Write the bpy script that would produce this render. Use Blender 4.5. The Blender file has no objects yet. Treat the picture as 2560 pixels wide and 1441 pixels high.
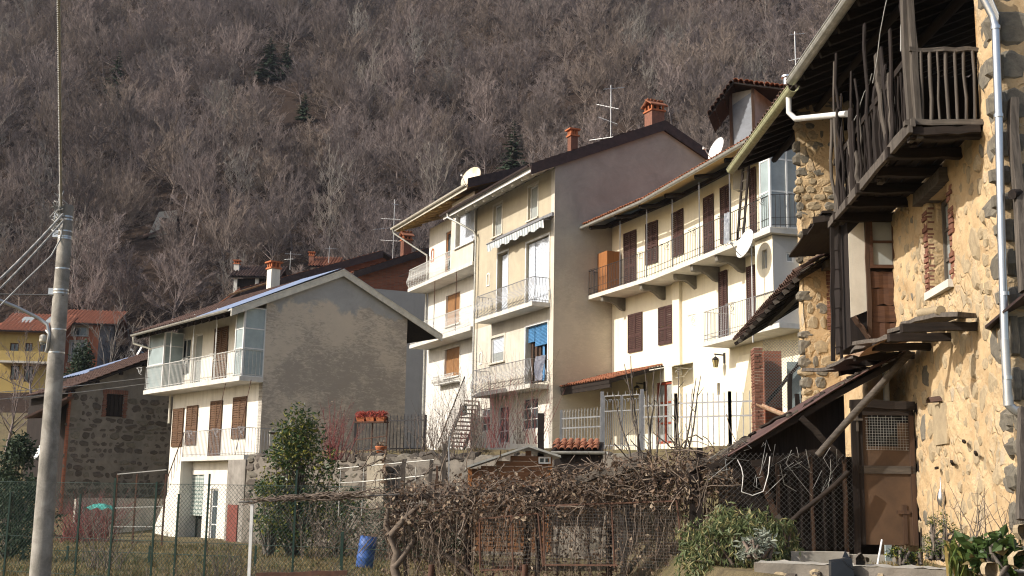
import bpy, math, random
from mathutils import Vector, Matrix, noise

random.seed(7)
sc = bpy.context.scene
COL = sc.collection

# ------------------------------------------------------------------ camera
FPX = 3000.0                                   # focal length in photo pixels (2560 wide)
PITCH, ROLL = math.atan(519.5 / FPX), 0.017
CAM = Vector((0, 0, 1.6))
FW = Vector((0, math.cos(PITCH), math.sin(PITCH)))
_R0 = Vector((1, 0, 0)); _U0 = Vector((0, -math.sin(PITCH), math.cos(PITCH)))
RT = _R0 * math.cos(ROLL) + _U0 * math.sin(ROLL)
UP = _U0 * math.cos(ROLL) - _R0 * math.sin(ROLL)
cd = bpy.data.cameras.new("camera"); cam = bpy.data.objects.new("camera", cd); COL.objects.link(cam)
cam.matrix_world = Matrix(((RT.x, UP.x, -FW.x, CAM.x), (RT.y, UP.y, -FW.y, CAM.y), (RT.z, UP.z, -FW.z, CAM.z), (0, 0, 0, 1)))
cd.sensor_width = 36.0; cd.lens = 36.0 * FPX / 2560.0
cd.clip_start = 0.1; cd.clip_end = 6000
sc.camera = cam

# ------------------------------------------------------------------ sky, sun, exposure
SUN_TO = Vector((-0.936, -0.35, 0)).normalized()
SUN_EL = math.radians(34)
SUNV = Vector((SUN_TO.x * math.cos(SUN_EL), SUN_TO.y * math.cos(SUN_EL), math.sin(SUN_EL)))
w = bpy.data.worlds.new("World"); sc.world = w; w.use_nodes = True
nt = w.node_tree
sky = nt.nodes.new("ShaderNodeTexSky"); sky.sky_type = 'NISHITA'; sky.sun_disc = False
sky.sun_elevation = SUN_EL
sky.sun_rotation = math.atan2(SUN_TO.x, SUN_TO.y)
sky.air_density = 1.0; sky.dust_density = 3.0; sky.ozone_density = 0.6
bg = nt.nodes["Background"]; bg.inputs["Strength"].default_value = 0.125
nt.links.new(sky.outputs[0], bg.inputs["Color"])
sd = bpy.data.lights.new("sun", 'SUN'); sd.energy = 3.7; sd.angle = math.radians(0.53); sd.color = (1.0, 0.955, 0.88)
so = bpy.data.objects.new("sun", sd); COL.objects.link(so)
so.rotation_euler = SUNV.to_track_quat('Z', 'Y').to_euler(); so.location = (-30, -10, 40)
sc.view_settings.view_transform = 'Standard'; sc.view_settings.look = 'None'
sc.view_settings.exposure = 0.52; sc.view_settings.gamma = 1.0
sc.render.engine = 'CYCLES'
sc.cycles.use_denoising = True; sc.cycles.denoising_prefilter = 'NONE'; sc.cycles.pixel_filter_type = 'BLACKMAN_HARRIS'; sc.cycles.filter_width = 1.15
sc.cycles.max_bounces = 5; sc.cycles.diffuse_bounces = 2; sc.cycles.glossy_bounces = 3
sc.cycles.transmission_bounces = 4; sc.cycles.transparent_max_bounces = 12
sc.cycles.caustics_reflective = False; sc.cycles.caustics_refractive = False

# ------------------------------------------------------------------ reading positions off the photograph
def ray(px, py):
    return FW * FPX + RT * (px - 1280.0) - UP * (py - 720.5)
def at_y(px, py, Y):
    d = ray(px, py); return CAM + d * ((Y - CAM.y) / d.y)
def at_z(px, py, z):
    d = ray(px, py); return CAM + d * ((z - CAM.z) / d.z)
def vpdir(xv):                                  # horizontal direction whose vanishing point is at column xv
    d = ray(xv, 1240 + .017 * (xv - 1280)); d.z = 0; return d.normalized()
class Frame:
    """a vertical plane: u along it (to the right in the picture), v is world z, w out of it towards the viewer"""
    def __init__(s, o, d):
        s.o = Vector((o.x, o.y, 0)); s.d = Vector((d.x, d.y, 0)).normalized(); s.n = Vector((s.d.y, -s.d.x, 0))
    def p(s, u, v, w=0.0):
        return s.o + s.d * u + s.n * w + Vector((0, 0, v))
    def uv(s, px, py, w=0.0):
        d = ray(px, py); o = s.o + s.n * w
        t = (o - CAM).dot(s.n) / d.dot(s.n); q = CAM + d * t
        return ((q - s.o).dot(s.d), q.z)
    def side(s, u=0.0, w=0.0):                  # the plane at right angles, going away from the viewer to the right
        return Frame(s.p(u, 0, w), -s.n)
    def shifted(s, u=0.0, w=0.0):
        return Frame(s.p(u, 0, w), s.d)
    def rect(s, x0, y0, x1, y1, w=0.0):         # picture box -> u0, u1, v0, v1 (using the box's middle lines)
        xm, ym = (x0 + x1) / 2, (y0 + y1) / 2
        return s.uv(x0, ym, w)[0], s.uv(x1, ym, w)[0], s.uv(xm, y1, w)[1], s.uv(xm, y0, w)[1]

# ------------------------------------------------------------------ mesh builder
class MB:
    def __init__(s): s.v = []; s.f = []; s.sm = []
    def add(s, vs, fs, smooth=False):
        b = len(s.v); s.v += [tuple(x) for x in vs]; s.f += [tuple(b + i for i in f) for f in fs]; s.sm += [smooth] * len(fs); return s
    def quad(s, a, b, c, d): return s.add((a, b, c, d), ((0, 1, 2, 3),))
    def poly(s, pts): return s.add(pts, (tuple(range(len(pts))),))
    def hexa(s, p):                              # 8 points: bottom ring 0-3, top ring 4-7
        return s.add(p, ((3, 2, 1, 0), (4, 5, 6, 7), (0, 1, 5, 4), (1, 2, 6, 5), (2, 3, 7, 6), (3, 0, 4, 7)))
    def box(s, F, u0, u1, v0, v1, w0, w1):       # box in a frame
        return s.hexa([F.p(u0, v0, w0), F.p(u0, v0, w1), F.p(u1, v0, w1), F.p(u1, v0, w0),
                       F.p(u0, v1, w0), F.p(u0, v1, w1), F.p(u1, v1, w1), F.p(u1, v1, w0)])
    def bar(s, a, b, t, h=None, up=Vector((0, 0, 1)), roll=0.0, taper=1.0):   # squared timber from a to b
        a = Vector(a); b = Vector(b); h = h or t; x = (b - a)
        if x.length < 1e-6: return s
        x.normalize(); y = up.cross(x)
        if y.length < 1e-3: y = Vector((1, 0, 0)).cross(x)
        y.normalize(); z = x.cross(y)
        if roll: R = Matrix.Rotation(roll, 3, x); y = R @ y; z = R @ z
        y0 = y * t / 2; z0 = z * h / 2; y1 = y0 * taper; z1 = z0 * taper
        return s.hexa([a - y0 - z0, a + y0 - z0, a + y0 + z0, a - y0 + z0, b - y1 - z1, b + y1 - z1, b + y1 + z1, b - y1 + z1])
    def tube(s, pts, r, n=6, caps=True, smooth=True):
        pts = [Vector(p) for p in pts]; m = len(pts)
        rs = r if isinstance(r, (list, tuple)) else [r] * m
        rings = []; prev = None
        for i, p in enumerate(pts):
            t = (pts[min(i + 1, m - 1)] - pts[max(i - 1, 0)])
            if t.length < 1e-9: t = Vector((0, 0, 1))
            t.normalize()
            if prev is None:
                y = Vector((0, 0, 1)).cross(t)
                if y.length < 1e-2: y = Vector((1, 0, 0)).cross(t)
            else: y = prev - t * prev.dot(t)
            y.normalize(); prev = y; z = t.cross(y)
            rings.append([p + (y * math.cos(2 * math.pi * k / n) + z * math.sin(2 * math.pi * k / n)) * rs[i] for k in range(n)])
        vs = [q for ring in rings for q in ring]
        fs = [(i * n + k, i * n + (k + 1) % n, (i + 1) * n + (k + 1) % n, (i + 1) * n + k) for i in range(m - 1) for k in range(n)]
        s.add(vs, fs, smooth)
        if caps: s.add(rings[0], (tuple(range(n - 1, -1, -1)),)); s.add(rings[-1], (tuple(range(n)),))
        return s
    def lathe(s, c, prof, n=16, axis=Vector((0, 0, 1)), smooth=True):   # prof: (radius, height) list
        q = Vector((0, 0, 1)).rotation_difference(axis); c = Vector(c)
        vs = []
        for r, h in prof:
            for k in range(n):
                a = 2 * math.pi * k / n; vs.append(c + q @ Vector((r * math.cos(a), r * math.sin(a), h)))
        m = len(prof)
        fs = [(i * n + k, i * n + (k + 1) % n, (i + 1) * n + (k + 1) % n, (i + 1) * n + k) for i in range(m - 1) for k in range(n)]
        s.add(vs, fs, smooth); return s
    def slab(s, pts, th, dirn=None):             # polygon given thickness along dirn (default: down)
        dv = (dirn if dirn is not None else Vector((0, 0, -1))) * th; n = len(pts); pts = [Vector(p) for p in pts]
        low = [p + dv for p in pts]
        fs = [tuple(range(n)), tuple(range(2 * n - 1, n - 1, -1))] + [(i, n + i, n + (i + 1) % n, (i + 1) % n) for i in range(n)]
        return s.add(pts + low, fs)
    def grid(s, fn, nu, nv, smooth=True):
        vs = [fn(i / nu, j / nv) for j in range(nv + 1) for i in range(nu + 1)]
        fs = [(j * (nu + 1) + i, j * (nu + 1) + i + 1, (j + 1) * (nu + 1) + i + 1, (j + 1) * (nu + 1) + i) for j in range(nv) for i in range(nu)]
        return s.add(vs, fs, smooth)
    def mesh(s, name, mat):
        me = bpy.data.meshes.new(name); me.from_pydata(s.v, [], s.f); me.update()
        if any(s.sm): me.polygons.foreach_set("use_smooth", s.sm)
        for m in (mat if isinstance(mat, (list, tuple)) else [mat]): me.materials.append(m)
        return me
    def build(s, name, mat, parent=None, label=None, cat=None, group=None, kind=None):
        return link(name, s.mesh(name, mat), parent, label, cat, group, kind)

def wpos(o):
    p = Vector(o.location)
    while o.parent: o = o.parent; p = p + Vector(o.location)
    return p
def tag(o, label=None, cat=None, group=None, kind=None):
    if label: o["label"] = label
    if cat: o["category"] = cat
    if group: o["group"] = group
    if kind: o["kind"] = kind
    return o
def link(name, me, parent=None, label=None, cat=None, group=None, kind=None):
    o = bpy.data.objects.new(name, me); COL.objects.link(o)
    if parent is not None: o.parent = parent; o.location = -wpos(parent)
    return tag(o, label, cat, group, kind)
def empty(name, loc, label, cat, group=None):
    o = bpy.data.objects.new(name, None); COL.objects.link(o); o.location = loc; o.empty_display_size = .2
    return tag(o, label, cat, group)
def inst(name, me, M, parent=None, **k):         # object sharing mesh data, placed by a world matrix
    o = bpy.data.objects.new(name, me); COL.objects.link(o)
    if parent is not None:
        o.parent = parent; M = Matrix.Translation(-wpos(parent)) @ M
    o.matrix_local = M; return tag(o, **k)
def basis(x, y, z, t, sx=1, sy=1, sz=1):
    return Matrix(((x.x * sx, y.x * sy, z.x * sz, t.x), (x.y * sx, y.y * sy, z.y * sz, t.y), (x.z * sx, y.z * sy, z.z * sz, t.z), (0, 0, 0, 1)))
def fbasis(F, u, v, w, su=1, sv=1, sw=1, rot=0.0):   # mesh axes: x along the wall, z up, -y... built as (x=u, y=w, z=v)
    c, s_ = math.cos(rot), math.sin(rot); Z = Vector((0, 0, 1))
    x = F.d * c + Z * s_; z = Z * c - F.d * s_
    return basis(x, F.n, z, F.p(u, v, w), su, sw, sv)

# ------------------------------------------------------------------ materials
def _mat(name):
    m = bpy.data.materials.new(name); m.use_nodes = True; t = m.node_tree
    return m, t, t.nodes["Principled BSDF"]
def N(t, kind, **kw):
    n = t.nodes.new("ShaderNode" + kind)
    for k, v in kw.items():
        if k in n.inputs.keys(): n.inputs[k].default_value = v
        else: setattr(n, k, v)
    return n
def L(t, a, b): t.links.new(a, b)
def col(c): return (c[0], c[1], c[2], 1.0)
def coords(t, scale=(1, 1, 1), mode='Object', rot=(0, 0, 0)):
    c = N(t, "TexCoord"); mp = N(t, "Mapping"); mp.inputs["Scale"].default_value = scale; mp.inputs["Rotation"].default_value = rot
    L(t, c.outputs[mode], mp.inputs["Vector"]); return mp.outputs[0]
def ntex(t, vec, scale, detail=5, rough=.6, dist=0.0):
    n = N(t, "TexNoise"); n.inputs["Scale"].default_value = scale; n.inputs["Detail"].default_value = detail
    n.inputs["Roughness"].default_value = rough; n.inputs["Distortion"].default_value = dist
    if vec is not None: L(t, vec, n.inputs["Vector"])
    return n.outputs["Fac"]
def ramp(t, fac, stops):
    r = N(t, "ValToRGB"); e = r.color_ramp.elements
    while len(e) < len(stops): e.new(.5)
    for el, (p, c) in zip(e, stops): el.position = p; el.color = col(c) if len(c) == 3 else c
    L(t, fac, r.inputs[0]); return r.outputs[0]
def mixc(t, fac, a, b, blend='MIX'):
    m = N(t, "Mix", data_type='RGBA', blend_type=blend)
    for sock, x in ((m.inputs[0], fac), (m.inputs[6], a), (m.inputs[7], b)):
        if hasattr(x, "is_output"): L(t, x, sock)
        elif isinstance(x, (int, float)): sock.default_value = x
        else: sock.default_value = col(x)
    return m.outputs[2]
def bump(t, b, h, strength=.4, dist=.02):
    n = N(t, "Bump"); n.inputs["Strength"].default_value = strength; n.inputs["Distance"].default_value = dist
    L(t, h, n.inputs["Height"]); L(t, n.outputs[0], b.inputs["Normal"])
def objrand(t): return N(t, "ObjectInfo").outputs["Random"]

def plaster(name, base, dark, scale=1.2, amt=.5, streak=.3, rough=.9, bmp=.25, fine=18, light=None):
    """aged lime plaster: cloudy tone, rain streaks, fine grain"""
    m, t, b = _mat(name); v = coords(t)
    n1 = ntex(t, v, scale, 7, .65, .4); c = ramp(t, n1, [(.35, base), (.35 + .45 / max(amt, .05) * .5, dark)]) if amt else None
    vs = coords(t, (1, 1, .12)); n2 = ntex(t, vs, 3.2, 6, .6)
    f = ramp(t, n2, [(.48, (0, 0, 0)), (.75, (streak,) * 3)])
    c = mixc(t, f, c if c else base, tuple(x * .55 for x in dark))
    n3 = ntex(t, v, fine, 4, .7); c = mixc(t, ramp(t, n3, [(.3, (0, 0, 0)), (.9, (.25,) * 3)]), c, light or tuple(min(1, x * 1.12) for x in base))
    L(t, c, b.inputs["Base Color"]); b.inputs["Roughness"].default_value = rough
    b.inputs["Specular IOR Level"].default_value = .15
    h = mixc(t, .5, ntex(t, v, fine * 1.6, 3, .6), n1); bump(t, b, h, bmp, .02); return m
def wood(name, base, dark, scale=1.0, rough=.75, axis='z', var=.3, bmp=.4):
    m, t, b = _mat(name)
    s = {'x': (1.2, 22, 22), 'y': (22, 1.2, 22), 'z': (22, 22, 1.2)}[axis]
    v = coords(t, tuple(k * scale for k in s)); g = ntex(t, v, 1.0, 6, .65, .6)
    c = ramp(t, g, [(.3, dark), (.7, base)])
    big = ntex(t, coords(t), 1.7, 4, .6); c = mixc(t, ramp(t, big, [(.4, (0, 0, 0)), (.75, (.55,) * 3)]), c, dark)
    r = objrand(t); c = mixc(t, ramp(t, r, [(0, (0, 0, 0)), (1, (var,) * 3)]), c, tuple(x * .45 for x in base))
    L(t, c, b.inputs["Base Color"]); b.inputs["Roughness"].default_value = rough; b.inputs["Specular IOR Level"].default_value = .2
    bump(t, b, g, bmp, .01); return m
def simple(name, base, rough=.7, metal=0.0, var=.18, scale=4.0, dark=None, bmp=0.0, spec=.3, objvar=0.0):
    m, t, b = _mat(name); v = coords(t); n = ntex(t, v, scale, 6, .65)
    c = mixc(t, ramp(t, n, [(.35, (0, 0, 0)), (.72, (1, 1, 1))]), base, dark or tuple(x * (1 - var * 2) for x in base))
    if objvar: c = mixc(t, ramp(t, objrand(t), [(0, (0, 0, 0)), (1, (objvar,) * 3)]), c, tuple(x * .4 for x in base))
    L(t, c, b.inputs["Base Color"]); b.inputs["Roughness"].default_value = rough; b.inputs["Metallic"].default_value = metal
    b.inputs["Specular IOR Level"].default_value = spec
    if bmp: bump(t, b, ntex(t, v, scale * 5, 4, .7), bmp, .01)
    return m
def glassy(name, base, rough=.08, spec=.6):
    m, t, b = _mat(name); v = coords(t); n = ntex(t, v, 2.5, 4)
    L(t, mixc(t, n, base, tuple(x * .5 for x in base)), b.inputs["Base Color"])
    b.inputs["Roughness"].default_value = rough; b.inputs["Specular IOR Level"].default_value = spec; return m
def leafy(name, a, b_, dead=None, deadamt=.0, trans=.25, rough=.55):
    m, t, b = _mat(name); v = coords(t); n = ntex(t, v, 9.0, 3, .7)
    wn = N(t, "TexWhiteNoise", noise_dimensions='3D')
    g = N(t, "NewGeometry"); L(t, g.outputs["Random Per Island"], wn.inputs["Vector"])
    c = mixc(t, wn.outputs["Value"], a, b_)
    if dead:
        gt = N(t, "Math", operation='LESS_THAN'); L(t, g.outputs["Random Per Island"], gt.inputs[0]); gt.inputs[1].default_value = deadamt
        c = mixc(t, gt.outputs[0], c, dead)
    L(t, c, b.inputs["Base Color"]); b.inputs["Roughness"].default_value = rough; b.inputs["Specular IOR Level"].default_value = .35
    if trans:
        tr = N(t, "BsdfTranslucent"); L(t, c, tr.inputs["Color"]); mx = N(t, "MixShader"); mx.inputs[0].default_value = trans
        o = t.nodes["Material Output"]; L(t, b.outputs[0], mx.inputs[1]); L(t, tr.outputs[0], mx.inputs[2]); L(t, mx.outputs[0], o.inputs["Surface"])
    return m
# ------------------------------------------------------------------ palette
M = {}
M['white_wall'] = plaster('white_plaster', (.76, .72, .64), (.60, .55, .46), 1.0, .45, .42)
M['d_wall'] = plaster('white_limewash', (.72, .69, .63), (.55, .52, .47), 1.3, .5, .35)
M['beige_wall'] = plaster('beige_render', (.46, .40, .29), (.37, .32, .24), 1.1, .6, .22)
M['pale_render'] = plaster('pale_render', (.60, .55, .46), (.48, .43, .35), 1.4, .6, .3)
M['cream_wall'] = plaster('cream_paint', (.84, .77, .60), (.75, .66, .49), .8, .4, .3, bmp=.15)
M['grey_wall'] = plaster('grey_render', (.44, .43, .41), (.36, .35, .34), 1.2, .4, .15)
M['soffit_white'] = simple('white_soffit', (.68, .65, .58), .7)
M['concrete'] = plaster('old_concrete', (.42, .39, .34), (.26, .24, .20), 2.4, .6, .45)
M['slab'] = plaster('balcony_concrete', (.62, .59, .53), (.46, .43, .38), 2.0, .5, .35)
M['corbel'] = plaster('stone_corbel', (.22, .20, .165), (.12, .11, .09), 4.0, .5, .3)
M['white_paint'] = simple('white_paint', (.76, .75, .72), .45, 0, .12)
M['cream_metal'] = simple('cream_metal', (.66, .62, .52), .5, 0, .15)
M['gutter_grey'] = simple('grey_gutter', (.52, .51, .46), .42, .35, .2, 6)
M['gutter_dark'] = simple('dark_brown_gutter', (.075, .055, .05), .5, .1, .2)
M['verge_dark'] = simple('dark_fascia', (.055, .034, .03), .6, 0, .3, 5)
M['sheet_blue'] = simple('painted_sheet_metal', (.30, .36, .50), .38, .2, .1)
M['iron_grey'] = simple('grey_ironwork', (.30, .30, .31), .5, .4, .2)
M['iron_silver'] = simple('silver_painted_iron', (.26, .262, .265), .45, .3, .15)
M['iron_white'] = simple('white_ironwork', (.68, .67, .63), .5, .1, .2, 9)
M['iron_dark'] = simple('dark_ironwork', (.05, .045, .045), .55, .4, .2)
M['rust'] = simple('rusty_iron', (.12, .06, .038), .85, .2, .3, 12, (.06, .034, .026), .3)
M['rust_light'] = simple('rust_streaked_zinc', (.42, .30, .20), .7, .2, .3, 7, (.26, .11, .05), .2)
M['zinc'] = simple('galvanised_pipe', (.62, .63, .64), .28, .85, .1, 5)
M['plastic_white'] = simple('white_plastic_pipe', (.74, .73, .70), .4, 0, .12)
M['gutter_moss'] = simple('mossy_gutter', (.50, .49, .30), .6, .1, .28, 10, (.26, .27, .15), .3)
M['shutter_brown'] = wood('brown_shutter', (.085, .043, .036), (.05, .027, .024), 1, .55, 'z', .15, .2)
M['shutter_old'] = wood('weathered_shutter', (.17, .095, .05), (.075, .04, .025), 1, .7, 'z', .35, .4)
M['roller_tan'] = simple('tan_roller_blind', (.36, .19, .085), .55, 0, .1)
M['roller_white'] = simple('white_roller_blind', (.66, .70, .76), .45, 0, .06)
M['roller_blue'] = simple('blue_roller_blind', (.10, .27, .50), .45, 0, .25)
M['glass'] = glassy('window_glass', (.09, .11, .12), .06, .7)
M['glass_pale'] = glassy('curtained_glass', (.42, .44, .42), .12, .6)
M['frosted'] = glassy('frosted_glass', (.42, .50, .50), .3, .5)
M['dark'] = simple('dark_interior', (.02, .018, .016), .95, 0, .1)
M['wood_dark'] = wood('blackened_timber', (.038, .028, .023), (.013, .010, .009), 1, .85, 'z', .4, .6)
M['wood_dark_x'] = wood('blackened_beam', (.042, .03, .023), (.014, .011, .009), 1, .85, 'x', .4, .6)
M['wood_dark_y'] = wood('blackened_rafter', (.038, .027, .02), (.013, .01, .008), 1, .85, 'y', .4, .6)
M['wood_grey'] = wood('silvered_timber', (.165, .14, .115), (.036, .03, .026), 1, .85, 'z', .35, .7)
M['wood_grey_x'] = wood('silvered_plank', (.155, .13, .105), (.035, .029, .025), 1, .85, 'x', .4, .7)
M['wood_brown'] = wood('brown_boards', (.13, .062, .034), (.05, .026, .018), 1, .65, 'x', .35, .4)
M['wood_brown_z'] = wood('brown_planks', (.11, .062, .038), (.04, .025, .018), 1, .7, 'z', .35, .4)
M['wood_orange'] = wood('orange_varnished_wood', (.40, .17, .06), (.24, .10, .04), 1, .45, 'z', .25, .2)
M['wood_shed'] = wood('shed_boards', (.30, .14, .06), (.15, .07, .035), .6, .6, 'x', .35, .3)
M['soffit_yellow'] = wood('yellow_soffit_boards', (.50, .34, .14), (.34, .22, .09), .5, .7, 'x', .1, .2)
M['door_panel'] = simple('brown_hardboard', (.11, .064, .036), .65, 0, .25, 2.2, (.055, .033, .02), .15)
M['red_door'] = wood('red_painted_door', (.34, .075, .04), (.22, .05, .03), 1, .5, 'z', .1, .2)
M['terracotta'] = simple('terracotta', (.40, .16, .085), .85, 0, .3, 6, (.20, .085, .055), .3, .15, .55)
M['terracotta_pot'] = simple('terracotta_pot', (.46, .15, .06), .8, 0, .2, 5, None, .1)
M['tile_dark'] = simple('old_roof_tile', (.145, .088, .068), .9, 0, .35, 5, (.065, .045, .04), .3, .15, .5)
M['brick'] = simple('brick', (.27, .125, .085), .9, 0, .3, 9, (.15, .08, .06), .4, .12, .6)
M['mortar'] = plaster('lime_mortar', (.40, .35, .27), (.28, .24, .18), 3, .5, .3, bmp=.5)
M['barn_mortar'] = plaster('barn_mortar', (.23, .20, .165), (.14, .125, .105), 2.5, .6, .3, bmp=.6)
M['stone'] = simple('field_stone', (.25, .22, .17), .9, 0, .35, 5, (.09, .083, .075), .5, .15, .65)
M['stone_pale'] = simple('pale_field_stone', (.45, .355, .225), .9, 0, .3, 6, (.30, .235, .155), .5, .15, .35)
M['ochre_wall'] = plaster('ochre_lime_plaster', (.63, .485, .295), (.42, .295, .165), 3.2, .8, .3, .95, .9, 8, (.72, .62, .45))
def rubble_mat():
    """lime plaster worn thin over rubble: stones print through as low bumps and tints"""
    m, t, b = _mat('ochre_plaster_over_rubble'); v = coords(t); dn = N(t, "TexNoise"); dn.inputs["Scale"].default_value = 3.0; L(t, v, dn.inputs["Vector"])
    mx = N(t, "Mix", data_type='VECTOR'); mx.inputs[0].default_value = .2; L(t, v, mx.inputs[4]); L(t, dn.outputs["Color"], mx.inputs[5])
    def vor(scale, feat): n = N(t, "TexVoronoi", feature=feat); n.inputs["Scale"].default_value = scale; L(t, mx.outputs[1], n.inputs["Vector"]); return n
    ed, ce = vor(5.4, 'DISTANCE_TO_EDGE'), vor(5.4, 'F1'); sp = N(t, "SeparateColor"); L(t, ce.outputs["Color"], sp.inputs[0])
    n1 = ntex(t, v, 1.5, 6, .65, .4); n2 = ntex(t, v, 9, 6, .75); c = ramp(t, n1, [(.3, (.53, .385, .22)), (.5, (.46, .32, .175)), (.72, (.33, .215, .11))])
    c = mixc(t, ramp(t, n2, [(.35, (0, 0, 0)), (.75, (.55,) * 3)]), c, (.59, .46, .295))
    st = ramp(t, sp.outputs[0], [(0, (.30, .26, .20)), (.35, (.44, .35, .22)), (.7, (.52, .37, .22)), (1, (.36, .33, .27))])
    ex = N(t, "Math", operation='MULTIPLY'); L(t, ramp(t, ed.outputs["Distance"], [(.03, (0, 0, 0)), (.1, (1, 1, 1))]), ex.inputs[0]); L(t, ramp(t, ntex(t, v, 1.1, 5, .7), [(.47, (0, 0, 0)), (.62, (.85,) * 3)]), ex.inputs[1])
    c = mixc(t, ex.outputs[0], c, st); L(t, c, b.inputs["Base Color"]); b.inputs["Roughness"].default_value = .95; b.inputs["Specular IOR Level"].default_value = .1
    hh = mixc(t, .5, ex.outputs[0], mixc(t, .5, n2, ntex(t, v, 3.5, 4, .6))); bump(t, b, hh, .8, .06); return m
M['ochre_wall'] = rubble_mat()
M['plastic_blue'] = simple('blue_plastic_drum', (.05, .12, .36), .5, 0, .2, 5, (.035, .065, .18), .1)
M['plastic_green'] = simple('turquoise_plastic', (.08, .36, .30), .5, 0, .3, 6)
M['fence_green'] = simple('green_coated_wire', (.024, .05, .038), .5, .1, .15)
M['wire'] = simple('galvanised_wire', (.36, .36, .34), .45, .6, .1)
M['wire_dark'] = simple('dark_wire', (.10, .095, .09), .6, .3, .15)
M['cable'] = simple('twisted_cable', (.46, .45, .42), .6, 0, .2)
M['cable_dark'] = simple('dark_cable', (.08, .08, .08), .6, 0, .2)
M['black_plastic'] = simple('black_plastic', (.022, .025, .03), .38, 0, .2)
M['dish'] = simple('satellite_dish_paint', (.74, .73, .70), .4, .1, .06)
M['dish_old'] = simple('rust_stained_dish', (.70, .64, .52), .5, .1, .12, 2.2, (.52, .38, .22))
M['alu'] = simple('aluminium', (.55, .55, .54), .4, .7, .1)
M['bark'] = simple('grey_bark', (.17, .145, .12), .95, 0, .3, 14, (.075, .06, .05), .5)
M['bark_vine'] = simple('vine_bark', (.23, .18, .14), .95, 0, .35, 10, (.085, .065, .054), .5, .15, .4)
M['twig'] = simple('winter_twig', (.21, .165, .13), .9, 0, .3, 5, (.11, .08, .065))
M['twig_red'] = simple('red_twig', (.26, .085, .075), .85, 0, .3, 5, (.15, .05, .05))
M['deadleaf'] = leafy('dead_leaf', (.22, .15, .10), (.085, .056, .042), (.40, .31, .22), .12, .2, .8)
M['laurel'] = leafy('laurel_leaf', (.055, .09, .022), (.022, .048, .015), (.22, .21, .04), .3, .18, .4)
M['conifer'] = leafy('conifer_needles', (.042, .064, .028), (.02, .036, .017), None, 0, .1, .7)
M['shrub_green'] = leafy('grey_green_leaf', (.15, .18, .075), (.075, .10, .04), (.30, .27, .12), .25, .25, .55)
M['iris'] = leafy('iris_blade', (.20, .23, .06), (.10, .14, .035), (.36, .26, .09), .22, .3, .5)
M['broadleaf'] = leafy('broad_leaf', (.075, .12, .03), (.04, .07, .02), (.16, .12, .05), .1, .25, .45)
M['grass_dry'] = leafy('dry_grass', (.27, .20, .09), (.15, .115, .05), (.09, .10, .035), .25, .25, .8)
M['grass_green'] = leafy('green_grass', (.075, .115, .028), (.12, .13, .04), None, 0, .25, .7)
M['red_flower'] = leafy('red_sedum', (.46, .09, .06), (.26, .06, .045), None, 0, .2, .7)
M['cloth_check'] = None
def ground_mat():
    m, t, b = _mat('garden_ground'); v = coords(t)
    n = ntex(t, v, .8, 8, .65, .3); n2 = ntex(t, v, 6, 6, .7)
    c = ramp(t, n, [(.3, (.085, .068, .045)), (.5, (.17, .135, .075)), (.7, (.10, .095, .045))])
    c = mixc(t, ramp(t, n2, [(.4, (0, 0, 0)), (.8, (.6,) * 3)]), c, (.055, .042, .03))
    L(t, c, b.inputs["Base Color"]); b.inputs["Roughness"].default_value = 1; b.inputs["Specular IOR Level"].default_value = .05
    bump(t, b, n2, .8, .06); return m
M['ground'] = ground_mat()
def litter_mat():
    m, t, b = _mat('leaf_litter'); v = coords(t)
    n = ntex(t, v, .12, 8, .7); n2 = ntex(t, v, 1.6, 6, .7)
    c = ramp(t, n, [(.3, (.036, .026, .022)), (.55, (.055, .038, .029)), (.75, (.03, .024, .021))])
    c = mixc(t, ramp(t, n2, [(.45, (0, 0, 0)), (.75, (.7,) * 3)]), c, (.03, .022, .018))
    L(t, c, b.inputs["Base Color"]); b.inputs["Roughness"].default_value = 1; b.inputs["Specular IOR Level"].default_value = .02
    bump(t, b, n2, .7, .3); return m
M['litter'] = litter_mat()
def check_mat():
    m, t, b = _mat('checked_curtain'); v = coords(t, (1, 1, 1))
    s = N(t, "SeparateXYZ"); L(t, v, s.inputs[0])
    def band(o, k):
        a = N(t, "Math", operation='MULTIPLY'); L(t, o, a.inputs[0]); a.inputs[1].default_value = k
        f = N(t, "Math", operation='FRACT'); L(t, a.outputs[0], f.inputs[0])
        g = N(t, "Math", operation='LESS_THAN'); L(t, f.outputs[0], g.inputs[0]); g.inputs[1].default_value = .4; return g.outputs[0]
    c = mixc(t, band(s.outputs[2], 7), (.46, .48, .44), (.22, .27, .25)); c2 = mixc(t, band(s.outputs[0], 9), (1, 1, 1), (.6, .65, .62))
    L(t, mixc(t, 1.0, c, c2, 'MULTIPLY'), b.inputs["Base Color"]); b.inputs["Roughness"].default_value = .9; return m
M['cloth_check'] = check_mat()
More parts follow.
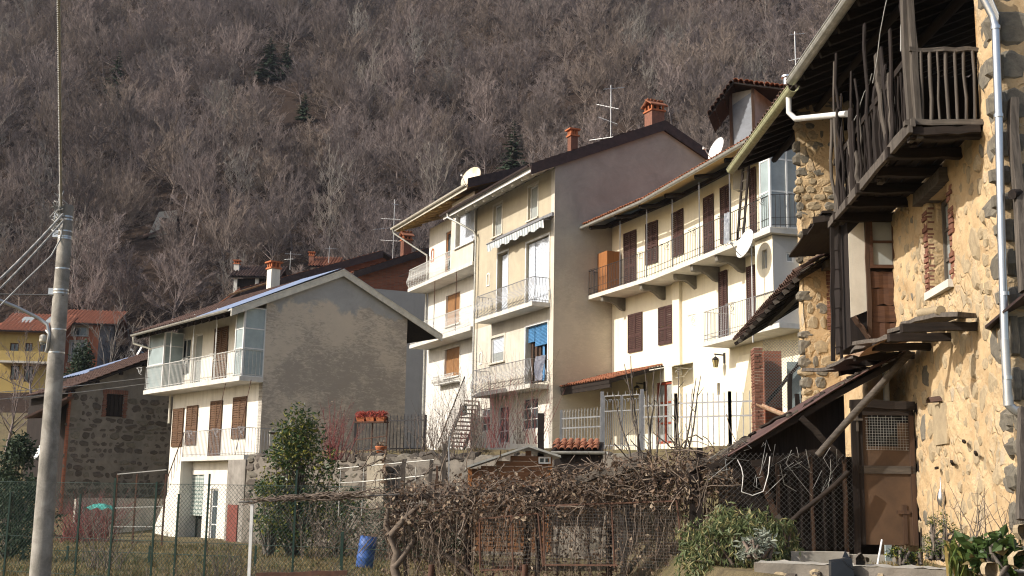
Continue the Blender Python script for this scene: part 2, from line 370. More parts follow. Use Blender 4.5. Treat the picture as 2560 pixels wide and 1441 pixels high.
def gable_mat(name, top, low, zc, dz, patch, warp=1.2, soft=.06):
    """two coats of render with a ragged joint between them; the lower one is worn through in patches"""
    m, t, b = _mat(name); v = coords(t); g = N(t, "SeparateXYZ"); L(t, v, g.inputs[0])
    n = ntex(t, v, warp, 6, .65, .3); a = N(t, "MapRange"); L(t, g.outputs[2], a.inputs["Value"])
    a.inputs["From Min"].default_value = zc - dz; a.inputs["From Max"].default_value = zc + dz
    add = N(t, "Math", operation='ADD'); L(t, a.outputs[0], add.inputs[0])
    mm = N(t, "Math", operation='MULTIPLY_ADD'); L(t, n, mm.inputs[0]); mm.inputs[1].default_value = 1.0; mm.inputs[2].default_value = -.5
    L(t, mm.outputs[0], add.inputs[1])
    f = ramp(t, add.outputs[0], [(.5 - soft, (0, 0, 0)), (.5 + soft, (1, 1, 1))])
    cl = ntex(t, v, .9, 7, .7, .5); tl = mixc(t, ramp(t, cl, [(.3, (0, 0, 0)), (.7, (1, 1, 1))]), top, tuple(x * .72 for x in top))
    lo = mixc(t, ntex(t, v, 2.2, 6, .7), low, tuple(x * .78 for x in low))
    vs = coords(t, (1, 1, 2.6)); p1 = ntex(t, vs, 4.2, 9, .75, .9); p2 = ntex(t, v, .42, 4, .6)
    pm = N(t, "Math", operation='MULTIPLY'); L(t, p1, pm.inputs[0]); L(t, p2, pm.inputs[1])
    lo = mixc(t, ramp(t, pm.outputs[0], [(.205, (0, 0, 0)), (.29, (.8,) * 3)]), lo, patch)
    c = mixc(t, f, lo, tl)
    L(t, c, b.inputs["Base Color"]); b.inputs["Roughness"].default_value = .95; b.inputs["Specular IOR Level"].default_value = .1
    bump(t, b, mixc(t, .5, p1, f), .5, .03); return m
def brickwall_mat(name, a, b_, mort, sc_=1.0, rotz=0.0):
    m, t, b = _mat(name); g = N(t, "TexCoord"); mp = N(t, "Mapping"); mp.inputs["Rotation"].default_value = (0, 0, rotz)
    L(t, g.outputs["Object"], mp.inputs[0]); s = N(t, "SeparateXYZ"); L(t, mp.outputs[0], s.inputs[0])
    cb = N(t, "CombineXYZ"); L(t, s.outputs[0], cb.inputs[0]); L(t, s.outputs[2], cb.inputs[1])
    br = N(t, "TexBrick"); L(t, cb.outputs[0], br.inputs["Vector"]); br.inputs["Color1"].default_value = col(a); br.inputs["Color2"].default_value = col(b_)
    br.inputs["Mortar"].default_value = col(mort); br.inputs["Scale"].default_value = sc_; br.inputs["Brick Width"].default_value = .26; br.inputs["Row Height"].default_value = .08
    br.inputs["Mortar Size"].default_value = .008
    n = ntex(t, coords(t), 1.5, 5, .7); c = mixc(t, ramp(t, n, [(.4, (0, 0, 0)), (.8, (.5,) * 3)]), br.outputs["Color"], tuple(x * .5 for x in a))
    L(t, c, b.inputs["Base Color"]); b.inputs["Roughness"].default_value = .95; b.inputs["Specular IOR Level"].default_value = .1
    bump(t, b, br.outputs["Fac"], -.5, .01); return m
M['brick_wall'] = brickwall_mat('brickwork', (.34, .125, .07), (.25, .09, .055), (.22, .15, .11), 1.0, .6)
# ------------------------------------------------------------------ building blocks shared by the houses
def wall_panel(mb, F, u0, u1, v0, v1, holes=(), depth=.25, w=0.0, thick=.35):
    """a wall face with openings cut through it, their reveals, and a back face"""
    us = sorted({u0, u1, *[x for h in holes for x in (h[0], h[1]) if u0 < x < u1]})
    vs = sorted({v0, v1, *[x for h in holes for x in (h[2], h[3]) if v0 < x < v1]})
    for i in range(len(us) - 1):
        for j in range(len(vs) - 1):
            cu, cv = (us[i] + us[i + 1]) / 2, (vs[j] + vs[j + 1]) / 2
            if any(h[0] < cu < h[1] and h[2] < cv < h[3] for h in holes): continue
            mb.quad(F.p(us[i], vs[j], w), F.p(us[i + 1], vs[j], w), F.p(us[i + 1], vs[j + 1], w), F.p(us[i], vs[j + 1], w))
    for a, b, c, d in holes:
        for q in (((a, c), (b, c)), ((b, c), (b, d)), ((b, d), (a, d)), ((a, d), (a, c))):
            (x0, y0), (x1, y1) = q
            mb.quad(F.p(x0, y0, w), F.p(x0, y0, w - depth), F.p(x1, y1, w - depth), F.p(x1, y1, w))
    return mb
def shutter_leaf(F, u0, u1, v0, v1, w, mat, parent, th=.04, pitch=.075, label=None):
    m = MB(); f = .055; g = .006
    u0 += g; u1 -= g
    m.box(F, u0, u0 + f, v0, v1, w, w + th); m.box(F, u1 - f, u1, v0, v1, w, w + th)
    h = v1 - v0; mid = v0 + h * .42
    rails = [(v0, v0 + .09), (v1 - .07, v1), (mid - .05, mid + .05)]
    for a, b in rails: m.box(F, u0 + f, u1 - f, a, b, w + .002, w + th - .002)
    v = v0 + .09
    while v < v1 - .08:
        if not (mid - .09 < v < mid + .05):
            a0, a1 = F.p(u0 + f, v, w + th - .004), F.p(u1 - f, v, w + th - .004)
            b0, b1 = F.p(u0 + f, v + pitch * .85, w + .004), F.p(u1 - f, v + pitch * .85, w + .004)
            d = Vector((0, 0, .009)); m.hexa([a0, a1, b1, b0, a0 + d, a1 + d, b1 + d, b0 + d])
        v += pitch
    return m.build('shutter', mat, parent, label)
def shutters(F, u0, u1, v0, v1, mat, parent, w=.02, leaves=2, pitch=.075):
    k = (u1 - u0) / leaves
    for i in range(leaves): shutter_leaf(F, u0 + k * i, u0 + k * (i + 1), v0, v1, w, mat, parent, pitch=pitch)
def window(F, u0, u1, v0, v1, parent, frame='white_paint', pane='glass', w=-.12, mull=1, bars=1, fr=.06, name='window'):
    f = MB(); f.box(F, u0, u0 + fr, v0, v1, w, w + .06); f.box(F, u1 - fr, u1, v0, v1, w, w + .06)
    f.box(F, u0 + fr, u1 - fr, v0, v0 + fr, w, w + .06); f.box(F, u0 + fr, u1 - fr, v1 - fr, v1, w, w + .06)
    for i in range(mull):
        c = u0 + (u1 - u0) * (i + 1) / (mull + 1); f.box(F, c - fr * .5, c + fr * .5, v0 + fr, v1 - fr, w + .002, w + .056)
    for i in range(bars):
        c = v0 + (v1 - v0) * (i + 1) / (bars + 1); f.box(F, u0 + fr, u1 - fr, c - fr * .35, c + fr * .35, w + .006, w + .05)
    o = f.build(name, M[frame], parent)
    p = MB(); p.box(F, u0 + fr * .5, u1 - fr * .5, v0 + fr * .5, v1 - fr * .5, w + .012, w + .022); p.build('pane', M[pane], o)
    return o
def roller(F, u0, u1, v0, v1, parent, mat, w=-.1, pitch=.055, down=1.0, split=0):
    """roller blind made of real laths"""
    m = MB(); n = max(3, int((v1 - v0) * down / pitch)); h = (v1 - v0) * down / n
    for i in range(n):
        b = v1 - h * (i + 1)
        q = [F.p(u0, b, w + .004), F.p(u1, b, w + .004), F.p(u1, b + h * .5, w + .022), F.p(u0, b + h * .5, w + .022), F.p(u1, b + h * .93, w + .006), F.p(u0, b + h * .93, w + .006)]
        m.add(q, ((0, 1, 2, 3), (3, 2, 4, 5)))
    m.box(F, u0, u1, v1 - (v1 - v0) * down, v1, w - .012, w)
    if split: c = (u0 + u1) / 2; m.box(F, c - .02, c + .02, v1 - (v1 - v0) * down, v1, w, w + .03)
    return m.build('roller_blind', mat, parent)
def surround(F, u0, u1, v0, v1, parent, mat, t=.1, w=.025, sill=True):
    m = MB(); m.box(F, u0 - t, u0, v0, v1 + t, .0, w); m.box(F, u1, u1 + t, v0, v1 + t, 0, w); m.box(F, u0, u1, v1, v1 + t, 0, w - .002)
    if sill: m.box(F, u0 - t - .03, u1 + t + .03, v0 - .06, v0 - .002, 0, w + .07)
    return m.build('window_surround', mat, parent)
_bal = {}
def baluster_mesh(kind, h, mat):
    k = (kind, round(h, 2), mat.name)
    if k in _bal: return _bal[k]
    m = MB()
    if kind == 'straight': m.tube([(0, 0, 0), (0, 0, h)], .009, 4, True, False)
    elif kind == 'belly':
        m.tube([(0, 0, 0), (0, .01, h * .06), (0, .11, h * .22), (0, .145, h * .34), (0, .10, h * .50), (0, .03, h * .68), (0, .012, h * .85), (0, 0, h)], .0105, 4, True, False)
    elif kind == 'twist': m.tube([(0, 0, 0), (0, 0, h)], .011, 4, True, False)
    _bal[k] = m.mesh('baluster', mat); return _bal[k]
def run_points(F, pts):                           # pts are (u, w) in frame F
    return [(F.p(u, 0, w)) for u, w in pts]
def railing(parent, path, z0, h, mat, kind='straight', step=.115, post=.0, mid=None, rail_r=.016, outs=None, top=True):
    """railing along a path of ground points; each bar is an object"""
    m = MB()
    for a, b in zip(path[:-1], path[1:]):
        za, zb = (z0, z0) if not isinstance(z0, (list, tuple)) else z0
        m.bar(a + Vector((0, 0, z0 + h)), b + Vector((0, 0, z0 + h)), rail_r * 2.4, rail_r * 1.3)
        m.bar(a + Vector((0, 0, z0 + .08)), b + Vector((0, 0, z0 + .08)), rail_r * 1.6, rail_r)
        if mid: m.bar(a + Vector((0, 0, z0 + mid)), b + Vector((0, 0, z0 + mid)), rail_r * 1.6, rail_r)
    r = m.build('railing', mat, parent)
    for a, b in zip(path[:-1], path[1:]):
        d = (b - a); ln = d.length; d.normalize(); out = Vector((d.y, -d.x, 0)); n = max(1, int(ln / step))
        me = baluster_mesh(kind, h, mat)
        for i in range(n + 1):
            p = a + d * (ln * i / n)
            inst('baluster', me, basis(d, out, Vector((0, 0, 1)), p + Vector((0, 0, z0))), r)
    return r
def scroll(m, F, u, v, w, L_, s=1, r=.008, h=.22):
    """wrought iron clothes-line bracket: an arm out from the railing and a spiral below it"""
    m.tube([F.p(u, v, w), F.p(u - L_ * s, v + .02, w)], r, 4, True, False)
    pts = []
    for i in range(22):
        a = i / 21; th = a * 3.6 * math.pi; rr = h * .42 * (1 - a * .85)
        pts.append(F.p(u - s * (.02 + h * .45 - rr * math.cos(th)), v - h * .45 + rr * math.sin(th) * .9, w))
    m.tube(pts, r * .8, 4, True, False)
    m.tube([F.p(u - L_ * s * .95, v + .01, w), F.p(u - L_ * s * .7, v - h * .12, w), F.p(u - L_ * s * .45, v - h * .8, w), F.p(u - s * .03, v - h, w)], r * .8, 4, True, False)
def gutter(mb, a, b, r=.07, n=8):                 # half-round trough with a bead
    a = Vector(a); b = Vector(b); x = (b - a).normalized(); y = Vector((0, 0, 1)).cross(x).normalized(); z = Vector((0, 0, 1))
    def ring(c, rr): return [c + y * (-math.cos(math.pi * k / n) * rr) - z * (math.sin(math.pi * k / n) * rr) for k in range(n + 1)]
    A, B, A2, B2 = ring(a, r), ring(b, r), ring(a, r * .9), ring(b, r * .9)
    for k in range(n):
        mb.add((A[k], B[k], B[k + 1], A[k + 1]), ((0, 1, 2, 3),), True); mb.add((A2[k + 1], B2[k + 1], B2[k], A2[k]), ((0, 1, 2, 3),), True)
        mb.quad(A[k], A[k + 1], A2[k + 1], A2[k]); mb.quad(B[k + 1], B[k], B2[k], B2[k + 1])
    mb.tube([A[0], B[0]], r * .12, 5); mb.tube([A[-1], B[-1]], r * .12, 5)
    return mb
_tile = {}
def tile_mesh(mat, L_=.42, r=.085):
    if mat.name in _tile: return _tile[mat.name]
    m = MB(); n = 6                               # half-barrel tile along y, convex up, tapering
    def ring(y, rr, dz): return [Vector((-math.cos(math.pi * k / n) * rr, y, math.sin(math.pi * k / n) * rr * .8 + dz)) for k in range(n + 1)]
    a, b, a2, b2 = ring(0, r, .012), ring(L_, r * .82, .0), ring(0, r - .014, .012), ring(L_, r * .82 - .014, 0)
    for k in range(n):
        m.add((a[k], b[k], b[k + 1], a[k + 1]), ((3, 2, 1, 0),), True); m.add((a2[k], b2[k], b2[k + 1], a2[k + 1]), ((0, 1, 2, 3),), True)
        m.add((a[k], a[k + 1], a2[k + 1], a2[k]), ((0, 1, 2, 3),))
    _tile[mat.name] = m.mesh('roof_tile', mat); return _tile[mat.name]
def tiles(parent, P0, eave, up, ncol, nrow, mat, step=.19, lap=.33, jit=.012, rows_stuff=None):
    """barrel tiles: P0 eave corner, eave direction, up-slope direction; one object per tile"""
    e = eave.normalized(); y = up.normalized(); z = e.cross(y).normalized(); me = tile_mesh(mat)
    for j in range(nrow):
        for i in range(ncol):
            q = P0 + e * (step * (i + .5)) + y * (lap * j) + z * (.012 * (j % 2) + random.uniform(0, jit)) + e * random.uniform(-jit, jit)
            R = Matrix.Rotation(random.uniform(-.05, .05), 3, z)
            inst('roof_tile', me, basis(R @ e, R @ y, z, q), parent)
def tile_sheet(name, P0, eave, up, W, H, mat, parent, step=.19, amp=.05, kind=None, nv=None, thick=0.03):
    """a receding roof of barrel tiles as one ribbed sheet with stepped courses"""
    e = eave.normalized(); y = up.normalized(); z = e.cross(y).normalized(); n = int(W / step) * 4; rows = max(1, int(H / .34)); m = MB()
    for j in range(rows):
        def fn(a, b, j=j):
            s = math.sin(a * W / step * 2 * math.pi); wv = (abs(s) ** .7) * (1 if s > 0 else -1)
            return P0 + e * (a * W) + y * ((j + b * 1.08) * H / rows) + z * (amp * wv + .035 * (1 - b) + random.uniform(-.004, .004))
        m.grid(fn, n, 1)
    return m.build(name, mat, parent, kind=kind)
def chimney(house, c, w, d, h, body, F, cap='roof', sink=.4):
    """a stack as a part of its house; c is the foot, F gives the orientation"""
    G = Frame(c, F.d); z = c.z
    b = MB(); b.box(G, -w / 2, w / 2, z - sink, z + h, -d / 2, d / 2); e = b.build('chimney', M[body], house)
    k = MB(); k.box(G, -w / 2 - .05, w / 2 + .05, z + h, z + h + .07, -d / 2 - .05, d / 2 + .05)
    for su in (-1, 0, 1):
        for sw in (-1, 0, 1):
            if su or sw: k.box(G, su * (w / 2 - .04) - .04, su * (w / 2 - .04) + .04, z + h + .07, z + h + .27, sw * (d / 2 - .04) - .04, sw * (d / 2 - .04) + .04)
    k.build('cap_piers', M['terracotta_pot'], e)
    di = MB(); di.box(G, -w / 2 + .1, w / 2 - .1, z + h + .071, z + h + .2, -d / 2 + .1, d / 2 - .1); di.build('flue', M['dark'], e)
    t = z + h + .27; r = MB()
    if cap == 'flat':
        r.box(G, -w / 2 - .09, w / 2 + .09, t, t + .06, -d / 2 - .09, d / 2 + .09); r.build('cap_slab', M['terracotta_pot'], e); return e
    W, D = w / 2 + .12, d / 2 + .12
    for s in (-1, 1): r.slab([G.p(0, t + .26, D), G.p(s * W, t, D), G.p(s * W, t, -D), G.p(0, t + .26, -D)], .05)
    r.build('cap_roof', M['terracotta'], e)
    for s in (-1, 1):
        u2 = (G.p(0, t + .26, 0) - G.p(s * W, t, 0)); P0 = G.p(s * W, t + .01, D if s < 0 else -D); ed = G.n * (-1 if s < 0 else 1)
        tiles(e, P0, ed, u2, max(2, int(2 * D / .17)), max(1, int(u2.length / .22)), M['terracotta'], .17, .2)
    return e
def dish(c, r, aim, label, mat='dish', mast=None, group=None):
    """offset satellite dish: reflector, arm with receiver head, mast"""
    e = empty('satellite_dish', c if mast is None else mast, label, 'satellite dish', group); aim = aim.normalized()
    m = MB(); prof = [(r * k / 8, .22 * r * (k / 8) ** 2) for k in range(0, 9)]
    m.lathe(c, [(max(a, .001), h) for a, h in prof], 28, aim); m.lathe(c - aim * .012, [(max(a, .001), h) for a, h in reversed(prof)], 28, aim)
    m.lathe(c, [(r, .22 * r), (r + .012, .22 * r - .004), (r + .012, .22 * r - .02), (r, .22 * r - .012)], 28, aim)
    m.build('reflector', M[mat], e)
    dn = (Vector((0, 0, -1)) - aim * Vector((0, 0, -1)).dot(aim)).normalized()
    k = MB(); head = c + aim * r * 1.15 + dn * r * .35
    k.tube([c + dn * r * .95 + aim * .1 * r, c + aim * r * .6 + dn * r * .75, head], .016, 5); k.build('arm', M['alu'], e)
    h = MB(); h.tube([head - aim * .03 + aim * .08, head - aim * .07], [.05, .03], 8); h.tube([head + Vector((0, 0, -.02)), head + Vector((0, 0, .05)) + aim * .06], .03, 6); h.build('receiver_head', M['plastic_white'], e)
    b = MB(); b.tube([c - aim * .02, c - aim * .16], .05, 8)
    if mast is not None: b.tube([mast, Vector((mast.x, mast.y, c.z + .15))], .022, 6)
    b.build('mast', M['alu'], e); return e
def antenna(foot, h, booms, label, group=None, name='television_antenna'):
    """booms: (height, direction, length, n elements, element length)"""
    e = empty(name, foot, label, 'antenna', group); m = MB()
    m.tube([foot - Vector((0, 0, .2)), foot + Vector((0, 0, h))], .018, 6); m.build('mast', M['alu'], e)
    for z, d, ln, n, el in booms:
        d = Vector(d).normalized(); c = foot + Vector((0, 0, z)); b = MB(); b.bar(c - d * ln * .35, c + d * ln * .65, .02)
        s = d.cross(Vector((0, 0, 1))).normalized()
        for i in range(n):
            q = c + d * (ln * (-.33 + .96 * i / max(1, n - 1))); b.tube([q - s * el / 2 * (1 - .3 * i / n), q + s * el / 2 * (1 - .3 * i / n)], .008, 4, True, False)
        b.build('boom', M['alu'], e)
    return e
def scatter_leaves(mb, pts, size, n_dir=None, droop=.0, aspect=2.2, flat=False, rnd=random):
    for p in pts:
        a = Vector((rnd.gauss(0, 1), rnd.gauss(0, 1), rnd.gauss(0, .8) - droop))
        if a.length < .05: continue
        a.normalize(); b = a.cross(Vector((rnd.gauss(0, 1), rnd.gauss(0, 1), rnd.gauss(0, 1))))
        if b.length < .05: continue
        b.normalize(); s = size * rnd.uniform(.6, 1.3); n = a.cross(b) * s * .12
        mb.add((p, p + a * s * .5 + b * s / aspect * .5 + n, p + a * s, p + a * s * .5 - b * s / aspect * .5 + n), ((0, 1, 2), (0, 2, 3)))
# ------------------------------------------------------------------ ground and wooded hill
def sstep(a, b, x):
    t = max(0.0, min(1.0, (x - a) / (b - a))); return t * t * (3 - 2 * t)
def land(x, y):
    n = noise.noise(Vector((x * .35, y * .35, 0))) * .07 + noise.noise(Vector((x * 1.4, y * 1.4, 3))) * .03
    z = -.15 + .0 * x
    z += .95 * sstep(1.9, 2.5, x) * sstep(12.6, 13.4, y) * (1 - sstep(23, 26, y))          # bed in front of the stone house
    yb = 42.6 - (x + 8.2) * .62 if x < 3 else 35.6 - (x - 3) * 1.15
    z += 3.2 * sstep(yb - .6, yb + .5, y) * sstep(-9.0, -8.0, x) * (1 if y < 70 else 1)       # upper terrace behind the pergola
    left = (1 - sstep(-9.0, -8.0, x))
    z += left * 2.4 * sstep(47, 58, y)
    z += 5.6 * sstep(60, 92, y)
    if y > 88: z += (y - 88) * .30 * sstep(88, 104, y)
    if y > 104:
        s = .72 + .05 * noise.noise(Vector((x * .012, 1.7, 0))); h = (min(y, 232) - 104) * (s - .30)
        z += h + 5.5 * noise.noise(Vector((x * .035 + y * .012, y * .012, 5))) * sstep(104, 135, y) + 1.6 * noise.noise(Vector((x * .11, y * .06, 9)))
        if y > 232: z -= (y - 232) * .8
        if y > 195: z += 7 * sstep(-5, 45, x) * sstep(195, 225, y) + 7 * (1 - sstep(-75, -45, x)) * sstep(195, 225, y)
    return z + n
def lay_land():
    m = MB()                                                        # near ground, fine
    xs = [-60 + i * .8 for i in range(131)]; ys = [4 + .6 * j for j in range(130)]
    def sheet(X, Y):
        b = len(m.v); nx = len(X)
        for y in Y:
            for x in X: m.v.append((x, y, land(x, y)))
        for j in range(len(Y) - 1):
            for i in range(nx - 1): m.f.append((b + j * nx + i, b + j * nx + i + 1, b + (j + 1) * nx + i + 1, b + (j + 1) * nx + i)); m.sm.append(True)
    xs = sorted(set([round(-62 + i * .75, 3) for i in range(165)])); ys = [3 + .55 * j for j in range(145)]
    sheet(xs, ys); m.build('ground', M['ground'], kind='structure')
    m2 = MB(); m = m2
    X = [-320 + 4 * i for i in range(161)]; Y = [ys[-1]] + [84 + 4 * j for j in range(52)]
    b = 0; nx = len(X)
    for y in Y:
        for x in X: m.v.append((x, y, land(x, y)))
    for j in range(len(Y) - 1):
        for i in range(nx - 1): m.f.append((j * nx + i, j * nx + i + 1, (j + 1) * nx + i + 1, (j + 1) * nx + i)); m.sm.append(True)
    # wings and a skirt so the near sheet never shows an edge
    m.build('hillside', M['litter'], kind='structure')
    m3 = MB(); m3.quad((-320, -60, -.6), (320, -60, -.6), (320, 84, -.6), (-320, 84, -.6)); m3.build('outlying_ground', M['ground'], kind='structure')
lay_land()

# ---- bare trees
def bark_forest(name, a, b_, c_, light=0):
    m, t, b = _mat(name); r = objrand(t); v = coords(t)
    c = ramp(t, r, [(0, a), (.4, b_), (.75, c_), (1, tuple(x * .62 for x in a))])
    n = ntex(t, v, .7, 4, .6); c = mixc(t, ramp(t, n, [(.35, (0, 0, 0)), (.7, (.45,) * 3)]), c, tuple(x * .45 for x in b_))
    L(t, c, b.inputs["Base Color"]); b.inputs["Roughness"].default_value = .95; b.inputs["Specular IOR Level"].default_value = .05; return m
M['wood_far'] = bark_forest('hillside_twigs', (.29, .23, .208), (.22, .18, .168), (.27, .212, .172))
M['wood_pale'] = bark_forest('pale_birch_twigs', (.33, .295, .26), (.25, .22, .195), (.28, .24, .205))
def bare_tree(seed, h, wide=.42, limbs=9, sub=7, twig=9, stem=.32, r0=.15, rmin=.022):
    """trunk, limbs fanning out to a dome, branches along the limbs, brushes of twigs at their ends"""
    R = random.Random(seed); m = MB()
    def seg(a, b, ra, rb, n=3):
        d = (b - a)
        if d.length < 1e-4: return
        x = d.normalized(); y = x.orthogonal().normalized(); z = x.cross(y); vs = []
        for p, r in ((a, ra), (b, rb)):
            for k in range(n): an = 2 * math.pi * k / n; vs.append(p + (y * math.cos(an) + z * math.sin(an)) * r)
        m.add(vs, [(k, (k + 1) % n, n + (k + 1) % n, n + k) for k in range(n)], True)
    lean = Vector((R.gauss(0, .05), R.gauss(0, .05), 0)); fork = Vector((0, 0, h * stem)) + lean * h
    seg(Vector((0, 0, -.4)), fork, r0, r0 * .75, 5)
    for i in range(limbs):
        az = 2.4 * i + R.uniform(-.5, .5); f = (i + .5) / limbs; ang = .12 + 1.15 * f * R.uniform(.8, 1.1); ln = h * (1 - stem) * (1 - .30 * f) * R.uniform(.85, 1.1)
        d0 = Vector((math.sin(ang) * math.cos(az), math.sin(ang) * math.sin(az), math.cos(ang))); st = fork - Vector((0, 0, h * stem * .5 * f * R.random()))
        end = st + Vector((d0.x * ln * wide / .42, d0.y * ln * wide / .42, d0.z * ln)); mid = st.lerp(end, .5) + Vector((R.gauss(0, .15), R.gauss(0, .15), -.04 * ln + .1)); seg(st, mid, r0 * .42, r0 * .25); seg(mid, end, r0 * .25, rmin)
        for k in range(sub):
            g = .3 + .7 * (k + R.random()) / sub; q = st.lerp(mid, g * 2) if g < .5 else mid.lerp(end, g * 2 - 1)
            d = ((end - st).normalized() * .6 + Vector((R.gauss(0, .55), R.gauss(0, .55), R.uniform(.1, .7)))).normalized(); l2 = ln * R.uniform(.2, .36) * (1.15 - .4 * g); e2 = q + d * l2; seg(q, e2, r0 * .13, rmin * .9)
            for t in range(twig):
                u = .25 + .75 * (t + R.random()) / twig; p = q.lerp(e2, u); dd = (d * .7 + Vector((R.gauss(0, .5), R.gauss(0, .5), R.uniform(.15, .8)))).normalized(); l3 = l2 * R.uniform(.3, .6); e3 = p + dd * l3; seg(p, e3, rmin * .8, rmin * .45)
                if t % 2: d4 = (dd + Vector((R.gauss(0, .6), R.gauss(0, .6), R.uniform(0, .5)))).normalized(); q4 = p.lerp(e3, .4); seg(q4, q4 + d4 * l3 * .7, rmin * .6, rmin * .35)
    return m
def hillpoint(px, py):                               # where the sight line through a pixel meets the land
    d = ray(px, py); t = 60 / d.y
    while t * d.y < 240:
        p = CAM + d * t
        if land(p.x, p.y) > p.z: break
        t += .8 / d.y
    return Vector((p.x, p.y, land(p.x, p.y)))
CONIFERS = [(290, 250, 98, .27, 'slim dark spruce standing alone high on the left of the hillside'), (672, 205, 90, .42, 'broad dark conifer of the pair high on the hillside'), (715, 195, 72, .36, 'narrower conifer right beside the broad one on the hillside'), (760, 302, 56, .34, 'small green conifer half hidden in mid hillside'), (1282, 470, 140, .3, 'tall dark spruce rising behind the awning house roof')]
GLADES = [(hillpoint(c[0], c[1]).x, hillpoint(c[0], c[1]).y, 4.2, 16) for c in CONIFERS] + [(hillpoint(405, 592).x, hillpoint(405, 592).y, 3.8, 13)]
def plant_wood():
    R = random.Random(21)
    kinds = []
    for i in range(7): kinds.append(bare_tree(100 + i, R.uniform(6.8, 9.2), R.uniform(.33, .46), R.choice((12, 13, 14)), 9, 16, R.uniform(.22, .42), .11, .021).mesh('bare_tree', M['wood_far']))
    for i in range(2): kinds.append(bare_tree(140 + i, R.uniform(8, 9.8), .26, 9, 7, 8, .4, .11, .022).mesh('bare_tree', M['wood_pale']))
    for i in range(3): kinds.append(bare_tree(160 + i, R.uniform(3.2, 4.6), .8, 9, 6, 8, .1, .05, .016).mesh('bare_tree', M['wood_far']))
    pts = []; cell = {}
    tries = 0
    while tries < 40000 and len(pts) < 3600:
        tries += 1; y = 74 + (R.random() ** .9) * 164; hw = y * .50 + 12; x = R.uniform(-hw, hw)
        dmin = 3.75
        k = (int(x // 4), int(y // 4))
        if any((x - a) ** 2 + (y - b) ** 2 < dmin * dmin for i in (-1, 0, 1) for j in (-1, 0, 1) for a, b in cell.get((k[0] + i, k[1] + j), ())): continue
        if y < 106 and x < -22 and x > -60: continue
        if any(abs(x - cx_) < hw_ * (y / cy_) and cy_ - dp_ < y < cy_ + 1.5 for cx_, cy_, hw_, dp_ in GLADES): continue                    # the coloured houses stand here
        if y < 90 and -22 < x < 30: continue
        if y < 84 and x < -30: continue
        cell.setdefault(k, []).append((x, y)); pts.append((x, y, y))
    pts.sort(key=lambda p: p[2])
    near = []; far = []
    for x, y, _ in pts:
        v = Vector((x, y, land(x, y) + 5)) - CAM; cx = v.dot(RT) / v.dot(FW) * FPX + 1280; cy = 720.5 - v.dot(UP) / v.dot(FW) * FPX
        hidden = (1000 < cx < 2560 and cy > 520) or (cx > 1800) or (620 < cx < 1000 and cy > 700)
        if -60 < cx < 1820 and 0 < cy < 900 and not hidden and len(near) < 290: near.append((x, y))
        else: far.append((x, y))
    def pick(y):
        q = R.random()
        if 0 < y < 97 and R.random() < .75: return 9 + R.randrange(3)
        return R.randrange(7) if q < .80 else (7 + R.randrange(2) if q < .90 else 9 + R.randrange(3))
    for x, y in near:
        k = pick(y); s = R.uniform(.75, 1.2)
        o = bpy.data.objects.new('bare_tree', kinds[k]); COL.objects.link(o); o.location = (x, y, land(x, y)); o.rotation_euler = (0, 0, R.uniform(0, 6.28)); o.scale = (s * R.uniform(.9, 1.1), s, s * R.uniform(.9, 1.15))
        tag(o, 'leafless tree standing in the lower part of the wooded hillside', 'tree', 'bare trees on the lower hillside')
    # the wood beyond reads as one mass; low scrub grows between the trees
    n_far = len(far)
    for _ in range(1500):
        y = 100 + (R.random() ** .9) * 128; x = R.uniform(-.5 * y, .5 * y)
        if not any(abs(x - cx_) < hw_ and cy_ - dp_ < y < cy_ + 1.5 for cx_, cy_, hw_, dp_ in GLADES): far.append((x, y))
    col_ = bpy.data.collections.new('tree_kinds')
    for i, me in enumerate(kinds): o = bpy.data.objects.new('tree_kind_%02d' % i, me); col_.objects.link(o)
    me = bpy.data.meshes.new('woodland'); me.from_pydata([(x, y, land(x, y)) for x, y in far], [], [])
    for nm, fn in (('turn', lambda i: R.uniform(0, 6.28)), ('size', lambda i: R.uniform(.7, 1.25))):
        a = me.attributes.new(nm, 'FLOAT', 'POINT'); a.data.foreach_set('value', [fn(i) for i in range(len(far))])
    a = me.attributes.new('pick', 'INT', 'POINT'); a.data.foreach_set('value', [pick(0) if i < n_far else 9 + R.randrange(3) for i in range(len(far))])
    wd = bpy.data.objects.new('woodland', me); COL.objects.link(wd); tag(wd, 'leafless wood covering the upper hillside', 'woodland', kind='stuff')
    g = bpy.data.node_groups.new('scatter_wood', 'GeometryNodeTree')
    g.interface.new_socket('Geometry', in_out='INPUT', socket_type='NodeSocketGeometry'); g.interface.new_socket('Geometry', in_out='OUTPUT', socket_type='NodeSocketGeometry')
    A = g.nodes.new; gi, go = A('NodeGroupInput'), A('NodeGroupOutput'); ip = A('GeometryNodeInstanceOnPoints'); ci = A('GeometryNodeCollectionInfo')
    ci.inputs['Collection'].default_value = col_; ci.inputs['Separate Children'].default_value = True; ci.inputs['Reset Children'].default_value = True
    ip.inputs['Pick Instance'].default_value = True
    def attr(n, t): q = A('GeometryNodeInputNamedAttribute'); q.data_type = t; q.inputs[0].default_value = n; return next(s for s in q.outputs if s.enabled and s.name == 'Attribute')
    g.links.new(gi.outputs[0], ip.inputs['Points']); g.links.new(ci.outputs[0], ip.inputs['Instance'])
    cx = A('ShaderNodeCombineXYZ'); g.links.new(attr('turn', 'FLOAT'), cx.inputs[2]); g.links.new(cx.outputs[0], ip.inputs['Rotation'])
    g.links.new(attr('size', 'FLOAT'), ip.inputs['Scale']); g.links.new(attr('pick', 'INT'), ip.inputs['Instance Index'])
    g.links.new(ip.outputs[0], go.inputs[0]); md = wd.modifiers.new('scatter', 'NODES'); md.node_group = g
plant_wood()
